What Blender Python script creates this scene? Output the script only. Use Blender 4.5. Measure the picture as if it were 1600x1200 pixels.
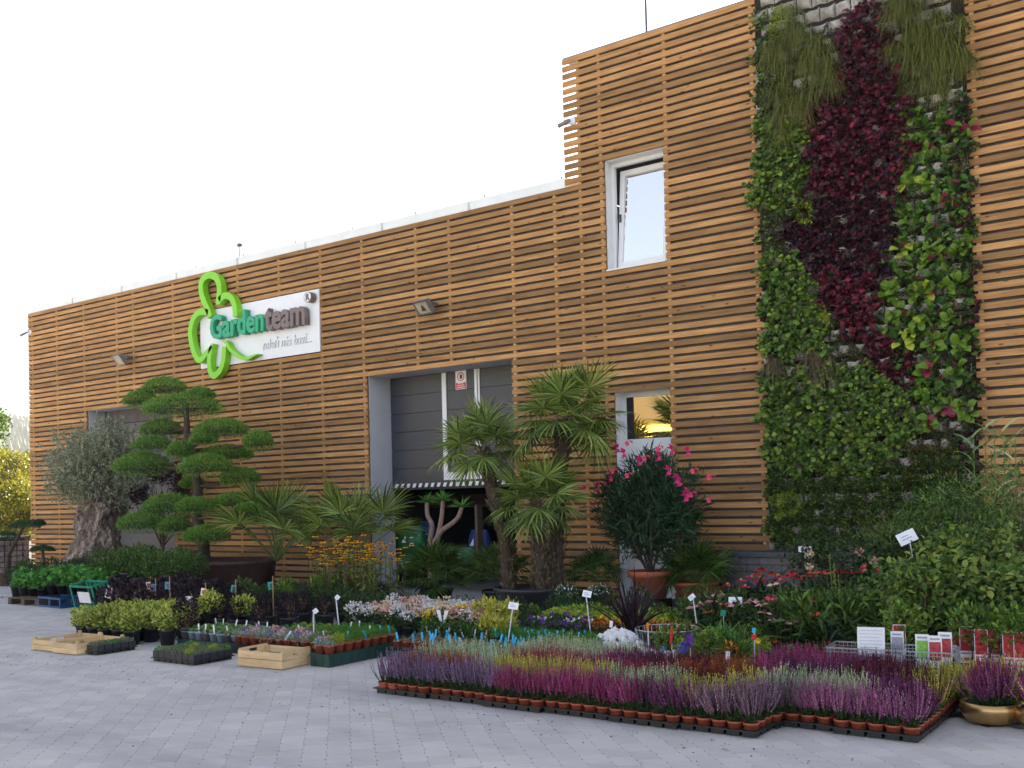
import bpy, bmesh, math, random
import numpy as np
from mathutils import Vector, Matrix, Euler
for o in list(bpy.data.objects): bpy.data.objects.remove(o)
rad = math.radians
SC = bpy.context.scene
COL = SC.collection
rng = np.random.default_rng(7)
random.seed(7)

# ---------------------------------------------------------------- camera, world, sun, exposure
CAM_ROT = np.array([[0.81480796, 0.5792209, -0.02431326],
                    [-0.03074743, 0.00129745, -0.99952634],
                    [-0.578915, 0.81516959, 0.01886673]])      # rows: right, down, forward
CAM_POS = np.array([0.0, -13.02, 1.6])
FOC, CX, CY = 1572.29, 800.0, 750.2
cam_d = bpy.data.cameras.new('camera')
cam = bpy.data.objects.new('camera', cam_d)
COL.objects.link(cam)
cam_d.sensor_width = 36.0
cam_d.lens = 36.0 * FOC / 1600.0
cam_d.shift_y = (CY - 600.0) / 1600.0
cam_d.clip_end = 6000
_r, _dn, _f = CAM_ROT
cam.matrix_world = Matrix(((_r[0], -_dn[0], -_f[0], CAM_POS[0]), (_r[1], -_dn[1], -_f[1], CAM_POS[1]),
                           (_r[2], -_dn[2], -_f[2], CAM_POS[2]), (0, 0, 0, 1)))
SC.camera = cam

SUN_EL, SUN_AZ = rad(30), rad(-6)            # evening sun behind the tall block: the facade and yard lie in its shade
world = bpy.data.worlds.new('World')
SC.world = world
world.use_nodes = True
wn, wl = world.node_tree.nodes, world.node_tree.links
bg = wn['Background']
sky = wn.new('ShaderNodeTexSky')
sky.sky_type = 'NISHITA'
sky.sun_disc = False
sky.sun_elevation = SUN_EL
sky.sun_rotation = SUN_AZ
sky.air_density = 0.8
sky.dust_density = 1.5
sky.ozone_density = 1.0
wl.new(sky.outputs[0], bg.inputs[0])
bg.inputs[1].default_value = 0.05
veil = wn.new('ShaderNodeBackground')                 # even thin high cloud over the whole sky
veil.inputs[0].default_value = (.985, .985, .99, 1); veil.inputs[1].default_value = .058
addb = wn.new('ShaderNodeAddShader')
wl.new(bg.outputs[0], addb.inputs[0]); wl.new(veil.outputs[0], addb.inputs[1]); wl.new(addb.outputs[0], wn['World Output'].inputs[0])
sun_d = bpy.data.lights.new('sun', 'SUN')
sun_d.energy = 5.0
sun_d.angle = rad(0.6)
sun_d.color = (1.0, 0.86, 0.66)
sun = bpy.data.objects.new('sun', sun_d)
COL.objects.link(sun)
sdir = Vector((math.sin(SUN_AZ) * math.cos(SUN_EL), math.cos(SUN_AZ) * math.cos(SUN_EL), math.sin(SUN_EL)))
sun.rotation_euler = sdir.to_track_quat('Z', 'Y').to_euler()
SC.view_settings.view_transform = 'Standard'
SC.view_settings.look = 'None'
SC.view_settings.exposure = 2.55
SC.view_settings.gamma = 1.0
SC.view_settings.use_curve_mapping = False
SC.cycles.use_denoising = True
SC.cycles.max_bounces = 7
SC.cycles.diffuse_bounces = 2
SC.cycles.transparent_max_bounces = 6

# ---------------------------------------------------------------- survey: photo pixel -> place in the world
def ray(x, y):
    return CAM_ROT.T @ np.array([(x - CX) / FOC, (y - CY) / FOC, 1.0])
def gp(x, y, z=0.0):
    d = ray(x, y); t = (z - CAM_POS[2]) / d[2]
    return (CAM_POS[0] + d[0] * t, CAM_POS[1] + d[1] * t)
def wp(x, y, v=0.0):
    d = ray(x, y); t = (v - CAM_POS[1]) / d[1]
    return (CAM_POS[0] + d[0] * t, CAM_POS[2] + d[2] * t)
def px_scale(x, y, v):
    d = ray(x, y); return FOC / ((v - CAM_POS[1]) / d[1])

# ---------------------------------------------------------------- helpers
def tag(o, label=None, cat=None, group=None, kind=None):
    if label: o['label'] = label
    if cat: o['category'] = cat
    if group: o['group'] = group
    if kind: o['kind'] = kind
    return o
def mk(name, me, parent=None, loc=(0, 0, 0), rot=(0, 0, 0), scale=(1, 1, 1)):
    o = bpy.data.objects.new(name, me)
    COL.objects.link(o)
    if parent is not None: o.parent = parent
    o.location = loc; o.rotation_euler = rot; o.scale = scale
    return o
def empty(name, loc, label, cat, group=None, rz=0.0):
    o = bpy.data.objects.new(name, None)
    COL.objects.link(o)
    o.empty_display_size = 0.1
    o.location = loc; o.rotation_euler = (0, 0, rz)
    return tag(o, label, cat, group)

def unit(a):
    return a / np.maximum(np.linalg.norm(a, axis=-1, keepdims=True), 1e-9)

class Geo:
    """collects vertices and faces (numpy), then becomes one mesh"""
    def __init__(s): s.V = []; s.F = []; s.n = 0
    def add(s, V, F, mi=0):
        V = np.asarray(V, float).reshape(-1, 3); F = np.asarray(F, int)
        s.V.append(V); s.F.append((F + s.n, mi)); s.n += len(V); return s
    def box(s, x0, x1, y0, y1, z0, z1, mi=0):
        V = [(x0, y0, z0), (x1, y0, z0), (x1, y1, z0), (x0, y1, z0), (x0, y0, z1), (x1, y0, z1), (x1, y1, z1), (x0, y1, z1)]
        return s.add(V, [(0, 3, 2, 1), (4, 5, 6, 7), (0, 1, 5, 4), (1, 2, 6, 5), (2, 3, 7, 6), (3, 0, 4, 7)], mi)
    def bar(s, a, b, w, h=None, mi=0, up=(0, 0, 1)):
        a, b = np.array(a, float), np.array(b, float); h = h or w
        d = unit(b - a); u = np.array(up, float)
        if abs(d @ u) > .95: u = np.array((1., 0, 0))
        r = unit(np.cross(d, u)); u = np.cross(r, d)
        V = [p + r * sx * w / 2 + u * sy * h / 2 for p in (a, b) for sx, sy in ((-1, -1), (1, -1), (1, 1), (-1, 1))]
        return s.add(V, [(0, 1, 2, 3), (7, 6, 5, 4), (0, 4, 5, 1), (1, 5, 6, 2), (2, 6, 7, 3), (3, 7, 4, 0)], mi)
    def tube(s, P, R, n=8, mi=0, cap=True):
        P = np.array(P, float); m = len(P); R = np.broadcast_to(np.array(R, float), (m,))
        T = unit(np.gradient(P, axis=0)); u = np.array((0, 0, 1.)) if abs(T[0][2]) < .9 else np.array((1., 0, 0))
        V = []
        for i in range(m):
            r = unit(np.cross(T[i], u)); u = np.cross(r, T[i])
            for k in range(n):
                a = 2 * math.pi * k / n
                V.append(P[i] + R[i] * (math.cos(a) * r + math.sin(a) * u))
        F = [(i * n + k, i * n + (k + 1) % n, (i + 1) * n + (k + 1) % n, (i + 1) * n + k) for i in range(m - 1) for k in range(n)]
        s.add(V, F, mi)
        if cap:
            for i, rev in ((0, 1), (m - 1, 0)):
                c = np.vstack([V[i * n:(i + 1) * n], P[i]])
                F = [(n, (k + 1) % n, k) if not rev else (n, k, (k + 1) % n) for k in range(n)]
                s.add(c, F, mi)
        return s
    def lathe(s, prof, n=16, mi=0, c=(0, 0)):
        V = [(c[0] + r * math.cos(2 * math.pi * k / n), c[1] + r * math.sin(2 * math.pi * k / n), z) for r, z in prof for k in range(n)]
        F = [(i * n + k, i * n + (k + 1) % n, (i + 1) * n + (k + 1) % n, (i + 1) * n + k) for i in range(len(prof) - 1) for k in range(n)]
        return s.add(V, F, mi)
    def leaves(s, P, D, L, W, N=None, fold=.12, mi=0, six=False):
        P = np.asarray(P, float); k = len(P); D = unit(np.asarray(D, float))
        L = np.broadcast_to(np.asarray(L, float), (k,))[:, None]; W = np.broadcast_to(np.asarray(W, float), (k,))[:, None]
        if N is None: N = rng.normal(size=(k, 3)) * .6 + (0, 0, 1)
        S = unit(np.cross(D, N)); U = np.cross(S, D)
        if not six:
            V = np.stack([P, P + D * L * .48 + S * W / 2 + U * L * fold, P + D * L, P + D * L * .48 - S * W / 2 + U * L * fold], 1)
            return s.add(V, np.arange(k * 4).reshape(k, 4), mi)
        V = np.stack([P, P + D * L * .35 + S * W * .48 + U * L * fold, P + D * L * .75 + S * W * .38 + U * L * fold * .6, P + D * L - U * L * fold * .8,
                      P + D * L * .75 - S * W * .38 + U * L * fold * .6, P + D * L * .35 - S * W * .48 + U * L * fold], 1)
        b = np.arange(k)[:, None] * 6
        F = np.concatenate([b + [0, 1, 2, 3], b + [0, 3, 4, 5]], 0)
        return s.add(V, F, mi)
    def blades(s, P, D, L, W, bend=.5, seg=3, mi=0, twist=True):
        """ribbons that start at P along D and bend down"""
        P = np.asarray(P, float); k = len(P); D = unit(np.asarray(D, float))
        L = np.broadcast_to(np.asarray(L, float), (k,))[:, None]; W = np.broadcast_to(np.asarray(W, float), (k,))[:, None]
        bend = np.broadcast_to(np.asarray(bend, float), (k,))[:, None]
        S = unit(np.cross(D, np.array((0, 0, 1.)) + rng.normal(size=(k, 3)) * (.5 if twist else .05)))
        rows = []
        for i in range(seg + 1):
            t = i / seg
            c = P + D * L * t; c = c - np.array((0, 0, 1.)) * bend * L * t * t
            w = W * (1 - t ** 1.6) * (.6 + .8 * min(t * 3, 1) * .5) + W * .04
            rows += [c - S * w / 2, c + S * w / 2]
        V = np.stack(rows, 1); m = 2 * (seg + 1); b = np.arange(k)[:, None] * m
        F = np.concatenate([b + [2 * i, 2 * i + 1, 2 * i + 3, 2 * i + 2] for i in range(seg)], 0)
        return s.add(V, F, mi)
    def mesh(s, name, mats, smooth=False):
        V = np.concatenate(s.V); me = bpy.data.meshes.new(name)
        loops = np.concatenate([f.ravel() for f, _ in s.F])
        tot = np.concatenate([np.full(len(f), f.shape[1]) for f, _ in s.F])
        mi = np.concatenate([np.full(len(f), m) for f, m in s.F])
        me.vertices.add(len(V)); me.vertices.foreach_set('co', V.ravel())
        me.loops.add(len(loops)); me.loops.foreach_set('vertex_index', loops.astype(np.int32))
        me.polygons.add(len(tot)); me.polygons.foreach_set('loop_start', np.concatenate([[0], np.cumsum(tot)[:-1]]).astype(np.int32))
        me.polygons.foreach_set('material_index', mi.astype(np.int32))
        me.polygons.foreach_set('use_smooth', np.full(len(tot), bool(smooth)))
        me.update(calc_edges=True)
        for m in (mats if isinstance(mats, (list, tuple)) else [mats]): me.materials.append(m)
        return me

def boxmesh(name, x0, x1, y0, y1, z0, z1, mat): return Geo().box(x0, x1, y0, y1, z0, z1).mesh(name, mat)

# ---------------------------------------------------------------- materials
def srgb(r, g, b):
    return tuple(((c / 255) / 12.92 if c / 255 <= .04045 else ((c / 255 + .055) / 1.055) ** 2.4) for c in (r, g, b)) + (1.0,)
class NT:
    def __init__(s, name):
        s.m = bpy.data.materials.new(name); s.m.use_nodes = True
        s.n, s.l = s.m.node_tree.nodes, s.m.node_tree.links
        s.b = s.n['Principled BSDF']; s.out = s.n['Material Output']
    def new(s, t, **k):
        x = s.n.new(t)
        for a, v in k.items(): setattr(x, a, v)
        return x
    def link(s, a, b): s.l.new(a, b)
    def noise(s, scale, detail=4, vec=None, rough=.6):
        x = s.new('ShaderNodeTexNoise'); x.inputs['Scale'].default_value = scale; x.inputs['Detail'].default_value = detail
        x.inputs['Roughness'].default_value = rough
        if vec: s.link(vec, x.inputs['Vector'])
        return x.outputs['Fac']
    def ramp(s, fac, stops):
        x = s.new('ShaderNodeValToRGB'); e = x.color_ramp.elements
        while len(e) < len(stops): e.new(.5)
        for i, (p, c) in enumerate(stops): e[i].position = p; e[i].color = c if len(c) == 4 else tuple(c) + (1,)
        s.link(fac, x.inputs[0]); return x.outputs[0]
    def mix(s, fac, a, b, mode='MIX'):
        x = s.new('ShaderNodeMix', data_type='RGBA', blend_type=mode)
        for sock, v in ((x.inputs[0], fac), (x.inputs[6], a), (x.inputs[7], b)):
            if isinstance(v, (int, float)): sock.default_value = v
            elif isinstance(v, tuple): sock.default_value = v if len(v) == 4 else v + (1,)
            else: s.link(v, sock)
        return x.outputs[2]
    def pos(s, scale=(1, 1, 1)):
        g = s.new('ShaderNodeNewGeometry'); mp = s.new('ShaderNodeMapping'); mp.inputs['Scale'].default_value = scale
        s.link(g.outputs['Position'], mp.inputs[0]); return mp.outputs[0]
    def bump(s, fac, strength=.3, dist=.01):
        x = s.new('ShaderNodeBump'); x.inputs['Strength'].default_value = strength; x.inputs['Distance'].default_value = dist
        s.link(fac, x.inputs['Height']); s.link(x.outputs[0], s.b.inputs['Normal'])
def plain(name, col, rough=.6, metal=0.0, var=.15, scale=8.0, spec=None):
    t = NT(name); c = tuple(col[:3])
    f = t.noise(scale, 5, t.pos())
    t.link(t.ramp(f, [(.3, tuple(x * (1 - var) for x in c)), (.7, tuple(min(x * (1 + var), 1) for x in c))]), t.b.inputs['Base Color'])
    t.b.inputs['Roughness'].default_value = rough; t.b.inputs['Metallic'].default_value = metal
    if spec is not None: t.b.inputs['Specular IOR Level'].default_value = spec
    return t.m
def leafmat(name, *cols, rough=.5, trans=.25, spec=.35):
    """each leaf (mesh island) gets its own tone between the given ones"""
    t = NT(name); g = t.new('ShaderNodeNewGeometry')
    if max(cols[0]) < .2 and 'heather' not in name and 'purple' not in name and 'burgundy' not in name: cols = [tuple(x * 1.32 for x in c) for c in cols]
    if 'heather' in name: cols = [tuple(min(.92, x * 1.04) for x in c) for c in cols]
    n = len(cols); stops = [((i + .5) / n if n > 1 else 0, tuple(c[:3])) for i, c in enumerate(cols)]
    col = t.ramp(g.outputs['Random Per Island'], stops)
    if 'heather' in name or 'palm' in name or 'variegated' in name:      # plants of one kind differ a little from each other
        oi = t.new('ShaderNodeObjectInfo')
        col = t.mix(1.0, col, t.ramp(oi.outputs['Random'], [(0, (.70, .72, .66)), (.5, (1, 1, 1)), (1, (1.2, 1.14, 1.02))]), 'MULTIPLY')
    t.link(col, t.b.inputs['Base Color'])
    t.b.inputs['Roughness'].default_value = rough; t.b.inputs['Specular IOR Level'].default_value = spec
    tr = t.new('ShaderNodeBsdfTranslucent'); t.link(col, tr.inputs[0])
    mx = t.new('ShaderNodeMixShader'); mx.inputs[0].default_value = trans
    t.link(t.b.outputs[0], mx.inputs[1]); t.link(tr.outputs[0], mx.inputs[2]); t.link(mx.outputs[0], t.out.inputs[0])
    return t.m

def wood_mat(name, light, dark, axis_scale=(2.0, 30, 55), rough=.7, knots=True, objvar=.36):
    t = NT(name)
    oi = t.new('ShaderNodeObjectInfo')
    off = t.new('ShaderNodeVectorMath', operation='SCALE'); off.inputs[0].default_value = (13, 7, 19); t.link(oi.outputs['Random'], off.inputs['Scale'])
    g = t.new('ShaderNodeNewGeometry'); ad = t.new('ShaderNodeVectorMath', operation='ADD')
    t.link(g.outputs['Position'], ad.inputs[0]); t.link(off.outputs[0], ad.inputs[1])
    mp = t.new('ShaderNodeMapping'); mp.inputs['Scale'].default_value = axis_scale; t.link(ad.outputs[0], mp.inputs[0])
    gr = t.noise(1.0, 6, mp.outputs[0], .65)
    c = t.ramp(gr, [(.28, dark), (.5, tuple((a + b) / 2 for a, b in zip(light[:3], dark[:3]))), (.72, light)])
    rr = t.ramp(oi.outputs['Random'], [(0, (1 - objvar,) * 3), (.35, (.92, .90, .86)), (.7, (1.05, 1.03, .98)), (1, (1 + objvar * .6, 1 + objvar * .5, 1 + objvar * .4))])
    c = t.mix(1.0, c, rr, 'MULTIPLY')
    mp2 = t.new('ShaderNodeMapping'); mp2.inputs['Scale'].default_value = (.9, .9, .9); t.link(ad.outputs[0], mp2.inputs[0])
    blot = t.noise(1.0, 3, mp2.outputs[0])
    c = t.mix(1.0, c, t.ramp(blot, [(.3, (.74, .70, .68)), (.7, (1.1, 1.1, 1.1))]), 'MULTIPLY')
    if knots:
        mp3 = t.new('ShaderNodeMapping'); mp3.inputs['Scale'].default_value = (3.2, 1, 9); t.link(ad.outputs[0], mp3.inputs[0])
        v = t.new('ShaderNodeTexVoronoi'); v.inputs['Scale'].default_value = 1.0; t.link(mp3.outputs[0], v.inputs['Vector'])
        c = t.mix(1.0, c, t.ramp(v.outputs['Distance'], [(.0, (.35, .25, .2)), (.07, (.42, .32, .25)), (.12, (1, 1, 1))]), 'MULTIPLY')
    t.link(c, t.b.inputs['Base Color']); t.b.inputs['Roughness'].default_value = rough; t.b.inputs['Specular IOR Level'].default_value = .25
    t.bump(gr, .25, .004)
    return t.m
M = {}
M['slat'] = wood_mat('weathered_larch', (.57, .335, .142), (.30, .145, .054))
M['crate'] = wood_mat('crate_wood', (.80, .62, .38), (.62, .43, .22), (6, 6, 60), objvar=.15)
M['dark_wood'] = wood_mat('pallet_wood', (.16, .12, .09), (.07, .05, .04), (6, 6, 30), objvar=.2)
M['backing'] = plain('facade_membrane', (.11, .095, .09), .8, var=.2)
M['white'] = plain('white_paint', (.78, .78, .79), .45, var=.03)
M['coping'] = plain('white_coping_sheet', (.80, .81, .80), .4, var=.06, scale=2)
M['jamb'] = plain('grey_white_render', (.52, .52, .56), .7, var=.06, scale=3)
M['concrete'] = plain('concrete', (.28, .28, .29), .9, var=.15)
M['black'] = plain('black_plastic', (.012, .013, .015), .45, var=.3, scale=20)
M['charcoal'] = plain('charcoal_plastic', (.02, .022, .028), .5, var=.3, scale=10)
M['dark_green'] = plain('dark_green_plastic', (.012, .045, .04), .45, var=.2, scale=10)
M['green_plastic'] = plain('green_crate_plastic', (.01, .22, .14), .4, var=.1)
M['blue_plastic'] = plain('blue_crate_plastic', (.01, .06, .16), .45, var=.2)
M['grey_pot'] = plain('grey_blue_pot_plastic', (.20, .26, .31), .5, var=.15, scale=20)
M['taupe_pot'] = plain('taupe_pot_plastic', (.11, .09, .10), .5, var=.15, scale=20)
M['lime'] = plain('lime_green_plastic', (.17, .30, .015), .4, var=.1)
M['terracotta'] = plain('terracotta', (.36, .10, .045), .75, var=.2, scale=14)
M['red_pot'] = plain('red_brown_pot_plastic', (.34, .075, .035), .55, var=.18, scale=25)
M['brown_pot'] = plain('brown_corten_planter', (.075, .032, .024), .7, var=.3, scale=5)
M['soil'] = plain('potting_soil', (.025, .017, .012), .95, var=.5, scale=60)
M['tag'] = plain('white_label_plastic', (.8, .8, .82), .35, var=.03)
M['blue_tag'] = plain('blue_label_plastic', (.02, .42, .72), .35, var=.05)
M['teal_tag'] = plain('teal_label_card', (.01, .30, .30), .35, var=.25, scale=30)
M['red'] = plain('red_print', (.55, .015, .02), .4, var=.2, scale=30)
M['berry_print'] = plain('berry_label_print', (.42, .02, .03), .35, var=.7, scale=45)
M['lime_print'] = plain('green_label_print', (.22, .5, .06), .35, var=.4, scale=40)
M['ink'] = plain('dark_ink', (.05, .05, .06), .5)
M['grey_ink'] = plain('grey_ink', (.35, .36, .42), .5)
M['steel'] = plain('galvanised_wire', (.45, .48, .50), .35, metal=.8, var=.1)
M['alu'] = plain('grey_aluminium', (.22, .21, .21), .4, metal=.5, var=.1)
M['brass'] = plain('brass_bowl', (.55, .34, .14), .28, metal=.9, var=.2, scale=3)
M['bamboo'] = plain('bamboo_cane', (.35, .20, .09), .6, var=.2)
M['stem'] = plain('green_stem', (.10, .16, .04), .6, var=.3, scale=30)
M['bark'] = plain('dark_bark', (.06, .04, .028), .9, var=.5, scale=25)
M['pebble'] = plain('white_stone', (.68, .66, .65), .8, var=.1, scale=20)
M['sign_white'] = plain('sign_board_white', (.82, .83, .85), .3, var=.02)
M['sign_lime'] = plain('lime_green_letter', (.22, .62, .012), .35, var=.03)
M['sign_green'] = plain('green_letter', (.012, .36, .17), .35, var=.03)
M['sign_grey'] = plain('grey_brown_letter', (.19, .14, .135), .4, var=.03)
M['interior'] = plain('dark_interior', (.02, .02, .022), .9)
M['bag_green'] = plain('green_sack', (.01, .14, .045), .3, var=.3)
M['bag_blue'] = plain('blue_sack', (.02, .05, .2), .3, var=.3)
M['house_yellow'] = plain('yellow_house_render', (.70, .52, .17), .9, var=.06)
M['roof_red'] = plain('brown_roof_tiles', (.07, .055, .03), .8)
M['glass_dark'] = NT('window_glass').m
b = M['glass_dark'].node_tree.nodes['Principled BSDF']
b.inputs['Base Color'].default_value = (.015, .016, .018, 1); b.inputs['Roughness'].default_value = .02; b.inputs['IOR'].default_value = 2.6
M['glass_warm_reflection'] = NT('door_glass_reflection_tint').m
b = M['glass_warm_reflection'].node_tree.nodes['Principled BSDF']
b.inputs['Base Color'].default_value = (.85, .72, .46, 1); b.inputs['Roughness'].default_value = .02; b.inputs['Metallic'].default_value = 1.0  # amber tint puts the house's warm reflection into the glass colour
M['glass_sky'] = NT('sky_window_glass').m
b = M['glass_sky'].node_tree.nodes['Principled BSDF']
b.inputs['Base Color'].default_value = (.86, .83, .80, 1); b.inputs['Roughness'].default_value = .02; b.inputs['Metallic'].default_value = 1.0
M['lamp_glass'] = plain('lamp_glass', (.45, .42, .33), .1)
# leaves
M['l_green'] = leafmat('mid_green_leaf', (.025, .055, .010), (.055, .11, .016), (.11, .18, .025))
M['l_dark'] = leafmat('dark_green_leaf', (.010, .024, .008), (.022, .050, .012), (.045, .085, .016))
M['l_box'] = leafmat('glossy_green_leaf', (.014, .038, .008), (.034, .078, .014), (.08, .15, .02))
M['l_straw'] = leafmat('bright_green_leaf', (.03, .11, .02), (.06, .20, .03), (.12, .30, .05))
M['l_olive'] = leafmat('olive_leaf', (.11, .13, .075), (.22, .24, .155), (.36, .38, .26), trans=.1)
M['l_pine'] = leafmat('pine_needle', (.04, .095, .016), (.10, .21, .03), (.20, .34, .06), trans=.2)
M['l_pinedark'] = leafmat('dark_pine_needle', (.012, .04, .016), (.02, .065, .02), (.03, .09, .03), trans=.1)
M['l_palm'] = leafmat('palm_frond', (.05, .09, .018), (.12, .19, .035), (.26, .33, .08), rough=.4, trans=.3, spec=.5)
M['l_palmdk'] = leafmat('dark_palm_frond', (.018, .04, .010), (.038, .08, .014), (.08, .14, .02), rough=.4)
M['l_purple'] = leafmat('dark_purple_leaf', (.008, .006, .010), (.022, .010, .018), (.045, .018, .03))
M['l_euon'] = leafmat('yellow_variegated_leaf', (.09, .15, .02), (.28, .32, .05), (.45, .45, .10))
M['l_yellow'] = leafmat('yellow_leaf', (.30, .34, .03), (.50, .46, .05), (.62, .55, .12))
M['l_oleander'] = leafmat('oleander_leaf', (.010, .03, .016), (.02, .055, .022), (.045, .09, .035))
M['l_heuch'] = leafmat('burgundy_leaf', (.016, .005, .008), (.045, .008, .015), (.10, .013, .028), trans=.2)
M['l_heuchred'] = leafmat('red_leaf', (.07, .008, .016), (.16, .014, .03), (.24, .025, .045))
M['l_berg'] = leafmat('bergenia_leaf', (.02, .06, .010), (.05, .12, .015), (.12, .20, .02), (.03, .09, .015), rough=.35)
M['l_bergred'] = leafmat('pink_bergenia_leaf', (.07, .012, .018), (.22, .016, .05), (.09, .03, .02), rough=.35)
M['l_sedge'] = leafmat('drooping_sedge', (.05, .06, .012), (.11, .13, .02), (.20, .20, .05), trans=.25)
M['l_dry'] = leafmat('dry_brown_grass', (.06, .045, .025), (.12, .09, .05), (.18, .14, .08))
M['l_geum'] = leafmat('yellow_green_leaf', (.04, .09, .012), (.10, .17, .02), (.19, .26, .03))
M['l_lime'] = leafmat('lime_leaf', (.20, .30, .02), (.34, .42, .03), (.45, .48, .06))
M['l_silver'] = leafmat('silver_leaf', (.16, .22, .17), (.26, .34, .26), (.36, .44, .36))
M['l_semp'] = leafmat('succulent_leaf', (.12, .24, .05), (.25, .42, .09), (.22, .30, .16))
M['l_sedum'] = leafmat('grey_green_sedum', (.06, .09, .045), (.12, .16, .07), (.22, .24, .14))
M['l_arundo'] = leafmat('striped_reed_leaf', (.16, .26, .08), (.36, .44, .20), (.55, .58, .36))
M['l_berry'] = leafmat('raspberry_leaf', (.03, .07, .014), (.075, .14, .022), (.15, .22, .03), (.22, .25, .05), (.04, .09, .018))
M['l_feather'] = leafmat('feathery_green_leaf', (.03, .07, .014), (.07, .14, .025), (.14, .22, .04))
M['l_autumn'] = leafmat('sunlit_yellow_leaf', (.22, .22, .02), (.42, .36, .03), (.12, .16, .02))
M['l_thyme'] = leafmat('thyme_green_leaf', (.03, .10, .01), (.06, .18, .015), (.10, .24, .03))
M['l_orange'] = leafmat('bronze_leaf', (.12, .03, .01), (.20, .06, .015), (.08, .10, .02))
for nm, c in dict(white=(.72, .70, .68), cream=(.74, .56, .36), yellow=(.80, .52, .02), pink=(.75, .08, .16), pinkpale=(.75, .40, .38), magenta=(.62, .03, .18),
                  coral=(.75, .16, .07), violet=(.16, .05, .32), blue=(.12, .14, .55), orange=(.80, .25, .02), red=(.6, .02, .02), rudbeckia=(.85, .42, .01)).items():
    M['f_' + nm] = leafmat(nm + '_petal', tuple(x * .8 for x in c), c, tuple(min(x * 1.1, .9) for x in c), trans=.2)
M['f_cone'] = plain('flower_cone', (.05, .018, .008), .9, var=.4, scale=80)
M['f_yelcone'] = plain('golden_flower_cone', (.35, .20, .02), .9, var=.4, scale=80)
HC = dict(lilac=((.20, .12, .24), (.32, .20, .36), (.42, .28, .44)), magenta=((.26, .03, .12), (.46, .07, .22), (.58, .16, .32)),
          plum=((.12, .02, .09), (.22, .05, .15), (.34, .11, .24)), mauve=((.20, .10, .17), (.32, .18, .27), (.46, .30, .38)),
          pink=((.28, .07, .20), (.44, .14, .32), (.58, .28, .42)), burgundy=((.08, .012, .03), (.17, .025, .06), (.26, .05, .09)),
          yellow=((.44, .38, .06), (.66, .56, .10), (.74, .66, .22)), pale=((.34, .44, .26), (.52, .62, .42), (.66, .72, .56)),
          rust=((.30, .06, .03), (.46, .12, .05), (.22, .10, .04)), mint=((.40, .47, .28), (.60, .66, .42), (.76, .78, .58)), rose=((.28, .04, .08), (.42, .07, .13), (.50, .16, .20)))
for k, v in HC.items():
    for q_ in range(3):
        c_ = v[q_]; M[f'h_{k}{q_}'] = leafmat(f'{k}_heather_floret', tuple(x * .75 for x in c_), c_, tuple(min(1, x * 1.2) for x in c_), rough=.8, trans=.2, spec=.1)
USE_HAZE=True
# ================================================================ SETTING
t = NT('paver_concrete')
g_ = t.new('ShaderNodeNewGeometry'); oi_ = t.new('ShaderNodeObjectInfo')
ad_ = t.new('ShaderNodeMath', operation='ADD'); t.link(g_.outputs['Random Per Island'], ad_.inputs[0]); t.link(oi_.outputs['Random'], ad_.inputs[1])
fr_ = t.new('ShaderNodeMath', operation='FRACT'); t.link(ad_.outputs[0], fr_.inputs[0])
c1 = t.ramp(fr_.outputs[0], [(0, (.42, .392, .366)), (.5, (.455, .425, .396)), (1, (.49, .458, .426))])
fine_ = t.noise(180, 6, t.pos(), .8)
c2 = t.mix(1.0, c1, t.ramp(fine_, [(.3, (.80, .80, .81)), (.7, (1.14, 1.14, 1.12))]), 'MULTIPLY')
big_ = t.noise(.8, 6, t.pos((.6, 1.6, 1)), .7)
c3 = t.mix(1.0, c2, t.ramp(big_, [(.34, (.76, .76, .79)), (.5, (.98, .98, .99)), (.66, (1.10, 1.09, 1.07))]), 'MULTIPLY')
sp_ = t.noise(2.6, 2, t.pos(), .5)
c4 = t.mix(t.ramp(sp_, [(.66, (0, 0, 0)), (.74, (.55, .55, .55))]), c3, (.42, .37, .27))
t.link(c4, t.b.inputs['Base Color']); t.b.inputs['Roughness'].default_value = .85
t.bump(fine_, .35, .002)
M['paver'] = t.m
M['joint'] = plain('joint_sand', (.10, .095, .09), .95, var=.5, scale=60)
t = NT('far_paving')
c = t.ramp(t.noise(1.2, 6, t.pos(), .7), [(.3, (.38, .37, .365)), (.7, (.46, .45, .44))])
t.link(c, t.b.inputs['Base Color']); t.b.inputs['Roughness'].default_value = .9
M['far_paving'] = t.m
t = NT('meadow')
c = t.ramp(t.noise(.15, 6, t.pos(), .7), [(.3, (.06, .10, .02)), (.7, (.16, .18, .05))])
t.link(c, t.b.inputs['Base Color']); t.b.inputs['Roughness'].default_value = .95
M['meadow'] = t.m

g = Geo()
n = 96
V = [(0, 0, 0)] + [(r * math.cos(2 * math.pi * k / n), r * math.sin(2 * math.pi * k / n), 0) for r in (60, 3200) for k in range(n)]
g.add(V, [(0, 1 + k, 1 + (k + 1) % n) for k in range(n)], 0)
g.add(V, [(1 + k, 1 + n + k, 1 + n + (k + 1) % n, 1 + (k + 1) % n) for k in range(n)], 1)
ground = mk('ground', g.mesh('ground', [M['joint'], M['meadow']]), loc=(-5, -5, -.034)); tag(ground, kind='structure')
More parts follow.
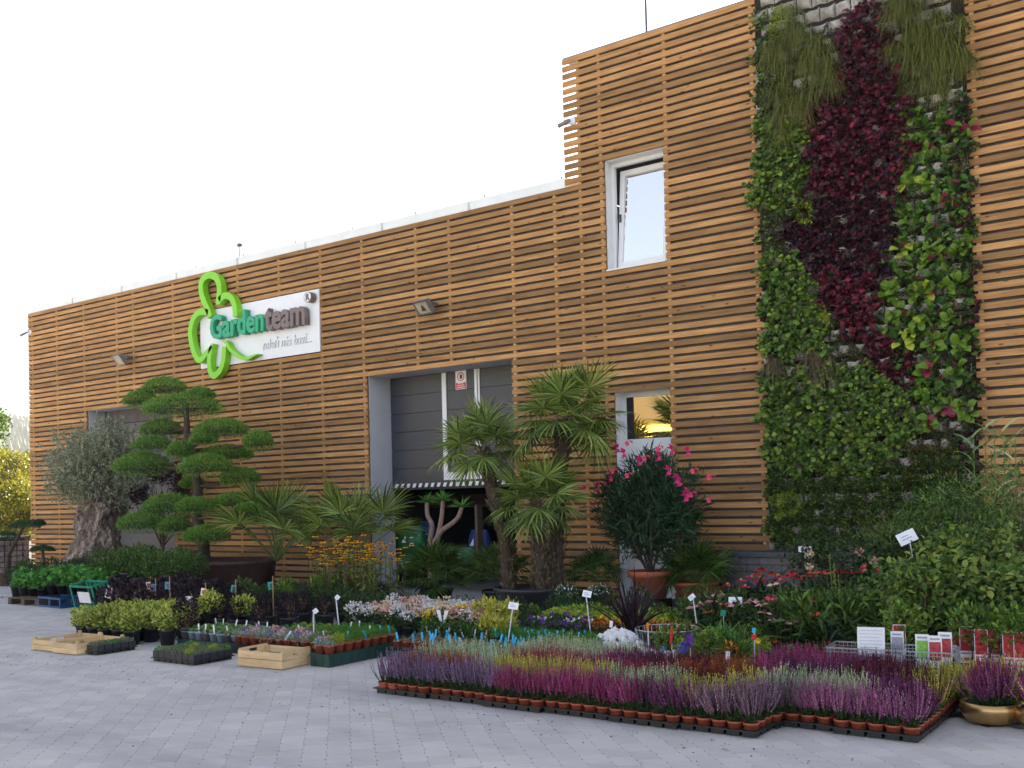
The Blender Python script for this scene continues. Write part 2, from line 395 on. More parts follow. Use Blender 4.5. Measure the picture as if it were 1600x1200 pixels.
# the yard beyond the strip of blocks modelled one by one
def in_block_area(x, y):
    d = CAM_ROT @ (np.array([x, y, 0.0]) - CAM_POS)
    if d[2] < 2: return False
    px, py = CX + FOC * d[0] / d[2], CY + FOC * d[1] / d[2]
    if not (-70 < px < 1670 and py < 1275): return False
    return y < -3.2 if x < -9.2 else y < (-4.6 if x < -6.9 else -5.6)
S2 = math.sqrt(.5)
PW, PL = .155, .205
blocks, rest = [], []
for i in range(-120, 90):
    for j in range(-110, 120):
        q = i * PW; p = j * PL + (i % 2) * PL / 2
        x = -S2 * p + S2 * q - 6; y = S2 * p + S2 * q - 6
        if abs(x + 8) > 16 or abs(y + 8) > 7: continue
        (blocks if in_block_area(x, y) else rest).append((x, y))
paving = mk('paving', boxmesh('paving_base', -30, 12, -60, 14, -.06, -.0325, M['far_paving'])); tag(paving, kind='structure')
# paver block: cut corners, bevelled top
def paver_ring(hw, hl, cc, z): return [(-hw + cc, -hl, z), (hw - cc, -hl, z), (hw, -hl + cc, z), (hw, hl - cc, z), (hw - cc, hl, z), (-hw + cc, hl, z), (-hw, hl - cc, z), (-hw, -hl + cc, z)]
hw, hl = PW / 2 - .0002, PL / 2 - .0002
PV = np.array(paver_ring(hw - .0006, hl - .0006, .0125, 0) + paver_ring(hw, hl, .012, -.0006) + paver_ring(hw, hl, .011, -.032))
PF4 = np.array([(i, (i + 1) % 8, 8 + (i + 1) % 8, 8 + i) for i in range(8)] + [(8 + i, 8 + (i + 1) % 8, 16 + (i + 1) % 8, 16 + i) for i in range(8)])[:, ::-1]
Rz = np.array([[S2, -S2, 0], [S2, S2, 0], [0, 0, 1]])
g = Geo().add(PV, [list(range(8))]); g.add(PV, PF4)
# weld-free single block mesh
g1 = Geo(); g1.add(PV, [list(range(8))]); g1.F.append((PF4, 0))
paver_me = g1.mesh('paver', M['paver'])
blocks.sort(key=lambda p: (p[0] - 0) ** 2 + (p[1] + 13.02) ** 2)
for x, y in blocks[:300]:
    mk('paver', paver_me, paving, (x, y, random.uniform(-.0006, .0006)), (random.gauss(0, .0012), random.gauss(0, .0012), rad(45)))
g = Geo()
for x, y in blocks[300:]:
    V = PV @ Rz.T + (x, y, random.uniform(-.0006, .0006)); k = g.n
    g.add(V, [list(range(8))]); g.F.append((PF4 + k, 0))
tag(mk('paver_field', g.mesh('paver_field', M['paver']), paving), kind='stuff')
# the same blocks where displays, plants or distance hide their edges: flat slabs level with them
def hidden_slab(x0, x1, y0, y1): mk('paving_slab', boxmesh('paving_slab', x0, x1, y0, y1, -.031, -.003, M['far_paving']), paving)
hidden_slab(-9.0, 12, -4.3, 13.9); hidden_slab(-30, -9.01, -2.9, 13.9)

def at_dist(x, y, d):
    r = ray(x, y); k = d / math.hypot(r[0], r[1]); return (CAM_POS[0] + r[0] * k, CAM_POS[1] + r[1] * k, CAM_POS[2] + r[2] * k)
# hills
t = NT('forest_hill')
c = t.ramp(t.noise(.05, 8, t.pos(), .75), [(.3, (.035, .06, .02)), (.55, (.07, .10, .03)), (.75, (.14, .15, .05))])
t.link(c, t.b.inputs['Base Color']); t.b.inputs['Roughness'].default_value = 1
M['hill'] = t.m
M['forest'] = leafmat('far_conifer', (.03, .05, .02), (.05, .08, .03), (.12, .13, .05), trans=.05)
def hill_h(az, r):
    r = r / 3.2; s = max(0, min(1, (r - 120) / 330)); s = s * s * (3 - 2 * s)
    return 3.2 * s * (38 + 5 * math.sin(az * 9 + .6) + 3 * math.sin(az * 23)) * (1 if r < 480 else max(0, 1 - (r - 480) / 500))
azs = np.radians(np.linspace(10, 118, 80)); rs = [q * 3.2 for q in list(range(120, 481, 30)) + [560, 640]]
V = [(-math.sin(a) * r, -13 + math.cos(a) * r, hill_h(a, r) - .2) for r in rs for a in azs]
na = len(azs)
F = [(i * na + k, i * na + k + 1, (i + 1) * na + k + 1, (i + 1) * na + k) for i in range(len(rs) - 1) for k in range(na - 1)]
hills = mk('hills', Geo().add(V, F).mesh('hills', M['hill'], True)); tag(hills, kind='structure')
g = Geo()
for _ in range(15000):
    a = rad(rng.uniform(52, 76)); r = 3.2 * rng.uniform(270, 480)
    if rng.random() > .35 + .65 * (r / 3.2 - 270) / 230: continue
    x, y, z = -math.sin(a) * r, -13 + math.cos(a) * r, hill_h(a, r) - 2; h = rng.uniform(8, 17); w = h * .24
    ks = np.arange(5) * 2 * math.pi / 5 + rng.uniform(0, 1)
    ring = np.stack([x + w * np.cos(ks), y + w * np.sin(ks), np.full(5, z + h * .15)], 1)
    g.add(np.vstack([ring, [(x, y, z + h)]]), [(k, (k + 1) % 5, 5) for k in range(5)])
tag(mk('far_forest', g.mesh('far_forest', M['forest'])), 'pale conifer forest covering the far hillside', 'forest', kind='stuff')

# haze
hz = NT('haze')
hz.n.remove(hz.b)
pv = hz.new('ShaderNodeVolumePrincipled'); pv.inputs['Color'].default_value = (.86, .90, .97, 1); pv.inputs['Density'].default_value = .0003
pv.inputs['Anisotropy'].default_value = 0.0
hz.link(pv.outputs[0], hz.out.inputs['Volume'])
if USE_HAZE:
    tag(mk('haze', boxmesh('haze', -3400.5, 3400.5, -3400.5, 3400.5, -1.2, 190, hz.m)), kind='stuff')

# ================================================================ BUILDING
ZTOP, PITCH, SH = 6.347, .1158, .077
UL, UT, UR = -23.45, -8.12, 1.6
def ztop(k): return ZTOP - k * PITCH
HOLES = [(-21.04, -17.9, 22, 99), (-12.34, -9.2, 22, 99), (-7.36, -6.45, 28, 99), (-7.43, -6.45, -2, 11), (-5.03, -2.4, -99, 99)]
bld = empty('garden_centre_building', (-10, 0, 0), 'long garden centre hall clad in horizontal larch slats with a taller block on its near side', 'building')
def bpart(name, me, loc=(0, 0, 0), rot=(0, 0, 0), scale=(1, 1, 1)):
    return mk(name, me, bld, (loc[0] + 10, loc[1], loc[2]), rot, scale)
slat_me = boxmesh('slat', 0, 1, 0, .034, 0, SH, M['slat'])
nsl = 0
M['batten'] = wood_mat('batten_wood', (.66, .42, .20), (.46, .26, .11), (30, 30, 6), knots=False, objvar=.2)
for k in range(-17, 55):
    u0 = UL if k >= 0 else UT
    cuts = []
    cur = u0
    for a, b_, k0, k1 in sorted(HOLES):
        if k0 <= k <= k1:
            if a > cur: cuts.append((cur, a)); cur = b_
            elif b_ > cur: cur = b_
    if cur < UR: cuts.append((cur, UR))
    for a, b_ in cuts:
        L = b_ - a
        segs = [(a, b_)] if L < 9 else ([(a, -13.47 if k % 2 else -15.78), (-13.47 if k % 2 else -15.78, b_)])
        for (s0, s1) in segs:
            e = 0.0 if (s0, s1) == (a, b_) or s0 == a else .003
            jit = rng.uniform(-.012, .012) if s1 == b_ and s1 < UR else 0
            bpart('slat', slat_me, (s0 + e, rng.uniform(-.002, .002), ztop(k) - SH + rng.uniform(-.002, .002)), (0, 0, 0), (s1 - s0 - e + jit, 1, 1)); nsl += 1
print('slats', nsl)
# battens behind the slats
bat_u = [-23.3, -22.24, -21.12, -19.85, -19.24, -17.84, -16.9, -15.78, -14.59, -13.47, -12.42, -11.16, -10.43, -9.14, -8.33, -7.86, -7.49, -6.41, -5.1, -2.33, -1.2, .1]
for u in bat_u:
    z1 = ZTOP - .01 if u < UT else ZTOP + 17 * PITCH - .01
    spans = [(.03, z1)]
    for a, b_, k0, k1 in HOLES:
        if a - .02 < u < b_ + .0:
            hz0, hz1 = (ztop(k1 + 1) if k1 < 90 else 0), (ztop(k0 - 1) - SH if k0 > -90 else 99)
            ns = []
            for s in spans:
                if hz0 > s[0] + .1: ns.append((s[0], min(s[1], hz0)))
                if hz1 < s[1] - .1: ns.append((max(s[0], hz1), s[1]))
            spans = ns
    for s in spans:
        g = Geo().box(0, .055, 0, .040, 0, s[1] - s[0])
        for k in range(-17, 55):          # packers between the slats at each batten
            z0_, z1_ = ztop(k + 1) + .004, ztop(k) - SH - .004
            if z0_ > s[0] and z1_ < s[1] and z0_ > .05: g.box(.003, .052, -.026, -.001, z0_ - s[0], z1_ - s[0])
        bpart('batten', g.mesh('batten', M['batten']), (u - .027, .036, s[0]))
# end-grain slats that wrap round the far-left corner (joined, tiny in view)
g = Geo()
for k in range(0, 55): g.box(UL - .045, UL - .008, .02, 2.4, ztop(k) - SH - .02, ztop(k) - .02)
tag(bpart('end_slats', g.mesh('end_slats', M['slat'])), kind='stuff')
g = Geo()
for k in range(-17, 0): g.box(UT + .20, UT + .235, .09, 2.5, ztop(k) - SH, ztop(k))
tag(bpart('tower_end_slats', g.mesh('tower_end_slats', M['slat'])), kind='stuff')
# wall body behind the battens
def wall_grid(name, us, zs, holes, y0, y1, mat):
    g = Geo()
    for a, b_ in zip(us[:-1], us[1:]):
        for c, d in zip(zs[:-1], zs[1:]):
            m = ((a + b_) / 2, (c + d) / 2)
            if any(h[0] < m[0] < h[1] and h[2] < m[1] < h[3] for h in holes): continue
            g.box(a, b_, y0, y1, c, d)
    return bpart(name, g.mesh(name, mat))
zo, zd = 3.84, 3.145
hl_ = [(-21.04, -17.9, 0, zo), (-12.34, -9.2, 0, zo), (-7.36, -6.45, 0, zd), (-7.43, -6.45, 4.955, 6.61)]
wall_grid('wall', [-23.3, -21.04, -17.9, -12.34, -9.2, -7.9, -7.43, -7.36, -6.45, UR], [0, zd, zo, 4.955, ZTOP - .02], hl_, .077, .35, M['backing'])
wall_grid('tower_wall', [-7.9, -7.43, -6.45, UR], [ZTOP - .02, 6.61, ZTOP + 17 * PITCH - .03], hl_, .077, .35, M['backing'])
bpart('roof', boxmesh('roof', -23.3, -7.9, .35, 13, 6.18, 6.3, M['concrete']))
bpart('tower_roof', boxmesh('tower_roof', -7.9, UR, .35, 13, 8.1, 8.27, M['concrete']))
bpart('end_wall', boxmesh('end_wall', -23.3, -23.1, .35, 13, 0, 6.18, M['backing']))
bpart('tower_end_wall', boxmesh('tower_end_wall', -7.88, -7.6, .35, 13, 6.3, 8.1, M['backing']))
bpart('rear_wall', boxmesh('rear_wall', -23.3, UR, 13, 13.2, 0, 6.18, M['backing']))
bpart('side_wall', boxmesh('side_wall', UR - .2, UR, .35, 13, 0, 8.1, M['backing']))
# white coping sheets with seams
for i in range(8):
    a = -23.5 + i * 1.93; b_ = min(a + 1.915, -8.12)
    bpart('coping', Geo().box(a, b_, .05, .42, ZTOP + .008, 6.515).box(a + .02, b_ - .02, .03, .05, ZTOP + .01, 6.50).mesh('coping', M['coping']))
bpart('tower_coping', boxmesh('tower_coping', UT, UR, .02, .42, ZTOP + 17 * PITCH + .004, ZTOP + 17 * PITCH + .03, M['alu']))
# lightning conductor wire with little holders on the coping
g = Geo(); P = [(-23.3 + i * .5, .2, 6.60 + .012 * math.sin(i * 2.1)) for i in range(31)]
g.tube(P, .006, 4)
for i in range(0, 31, 3): g.bar((-23.3 + i * .5, .2, 6.515), (-23.3 + i * .5, .2, 6.60), .02)
bpart('lightning_wire', g.mesh('lightning_wire', M['alu']))
u_, z_ = wp(375, 383, 1.0)
bpart('roof_rod', Geo().bar((u_, 1, 6.3), (u_ - .03, 1.0, z_ + .06), .012).box(u_ - .06, u_ + .03, .97, 1.03, z_ - .03, z_ + .03).mesh('roof_rod', M['ink']))
u_, z_ = wp(1010, 50, 1.0)
bpart('antenna_rod', Geo().tube([(u_, 1, 8.2), (u_, 1, 10.4)], [.022, .014], 5).mesh('antenna_rod', M['ink']))
# openings: rendered reveals
def reveal(u0, u1, z1, depth, mat, zl=0.0, sill=False):
    g = Geo()
    g.box(u0 - .10, u0, .352, depth, zl, z1 + .1); g.box(u1, u1 + .10, .352, depth, zl, z1 + .1); g.box(u0, u1, .352, depth, z1, z1 + .1)
    g.box(u0 - .006, u0 + .004, .05, .353, zl, z1); g.box(u1 - .004, u1 + .006, .05, .353, zl, z1); g.box(u0 + .004, u1 - .004, .05, .353, z1 - .004, z1 + .01)
    if sill: g.box(u0 + .004, u1 - .004, -.01, .353, zl, zl + .02)
    bpart('reveal', g.mesh('reveal', mat))
reveal(-12.34, -9.2, zo, .66, M['jamb'])
reveal(-21.04, -17.9, zo, .55, M['jamb'])
t = NT('garage_door_panel')
nz = t.noise(90, 4, t.pos((1, 1, .25)), .7)
t.link(t.ramp(nz, [(.3, (.035, .038, .050)), (.7, (.060, .064, .078))]), t.b.inputs['Base Color']); t.b.inputs['Roughness'].default_value = .42
t.bump(nz, .5, .004); M['door'] = t.m
M['door_grey'] = plain('light_grey_door_panel', (.10, .09, .09), .5, var=.08)
def sect_door(u0, u1, z0, z1, y, mat, n, name='door'):
    o = bpart(name, boxmesh(name, u0, u1, y + .025, y + .05, z0, z1, M['black']))
    h = (z1 - z0) / n
    for i in range(n):
        mk('door_panel', boxmesh('door_panel', u0, u1, y, y + .024, z0 + i * h + .005, z0 + (i + 1) * h - .005, mat), o)
    return o
yd = .60
z0d = wp(615, 762, yd)[1]
gd = sect_door(-12.33, -9.21, z0d, zo - .005, yd, M['door'], 6, 'garage_door')
zb = z0d
def dbar(x0, x1, y0, y1, yy=yd):
    a, b_ = wp(x0, y0, yy), wp(x1, y1, yy); return a[0], b_[0], b_[1], a[1]
g = Geo()
uL0, uL1 = wp(692.5, 650, yd)[0], wp(699, 650, yd)[0]; uR0, uR1 = wp(743.5, 650, yd)[0], wp(747.5, 650, yd)[0]
zw0 = wp(700, 750, yd)[1]; zw1 = wp(700, 738, yd)[1]
g.box(uL0, uL1, yd - .022, yd - .003, zw0, zo - .01); g.box(uR0, uR1, yd - .022, yd - .003, zw0, zo - .01)
g.box(uR1 + .02, uR1 + .055, yd - .022, yd - .003, zw0, zo - .01); g.box(uL1, uR0, yd - .021, yd - .004, zw0, zw1)
mk('wicket_frame', g.mesh('wicket_frame', M['white']), gd)
g = Geo().box(-12.33, -9.21, yd - .03, yd - .004, zb - .05, zb)
mk('door_seal', g.mesh('door_seal', M['black']), gd)
g = Geo()
for i in range(22): g.add([(-12.25 + i * .14, yd - .034, zb - .01), (-12.18 + i * .14, yd - .034, zb - .01), (-12.15 + i * .14, yd - .034, zb + .06), (-12.22 + i * .14, yd - .034, zb + .06)], [(0, 1, 2, 3)])
me_ = g.mesh('stripe', M['white']); mk('stripe_marks', me_, gd)
sect_door(-21.03, -17.91, .01, zo - .3, .5, M['door_grey'], 5, 'loading_door')
bpart('dark_header', boxmesh('dark_header', -21.03, -17.91, .45, .5, zo - .3, zo - .005, M['backing']))
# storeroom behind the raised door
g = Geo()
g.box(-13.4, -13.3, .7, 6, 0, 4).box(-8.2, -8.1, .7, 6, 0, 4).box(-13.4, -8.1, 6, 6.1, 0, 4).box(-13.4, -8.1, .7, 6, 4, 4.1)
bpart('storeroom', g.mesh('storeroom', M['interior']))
# warning sign on the door
u0, z0 = wp(711, 609, yd - .03); u1, z1 = wp(727, 578, yd - .03)
ws = empty('warning_sign', (u0, yd - .004, z0), 'small white and red prohibition notice high on the dark garage door', 'sign')
W_, H_ = u1 - u0, z1 - z0
mk('board', boxmesh('board', 0, W_, -.006, 0, 0, H_, M['tag']), ws)
mk('red_field', boxmesh('red_field', .01, W_ - .01, -.009, -.0062, .01, H_ * .36, M['red']), ws)
g = Geo(); cx, cz, r0 = W_ / 2, H_ * .68, H_ * .24
ks = np.linspace(0, 2 * math.pi, 25)
g.add([(cx + rr * math.cos(a), -.008, cz + rr * math.sin(a)) for rr in (r0, r0 * .8) for a in ks], [(k, k + 1, 26 + k, 25 + k) for k in range(24)])
mk('red_ring', g.mesh('red_ring', M['red']), ws)
g = Geo().box(cx - .02, cx + .03, -.0085, -.0062, cz - r0 * .5, cz + r0 * .25)
for i in range(4): g.box(cx - .022 + i * .014, cx - .012 + i * .014, -.0085, -.0062, cz + r0 * .25, cz + r0 * (.55 - .08 * abs(i - 1.5)))
mk('hand_symbol', g.mesh('hand_symbol', M['ink']), ws)
g = Geo()
for i in range(3): g.box(.03 + .01 * i, W_ - .03 - .015 * i, -.0105, -.0092, .03 + i * .035, .042 + i * .035)
mk('print_lines', g.mesh('print_lines', M['tag']), ws)
# upper window: white reveal, fixed frame and a tilted sash with a blind
u0, u1, z0, z1 = -7.43, -6.45, 4.955, 6.61
reveal(u0, u1, z1, .36, M['white'], z0, True)
win = bpart('window', Geo().box(u0, u0 + .06, .20, .27, z0, z1).box(u1 - .06, u1, .20, .27, z0, z1).box(u0 + .06, u1 - .06, .20, .27, z1 - .06, z1).box(u0 + .06, u1 - .06, .20, .27, z0, z0 + .07).mesh('window_frame', M['white']))
win.name = 'window'
sash = mk('sash', Geo().box(0, .075, 0, .05, 0, 1.5).box(.745, .82, 0, .05, 0, 1.5).box(.075, .745, 0, .05, 0, .085).box(.075, .745, 0, .05, 1.42, 1.5).mesh('sash', M['white']), win, (u0 + .08, .215, z0 + .072), (rad(-5.5), 0, 0))
mk('pane', boxmesh('pane', .075, .745, .02, .03, .085, 1.42, M['glass_sky']), win, (u0 + .08, .215, z0 + .072), (rad(-5.5), 0, 0))
mk('window_handle', boxmesh('window_handle', .02, .04, -.03, -.002, .7, .82, M['ink']), win, (u0 + .08, .215, z0 + .072), (rad(-5.5), 0, 0))
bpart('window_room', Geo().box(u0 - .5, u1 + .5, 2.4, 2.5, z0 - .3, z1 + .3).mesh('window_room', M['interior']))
# door, its glass tinted with the amber reflection of the house
u0, u1, z1 = -7.36, -6.45, zd
reveal(u0, u1, z1, .36, M['white'])
zg = wp(1000, 686, .3)[1]
dr = bpart('door', Geo().box(u0, u0 + .07, .24, .31, 0, z1).box(u1 - .07, u1, .24, .31, 0, z1).box(u0 + .07, u1 - .07, .24, .31, z1 - .07, z1).box(u0 + .07, u1 - .07, .25, .30, .0, zg).mesh('door', M['white']))
mk('door_glass', boxmesh('door_glass', u0 + .07, u1 - .07, .275, .285, zg, z1 - .07, M['glass_warm_reflection']), dr)
gx = wp(987, 640, .25)[0]
mk('glazing_bar', boxmesh('glazing_bar', gx - .012, gx + .012, .262, .274, zg, z1 - .07, M['house_yellow']), dr)
mk('door_stile', boxmesh('door_stile', u0 + .07, u0 + .17, .255, .274, zg, z1 - .07, M['interior']), dr)

# things on the facade
def floodlight(x, y, label):
    u, z = wp(x, y, -.28)
    e = empty('floodlight', (u, 0, z), label, 'lamp', 'floodlights on the facade')
    g = Geo(); g.bar((.12, .0, .08), (.12, -.16, .07), .05, .03); g.bar((.0, -.16, .07), (.22, -.16, .07), .03)
    mk('bracket', g.mesh('bracket', M['alu']), e)
    R_ = (rad(38), 0, rad(-8))
    mk('housing', Geo().box(-.15, .15, -.02, .07, -.11, .11).box(-.17, .17, -.035, -.02, -.13, -.10).box(-.17, .17, -.035, -.02, .10, .13).box(-.17, -.14, -.035, -.02, -.10, .10).box(.14, .17, -.035, -.02, -.10, .10).mesh('housing', M['alu']), e, (.05, -.26, .0), R_)
    mk('lamp_glass', boxmesh('lamp_glass', -.14, .14, -.028, -.021, -.10, .10, M['lamp_glass']), e, (.05, -.26, .0), R_)
    mk('reflector', Geo().add([(-.05, -.030, -.06), (.07, -.030, -.06), (.02, -.030, .05), (-.01, -.030, .05)], [(0, 1, 2, 3)]).mesh('reflector', M['brass']), e, (.05, -.26, .0), R_)
floodlight(657, 480, 'grey floodlight on the slats above the garage door')
floodlight(183, 562, 'grey floodlight near the far-left corner above the olive tree')
def camera_unit(u, z, y, label):
    e = empty('security_camera', (u, y, z), label, 'security camera')
    mk('mount', Geo().lathe([(0, -.05), (.06, -.05), (.06, 0), (.0, 0)], 12).mesh('mount', M['white'], True), e, rot=(rad(90), 0, 0))
    g = Geo().tube([(0, -.05, 0), (-.06, -.12, -.05), (-.16, -.14, -.08)], [.02, .03, .035], 8)
    mk('lens_tube', g.mesh('lens_tube', M['alu'], True), e)
u_, z_ = wp(892, 190, -.0); camera_unit(u_ + .02, z_, -.005, 'white security camera on the corner of the tall slatted block')
u_, z_ = wp(47, 519, -.0); camera_unit(u_, z_, -.005, 'small dark security camera at the far-left corner of the hall')

# ---------------------------------------------------------------- sign
SY = -.03
def wz(x, y, v=SY): return wp(x, y, v)
c = [wz(312.5, 490), wz(314, 576.5), wz(498, 449), wz(500, 549)]
su0, su1, sz0, sz1 = (c[0][0] + c[1][0]) / 2, (c[2][0] + c[3][0]) / 2, (c[1][1] + c[3][1]) / 2, (c[0][1] + c[2][1]) / 2
sign = empty('shop_sign', (su0, 0, sz0), 'white wall sign with green and brown raised letters Gardenteam and a lime clover outline', 'sign')
mk('board', boxmesh('board', 0, su1 - su0, SY, -.004, 0, sz1 - sz0, M['sign_white']), sign)
def text_mesh(body, extr, off, shear=0.0, mat=None, size=1.0):
    cu = bpy.data.curves.new('t', 'FONT'); cu.body = body; cu.extrude = extr; cu.offset = off; cu.shear = shear; cu.size = size; cu.resolution_u = 3
    o = bpy.data.objects.new('t', cu); COL.objects.link(o)
    dg = bpy.context.evaluated_depsgraph_get(); me = bpy.data.meshes.new_from_object(o.evaluated_get(dg))
    bpy.data.objects.remove(o); bpy.data.curves.remove(cu)
    bm = bmesh.new(); bm.from_mesh(me); bmesh.ops.remove_doubles(bm, verts=bm.verts, dist=1e-5)
    me.materials.clear(); bm.to_mesh(me); bm.free(); me.materials.append(mat or M['ink']); return me
def islands(me):
    bm = bmesh.new(); bm.from_mesh(me); seen = set(); out = []
    for v in bm.verts:
        if v.index in seen: continue
        st, comp = [v], []
        seen.add(v.index)
        while st:
            w = st.pop(); comp.append(w.index)
            for e in w.link_edges:
                o = e.other_vert(w)
                if o.index not in seen: seen.add(o.index); st.append(o)
        out.append(comp)
    bm.free(); return out
FY = -.17                       # front face of the letters
def word(body, mat, x0, yb0, x1, yb1, asp=1.0, names='letter'):
    a = wp(x0, yb0, FY); b_ = wp(x1, yb1, FY)
    me = text_mesh(body, .06, .028)
    co = np.array([v.co[:] for v in me.vertices]); lo, hi = co.min(0), co.max(0)
    sx = (b_[0] - a[0]) / (hi[0] - lo[0]); sz = sx * asp
    for comp in islands(me):
        cs = set(comp); bm = bmesh.new(); bm.from_mesh(me); bm.verts.ensure_lookup_table()
        bmesh.ops.delete(bm, geom=[v for v in bm.verts if v.index not in cs], context='VERTS')
        m2 = bpy.data.meshes.new(names)
        for v in bm.verts: v.co = Vector(((v.co.x - lo[0]) * sx, -(v.co.z) , v.co.y * sz))
        bmesh.ops.recalc_face_normals(bm, faces=bm.faces); bm.to_mesh(m2); bm.free(); m2.materials.append(mat)
        mk(names, m2, sign, (a[0] - su0, FY + .06, (a[1] + b_[1]) / 2 - sz0))
word('Garden', M['sign_green'], 328, 528, 411.5, 517.0, 1.22)
word('team', M['sign_grey'], 413, 515, 476, 505.5, 1.22)
me = text_mesh('zeleň nás baví...', .008, -.006, .2, M['sign_white'])
co = np.array([v.co[:] for v in me.vertices]); a = wp(410, 545, SY); b_ = wp(487, 533, SY)
sx = (b_[0] - a[0]) / (co[:, 0].max() - co[:, 0].min())
for v in me.vertices: v.co = Vector(((v.co.x - co[:, 0].min()) * sx, -v.co.z, v.co.y * sx * 1.25))
mk('tagline', me, sign, (a[0] - su0, SY - .014, (a[1] + b_[1]) / 2 - sz0 - .02))
# registered mark: a short brown drum with white face
cu_, cz_ = wp(480.5, 464, FY)
rg = mk('registered_mark', Geo().tube([(0, 0, 0), (0, .13, 0)], .098, 24).mesh('registered_mark', M['sign_grey'], False), sign, (cu_ - su0, FY, cz_ - sz0))
mk('registered_face', Geo().tube([(0, -.004, 0), (0, -.0005, 0)], .086, 24).mesh('registered_face', M['sign_white']), rg)
me = text_mesh('R', .001, .012, 0, M['sign_grey'], .15)
for v in me.vertices: v.co = Vector((v.co.x - .045, -v.co.z - .006, v.co.y - .05))
mk('registered_letter', me, rg)
# clover outline: thick lime strips, deep towards the wall
def smooth_path(P, n=6):
    P = [np.array(p, float) for p in P]; out = []
    for i in range(len(P) - 1):
        p0, p1, p2, p3 = P[max(i - 1, 0)], P[i], P[i + 1], P[min(i + 2, len(P) - 1)]
        for k in range(n):
            t_ = k / n
            out.append(.5 * ((2 * p1) + (p2 - p0) * t_ + (2 * p0 - 5 * p1 + 4 * p2 - p3) * t_ ** 2 + (3 * p1 - p0 - 3 * p2 + p3) * t_ ** 3))
    return out + [P[-1]]
def ribbon(pts_px, w, taper=None):
    P = smooth_path([wp(280 + x * .15, 420 + y * .15, FY) for x, y in pts_px]); P = np.array(P)
    T = unit(np.gradient(P, axis=0)); Nn = np.stack([-T[:, 1], T[:, 0]], 1); m = len(P)
    ws_ = np.full(m, w / 2)
    if taper: ws_ = ws_ * np.interp(np.linspace(0, 1, m), *taper)
    A, B = P + Nn * ws_[:, None], P - Nn * ws_[:, None]
    def to3(Q, y): return np.stack([Q[:, 0] - su0, np.full(m, y), Q[:, 1] - sz0], 1)
    V = np.concatenate([to3(A, FY), to3(B, FY), to3(A, -.034), to3(B, -.034)])
    F = []
    for i in range(m - 1):
        F += [(i, i + 1, m + i + 1, m + i), (2 * m + i, 3 * m + i, 3 * m + i + 1, 2 * m + i + 1), (i, 2 * m + i, 2 * m + i + 1, i + 1), (m + i, m + i + 1, 3 * m + i + 1, 3 * m + i)]
    F += [(0, m, 3 * m, 2 * m), (m - 1, 3 * m - 1, 4 * m - 1, 2 * m - 1)]
    return Geo().add(V, F)
up_leaf = [(318, 500), (300, 440), (265, 360), (232, 270), (222, 180), (240, 115), (285, 72), (335, 68), (385, 100), (410, 160), (415, 230), (408, 300), (400, 372)]
mk('clover_outline', ribbon(up_leaf, .135).mesh('clover_top', M['sign_lime']), sign)
mk('clover_outline', ribbon([(415, 330), (450, 290), (495, 278), (535, 300), (562, 350), (578, 420), (580, 500)], .13).mesh('clover_right', M['sign_lime']), sign)
mk('clover_outline', ribbon([(300, 455), (235, 445), (175, 475), (135, 540), (112, 640), (118, 740), (140, 840), (165, 905), (200, 950), (240, 930), (280, 880), (320, 830), (345, 785)], .125, ([0, .06, .7, .85, 1], [.9, 1, 1, .8, .4])).mesh('clover_left', M['sign_lime']), sign)
mk('clover_outline', ribbon([(330, 800), (318, 870), (308, 960), (318, 1060), (345, 1110), (385, 1100), (430, 1040), (452, 960), (462, 880), (466, 810)], .125, ([0, .1, .4, .6, .9, 1], [.5, .9, 1, 1, 1, .9])).mesh('clover_bottom', M['sign_lime']), sign)
mk('clover_outline', ribbon([(450, 750), (490, 775), (520, 830), (570, 880), (640, 925), (710, 932), (770, 905), (815, 888)], .075, ([0, .15, .7, 1], [.3, 1, .9, .15])).mesh('clover_stem', M['sign_lime']), sign)

# yellow house across the yard (seen only as a reflection in the door glass)
house = empty('yellow_house', (-38, -44, 0), 'sunlit yellow house across the yard reflected in the door glass', 'building')
mk('wall', boxmesh('wall', -14, 14, -10, 0, 0, 6.5, M['house_yellow']), house)
mk('roof', Geo().add([(-14.6, .6, 6.45), (14.6, .6, 6.45), (14.6, -5, 9.6), (-14.6, -5, 9.6), (-14.6, -10.6, 6.45), (14.6, -10.6, 6.45)], [(0, 1, 2, 3), (3, 2, 5, 4), (0, 3, 4, 4), (1, 5, 2, 2)][:2]).mesh('roof', M['roof_red']), house)
for i in range(9):
    for z in (1.0, 4.0): mk('window', boxmesh('window', -12.6 + i * 3, -11.5 + i * 3, .002, .05, z, z + 1.7, M['glass_dark']), house)
# ================================================================ LIVING WALL
def in_poly(pts, poly):
    poly = np.asarray(poly); x, y = pts[:, 0], pts[:, 1]; c = np.zeros(len(pts), bool); j = len(poly) - 1
    for i in range(len(poly)):
        xi, yi, xj, yj = poly[i][0], poly[i][1], poly[j][0], poly[j][1]
        m = ((yi > y) != (yj > y)) & (x < (xj - xi) * (y - yi) / (yj - yi + 1e-12) + xi)
        c ^= m; j = i
    return c
def sample_poly(poly, n):
    poly = np.asarray(poly); lo, hi = poly.min(0), poly.max(0); out = np.zeros((0, 2))
    while len(out) < n:
        p = rng.uniform(lo, hi, (n * 2, 2)); out = np.vstack([out, p[in_poly(p, poly)]])
    return out[:n]
def poly_area(p):
    p = np.asarray(p); x, y = p[:, 0], p[:, 1]; return abs(np.dot(x, np.roll(y, 1)) - np.dot(y, np.roll(x, 1))) / 2
LU0, LU1, LZ1 = -5.03, -2.4, 8.36
lw = empty('living_wall', (LU0, 0, .86), 'tall living wall of fabric pockets planted with ferns, sedges and burgundy leaves', 'living wall')
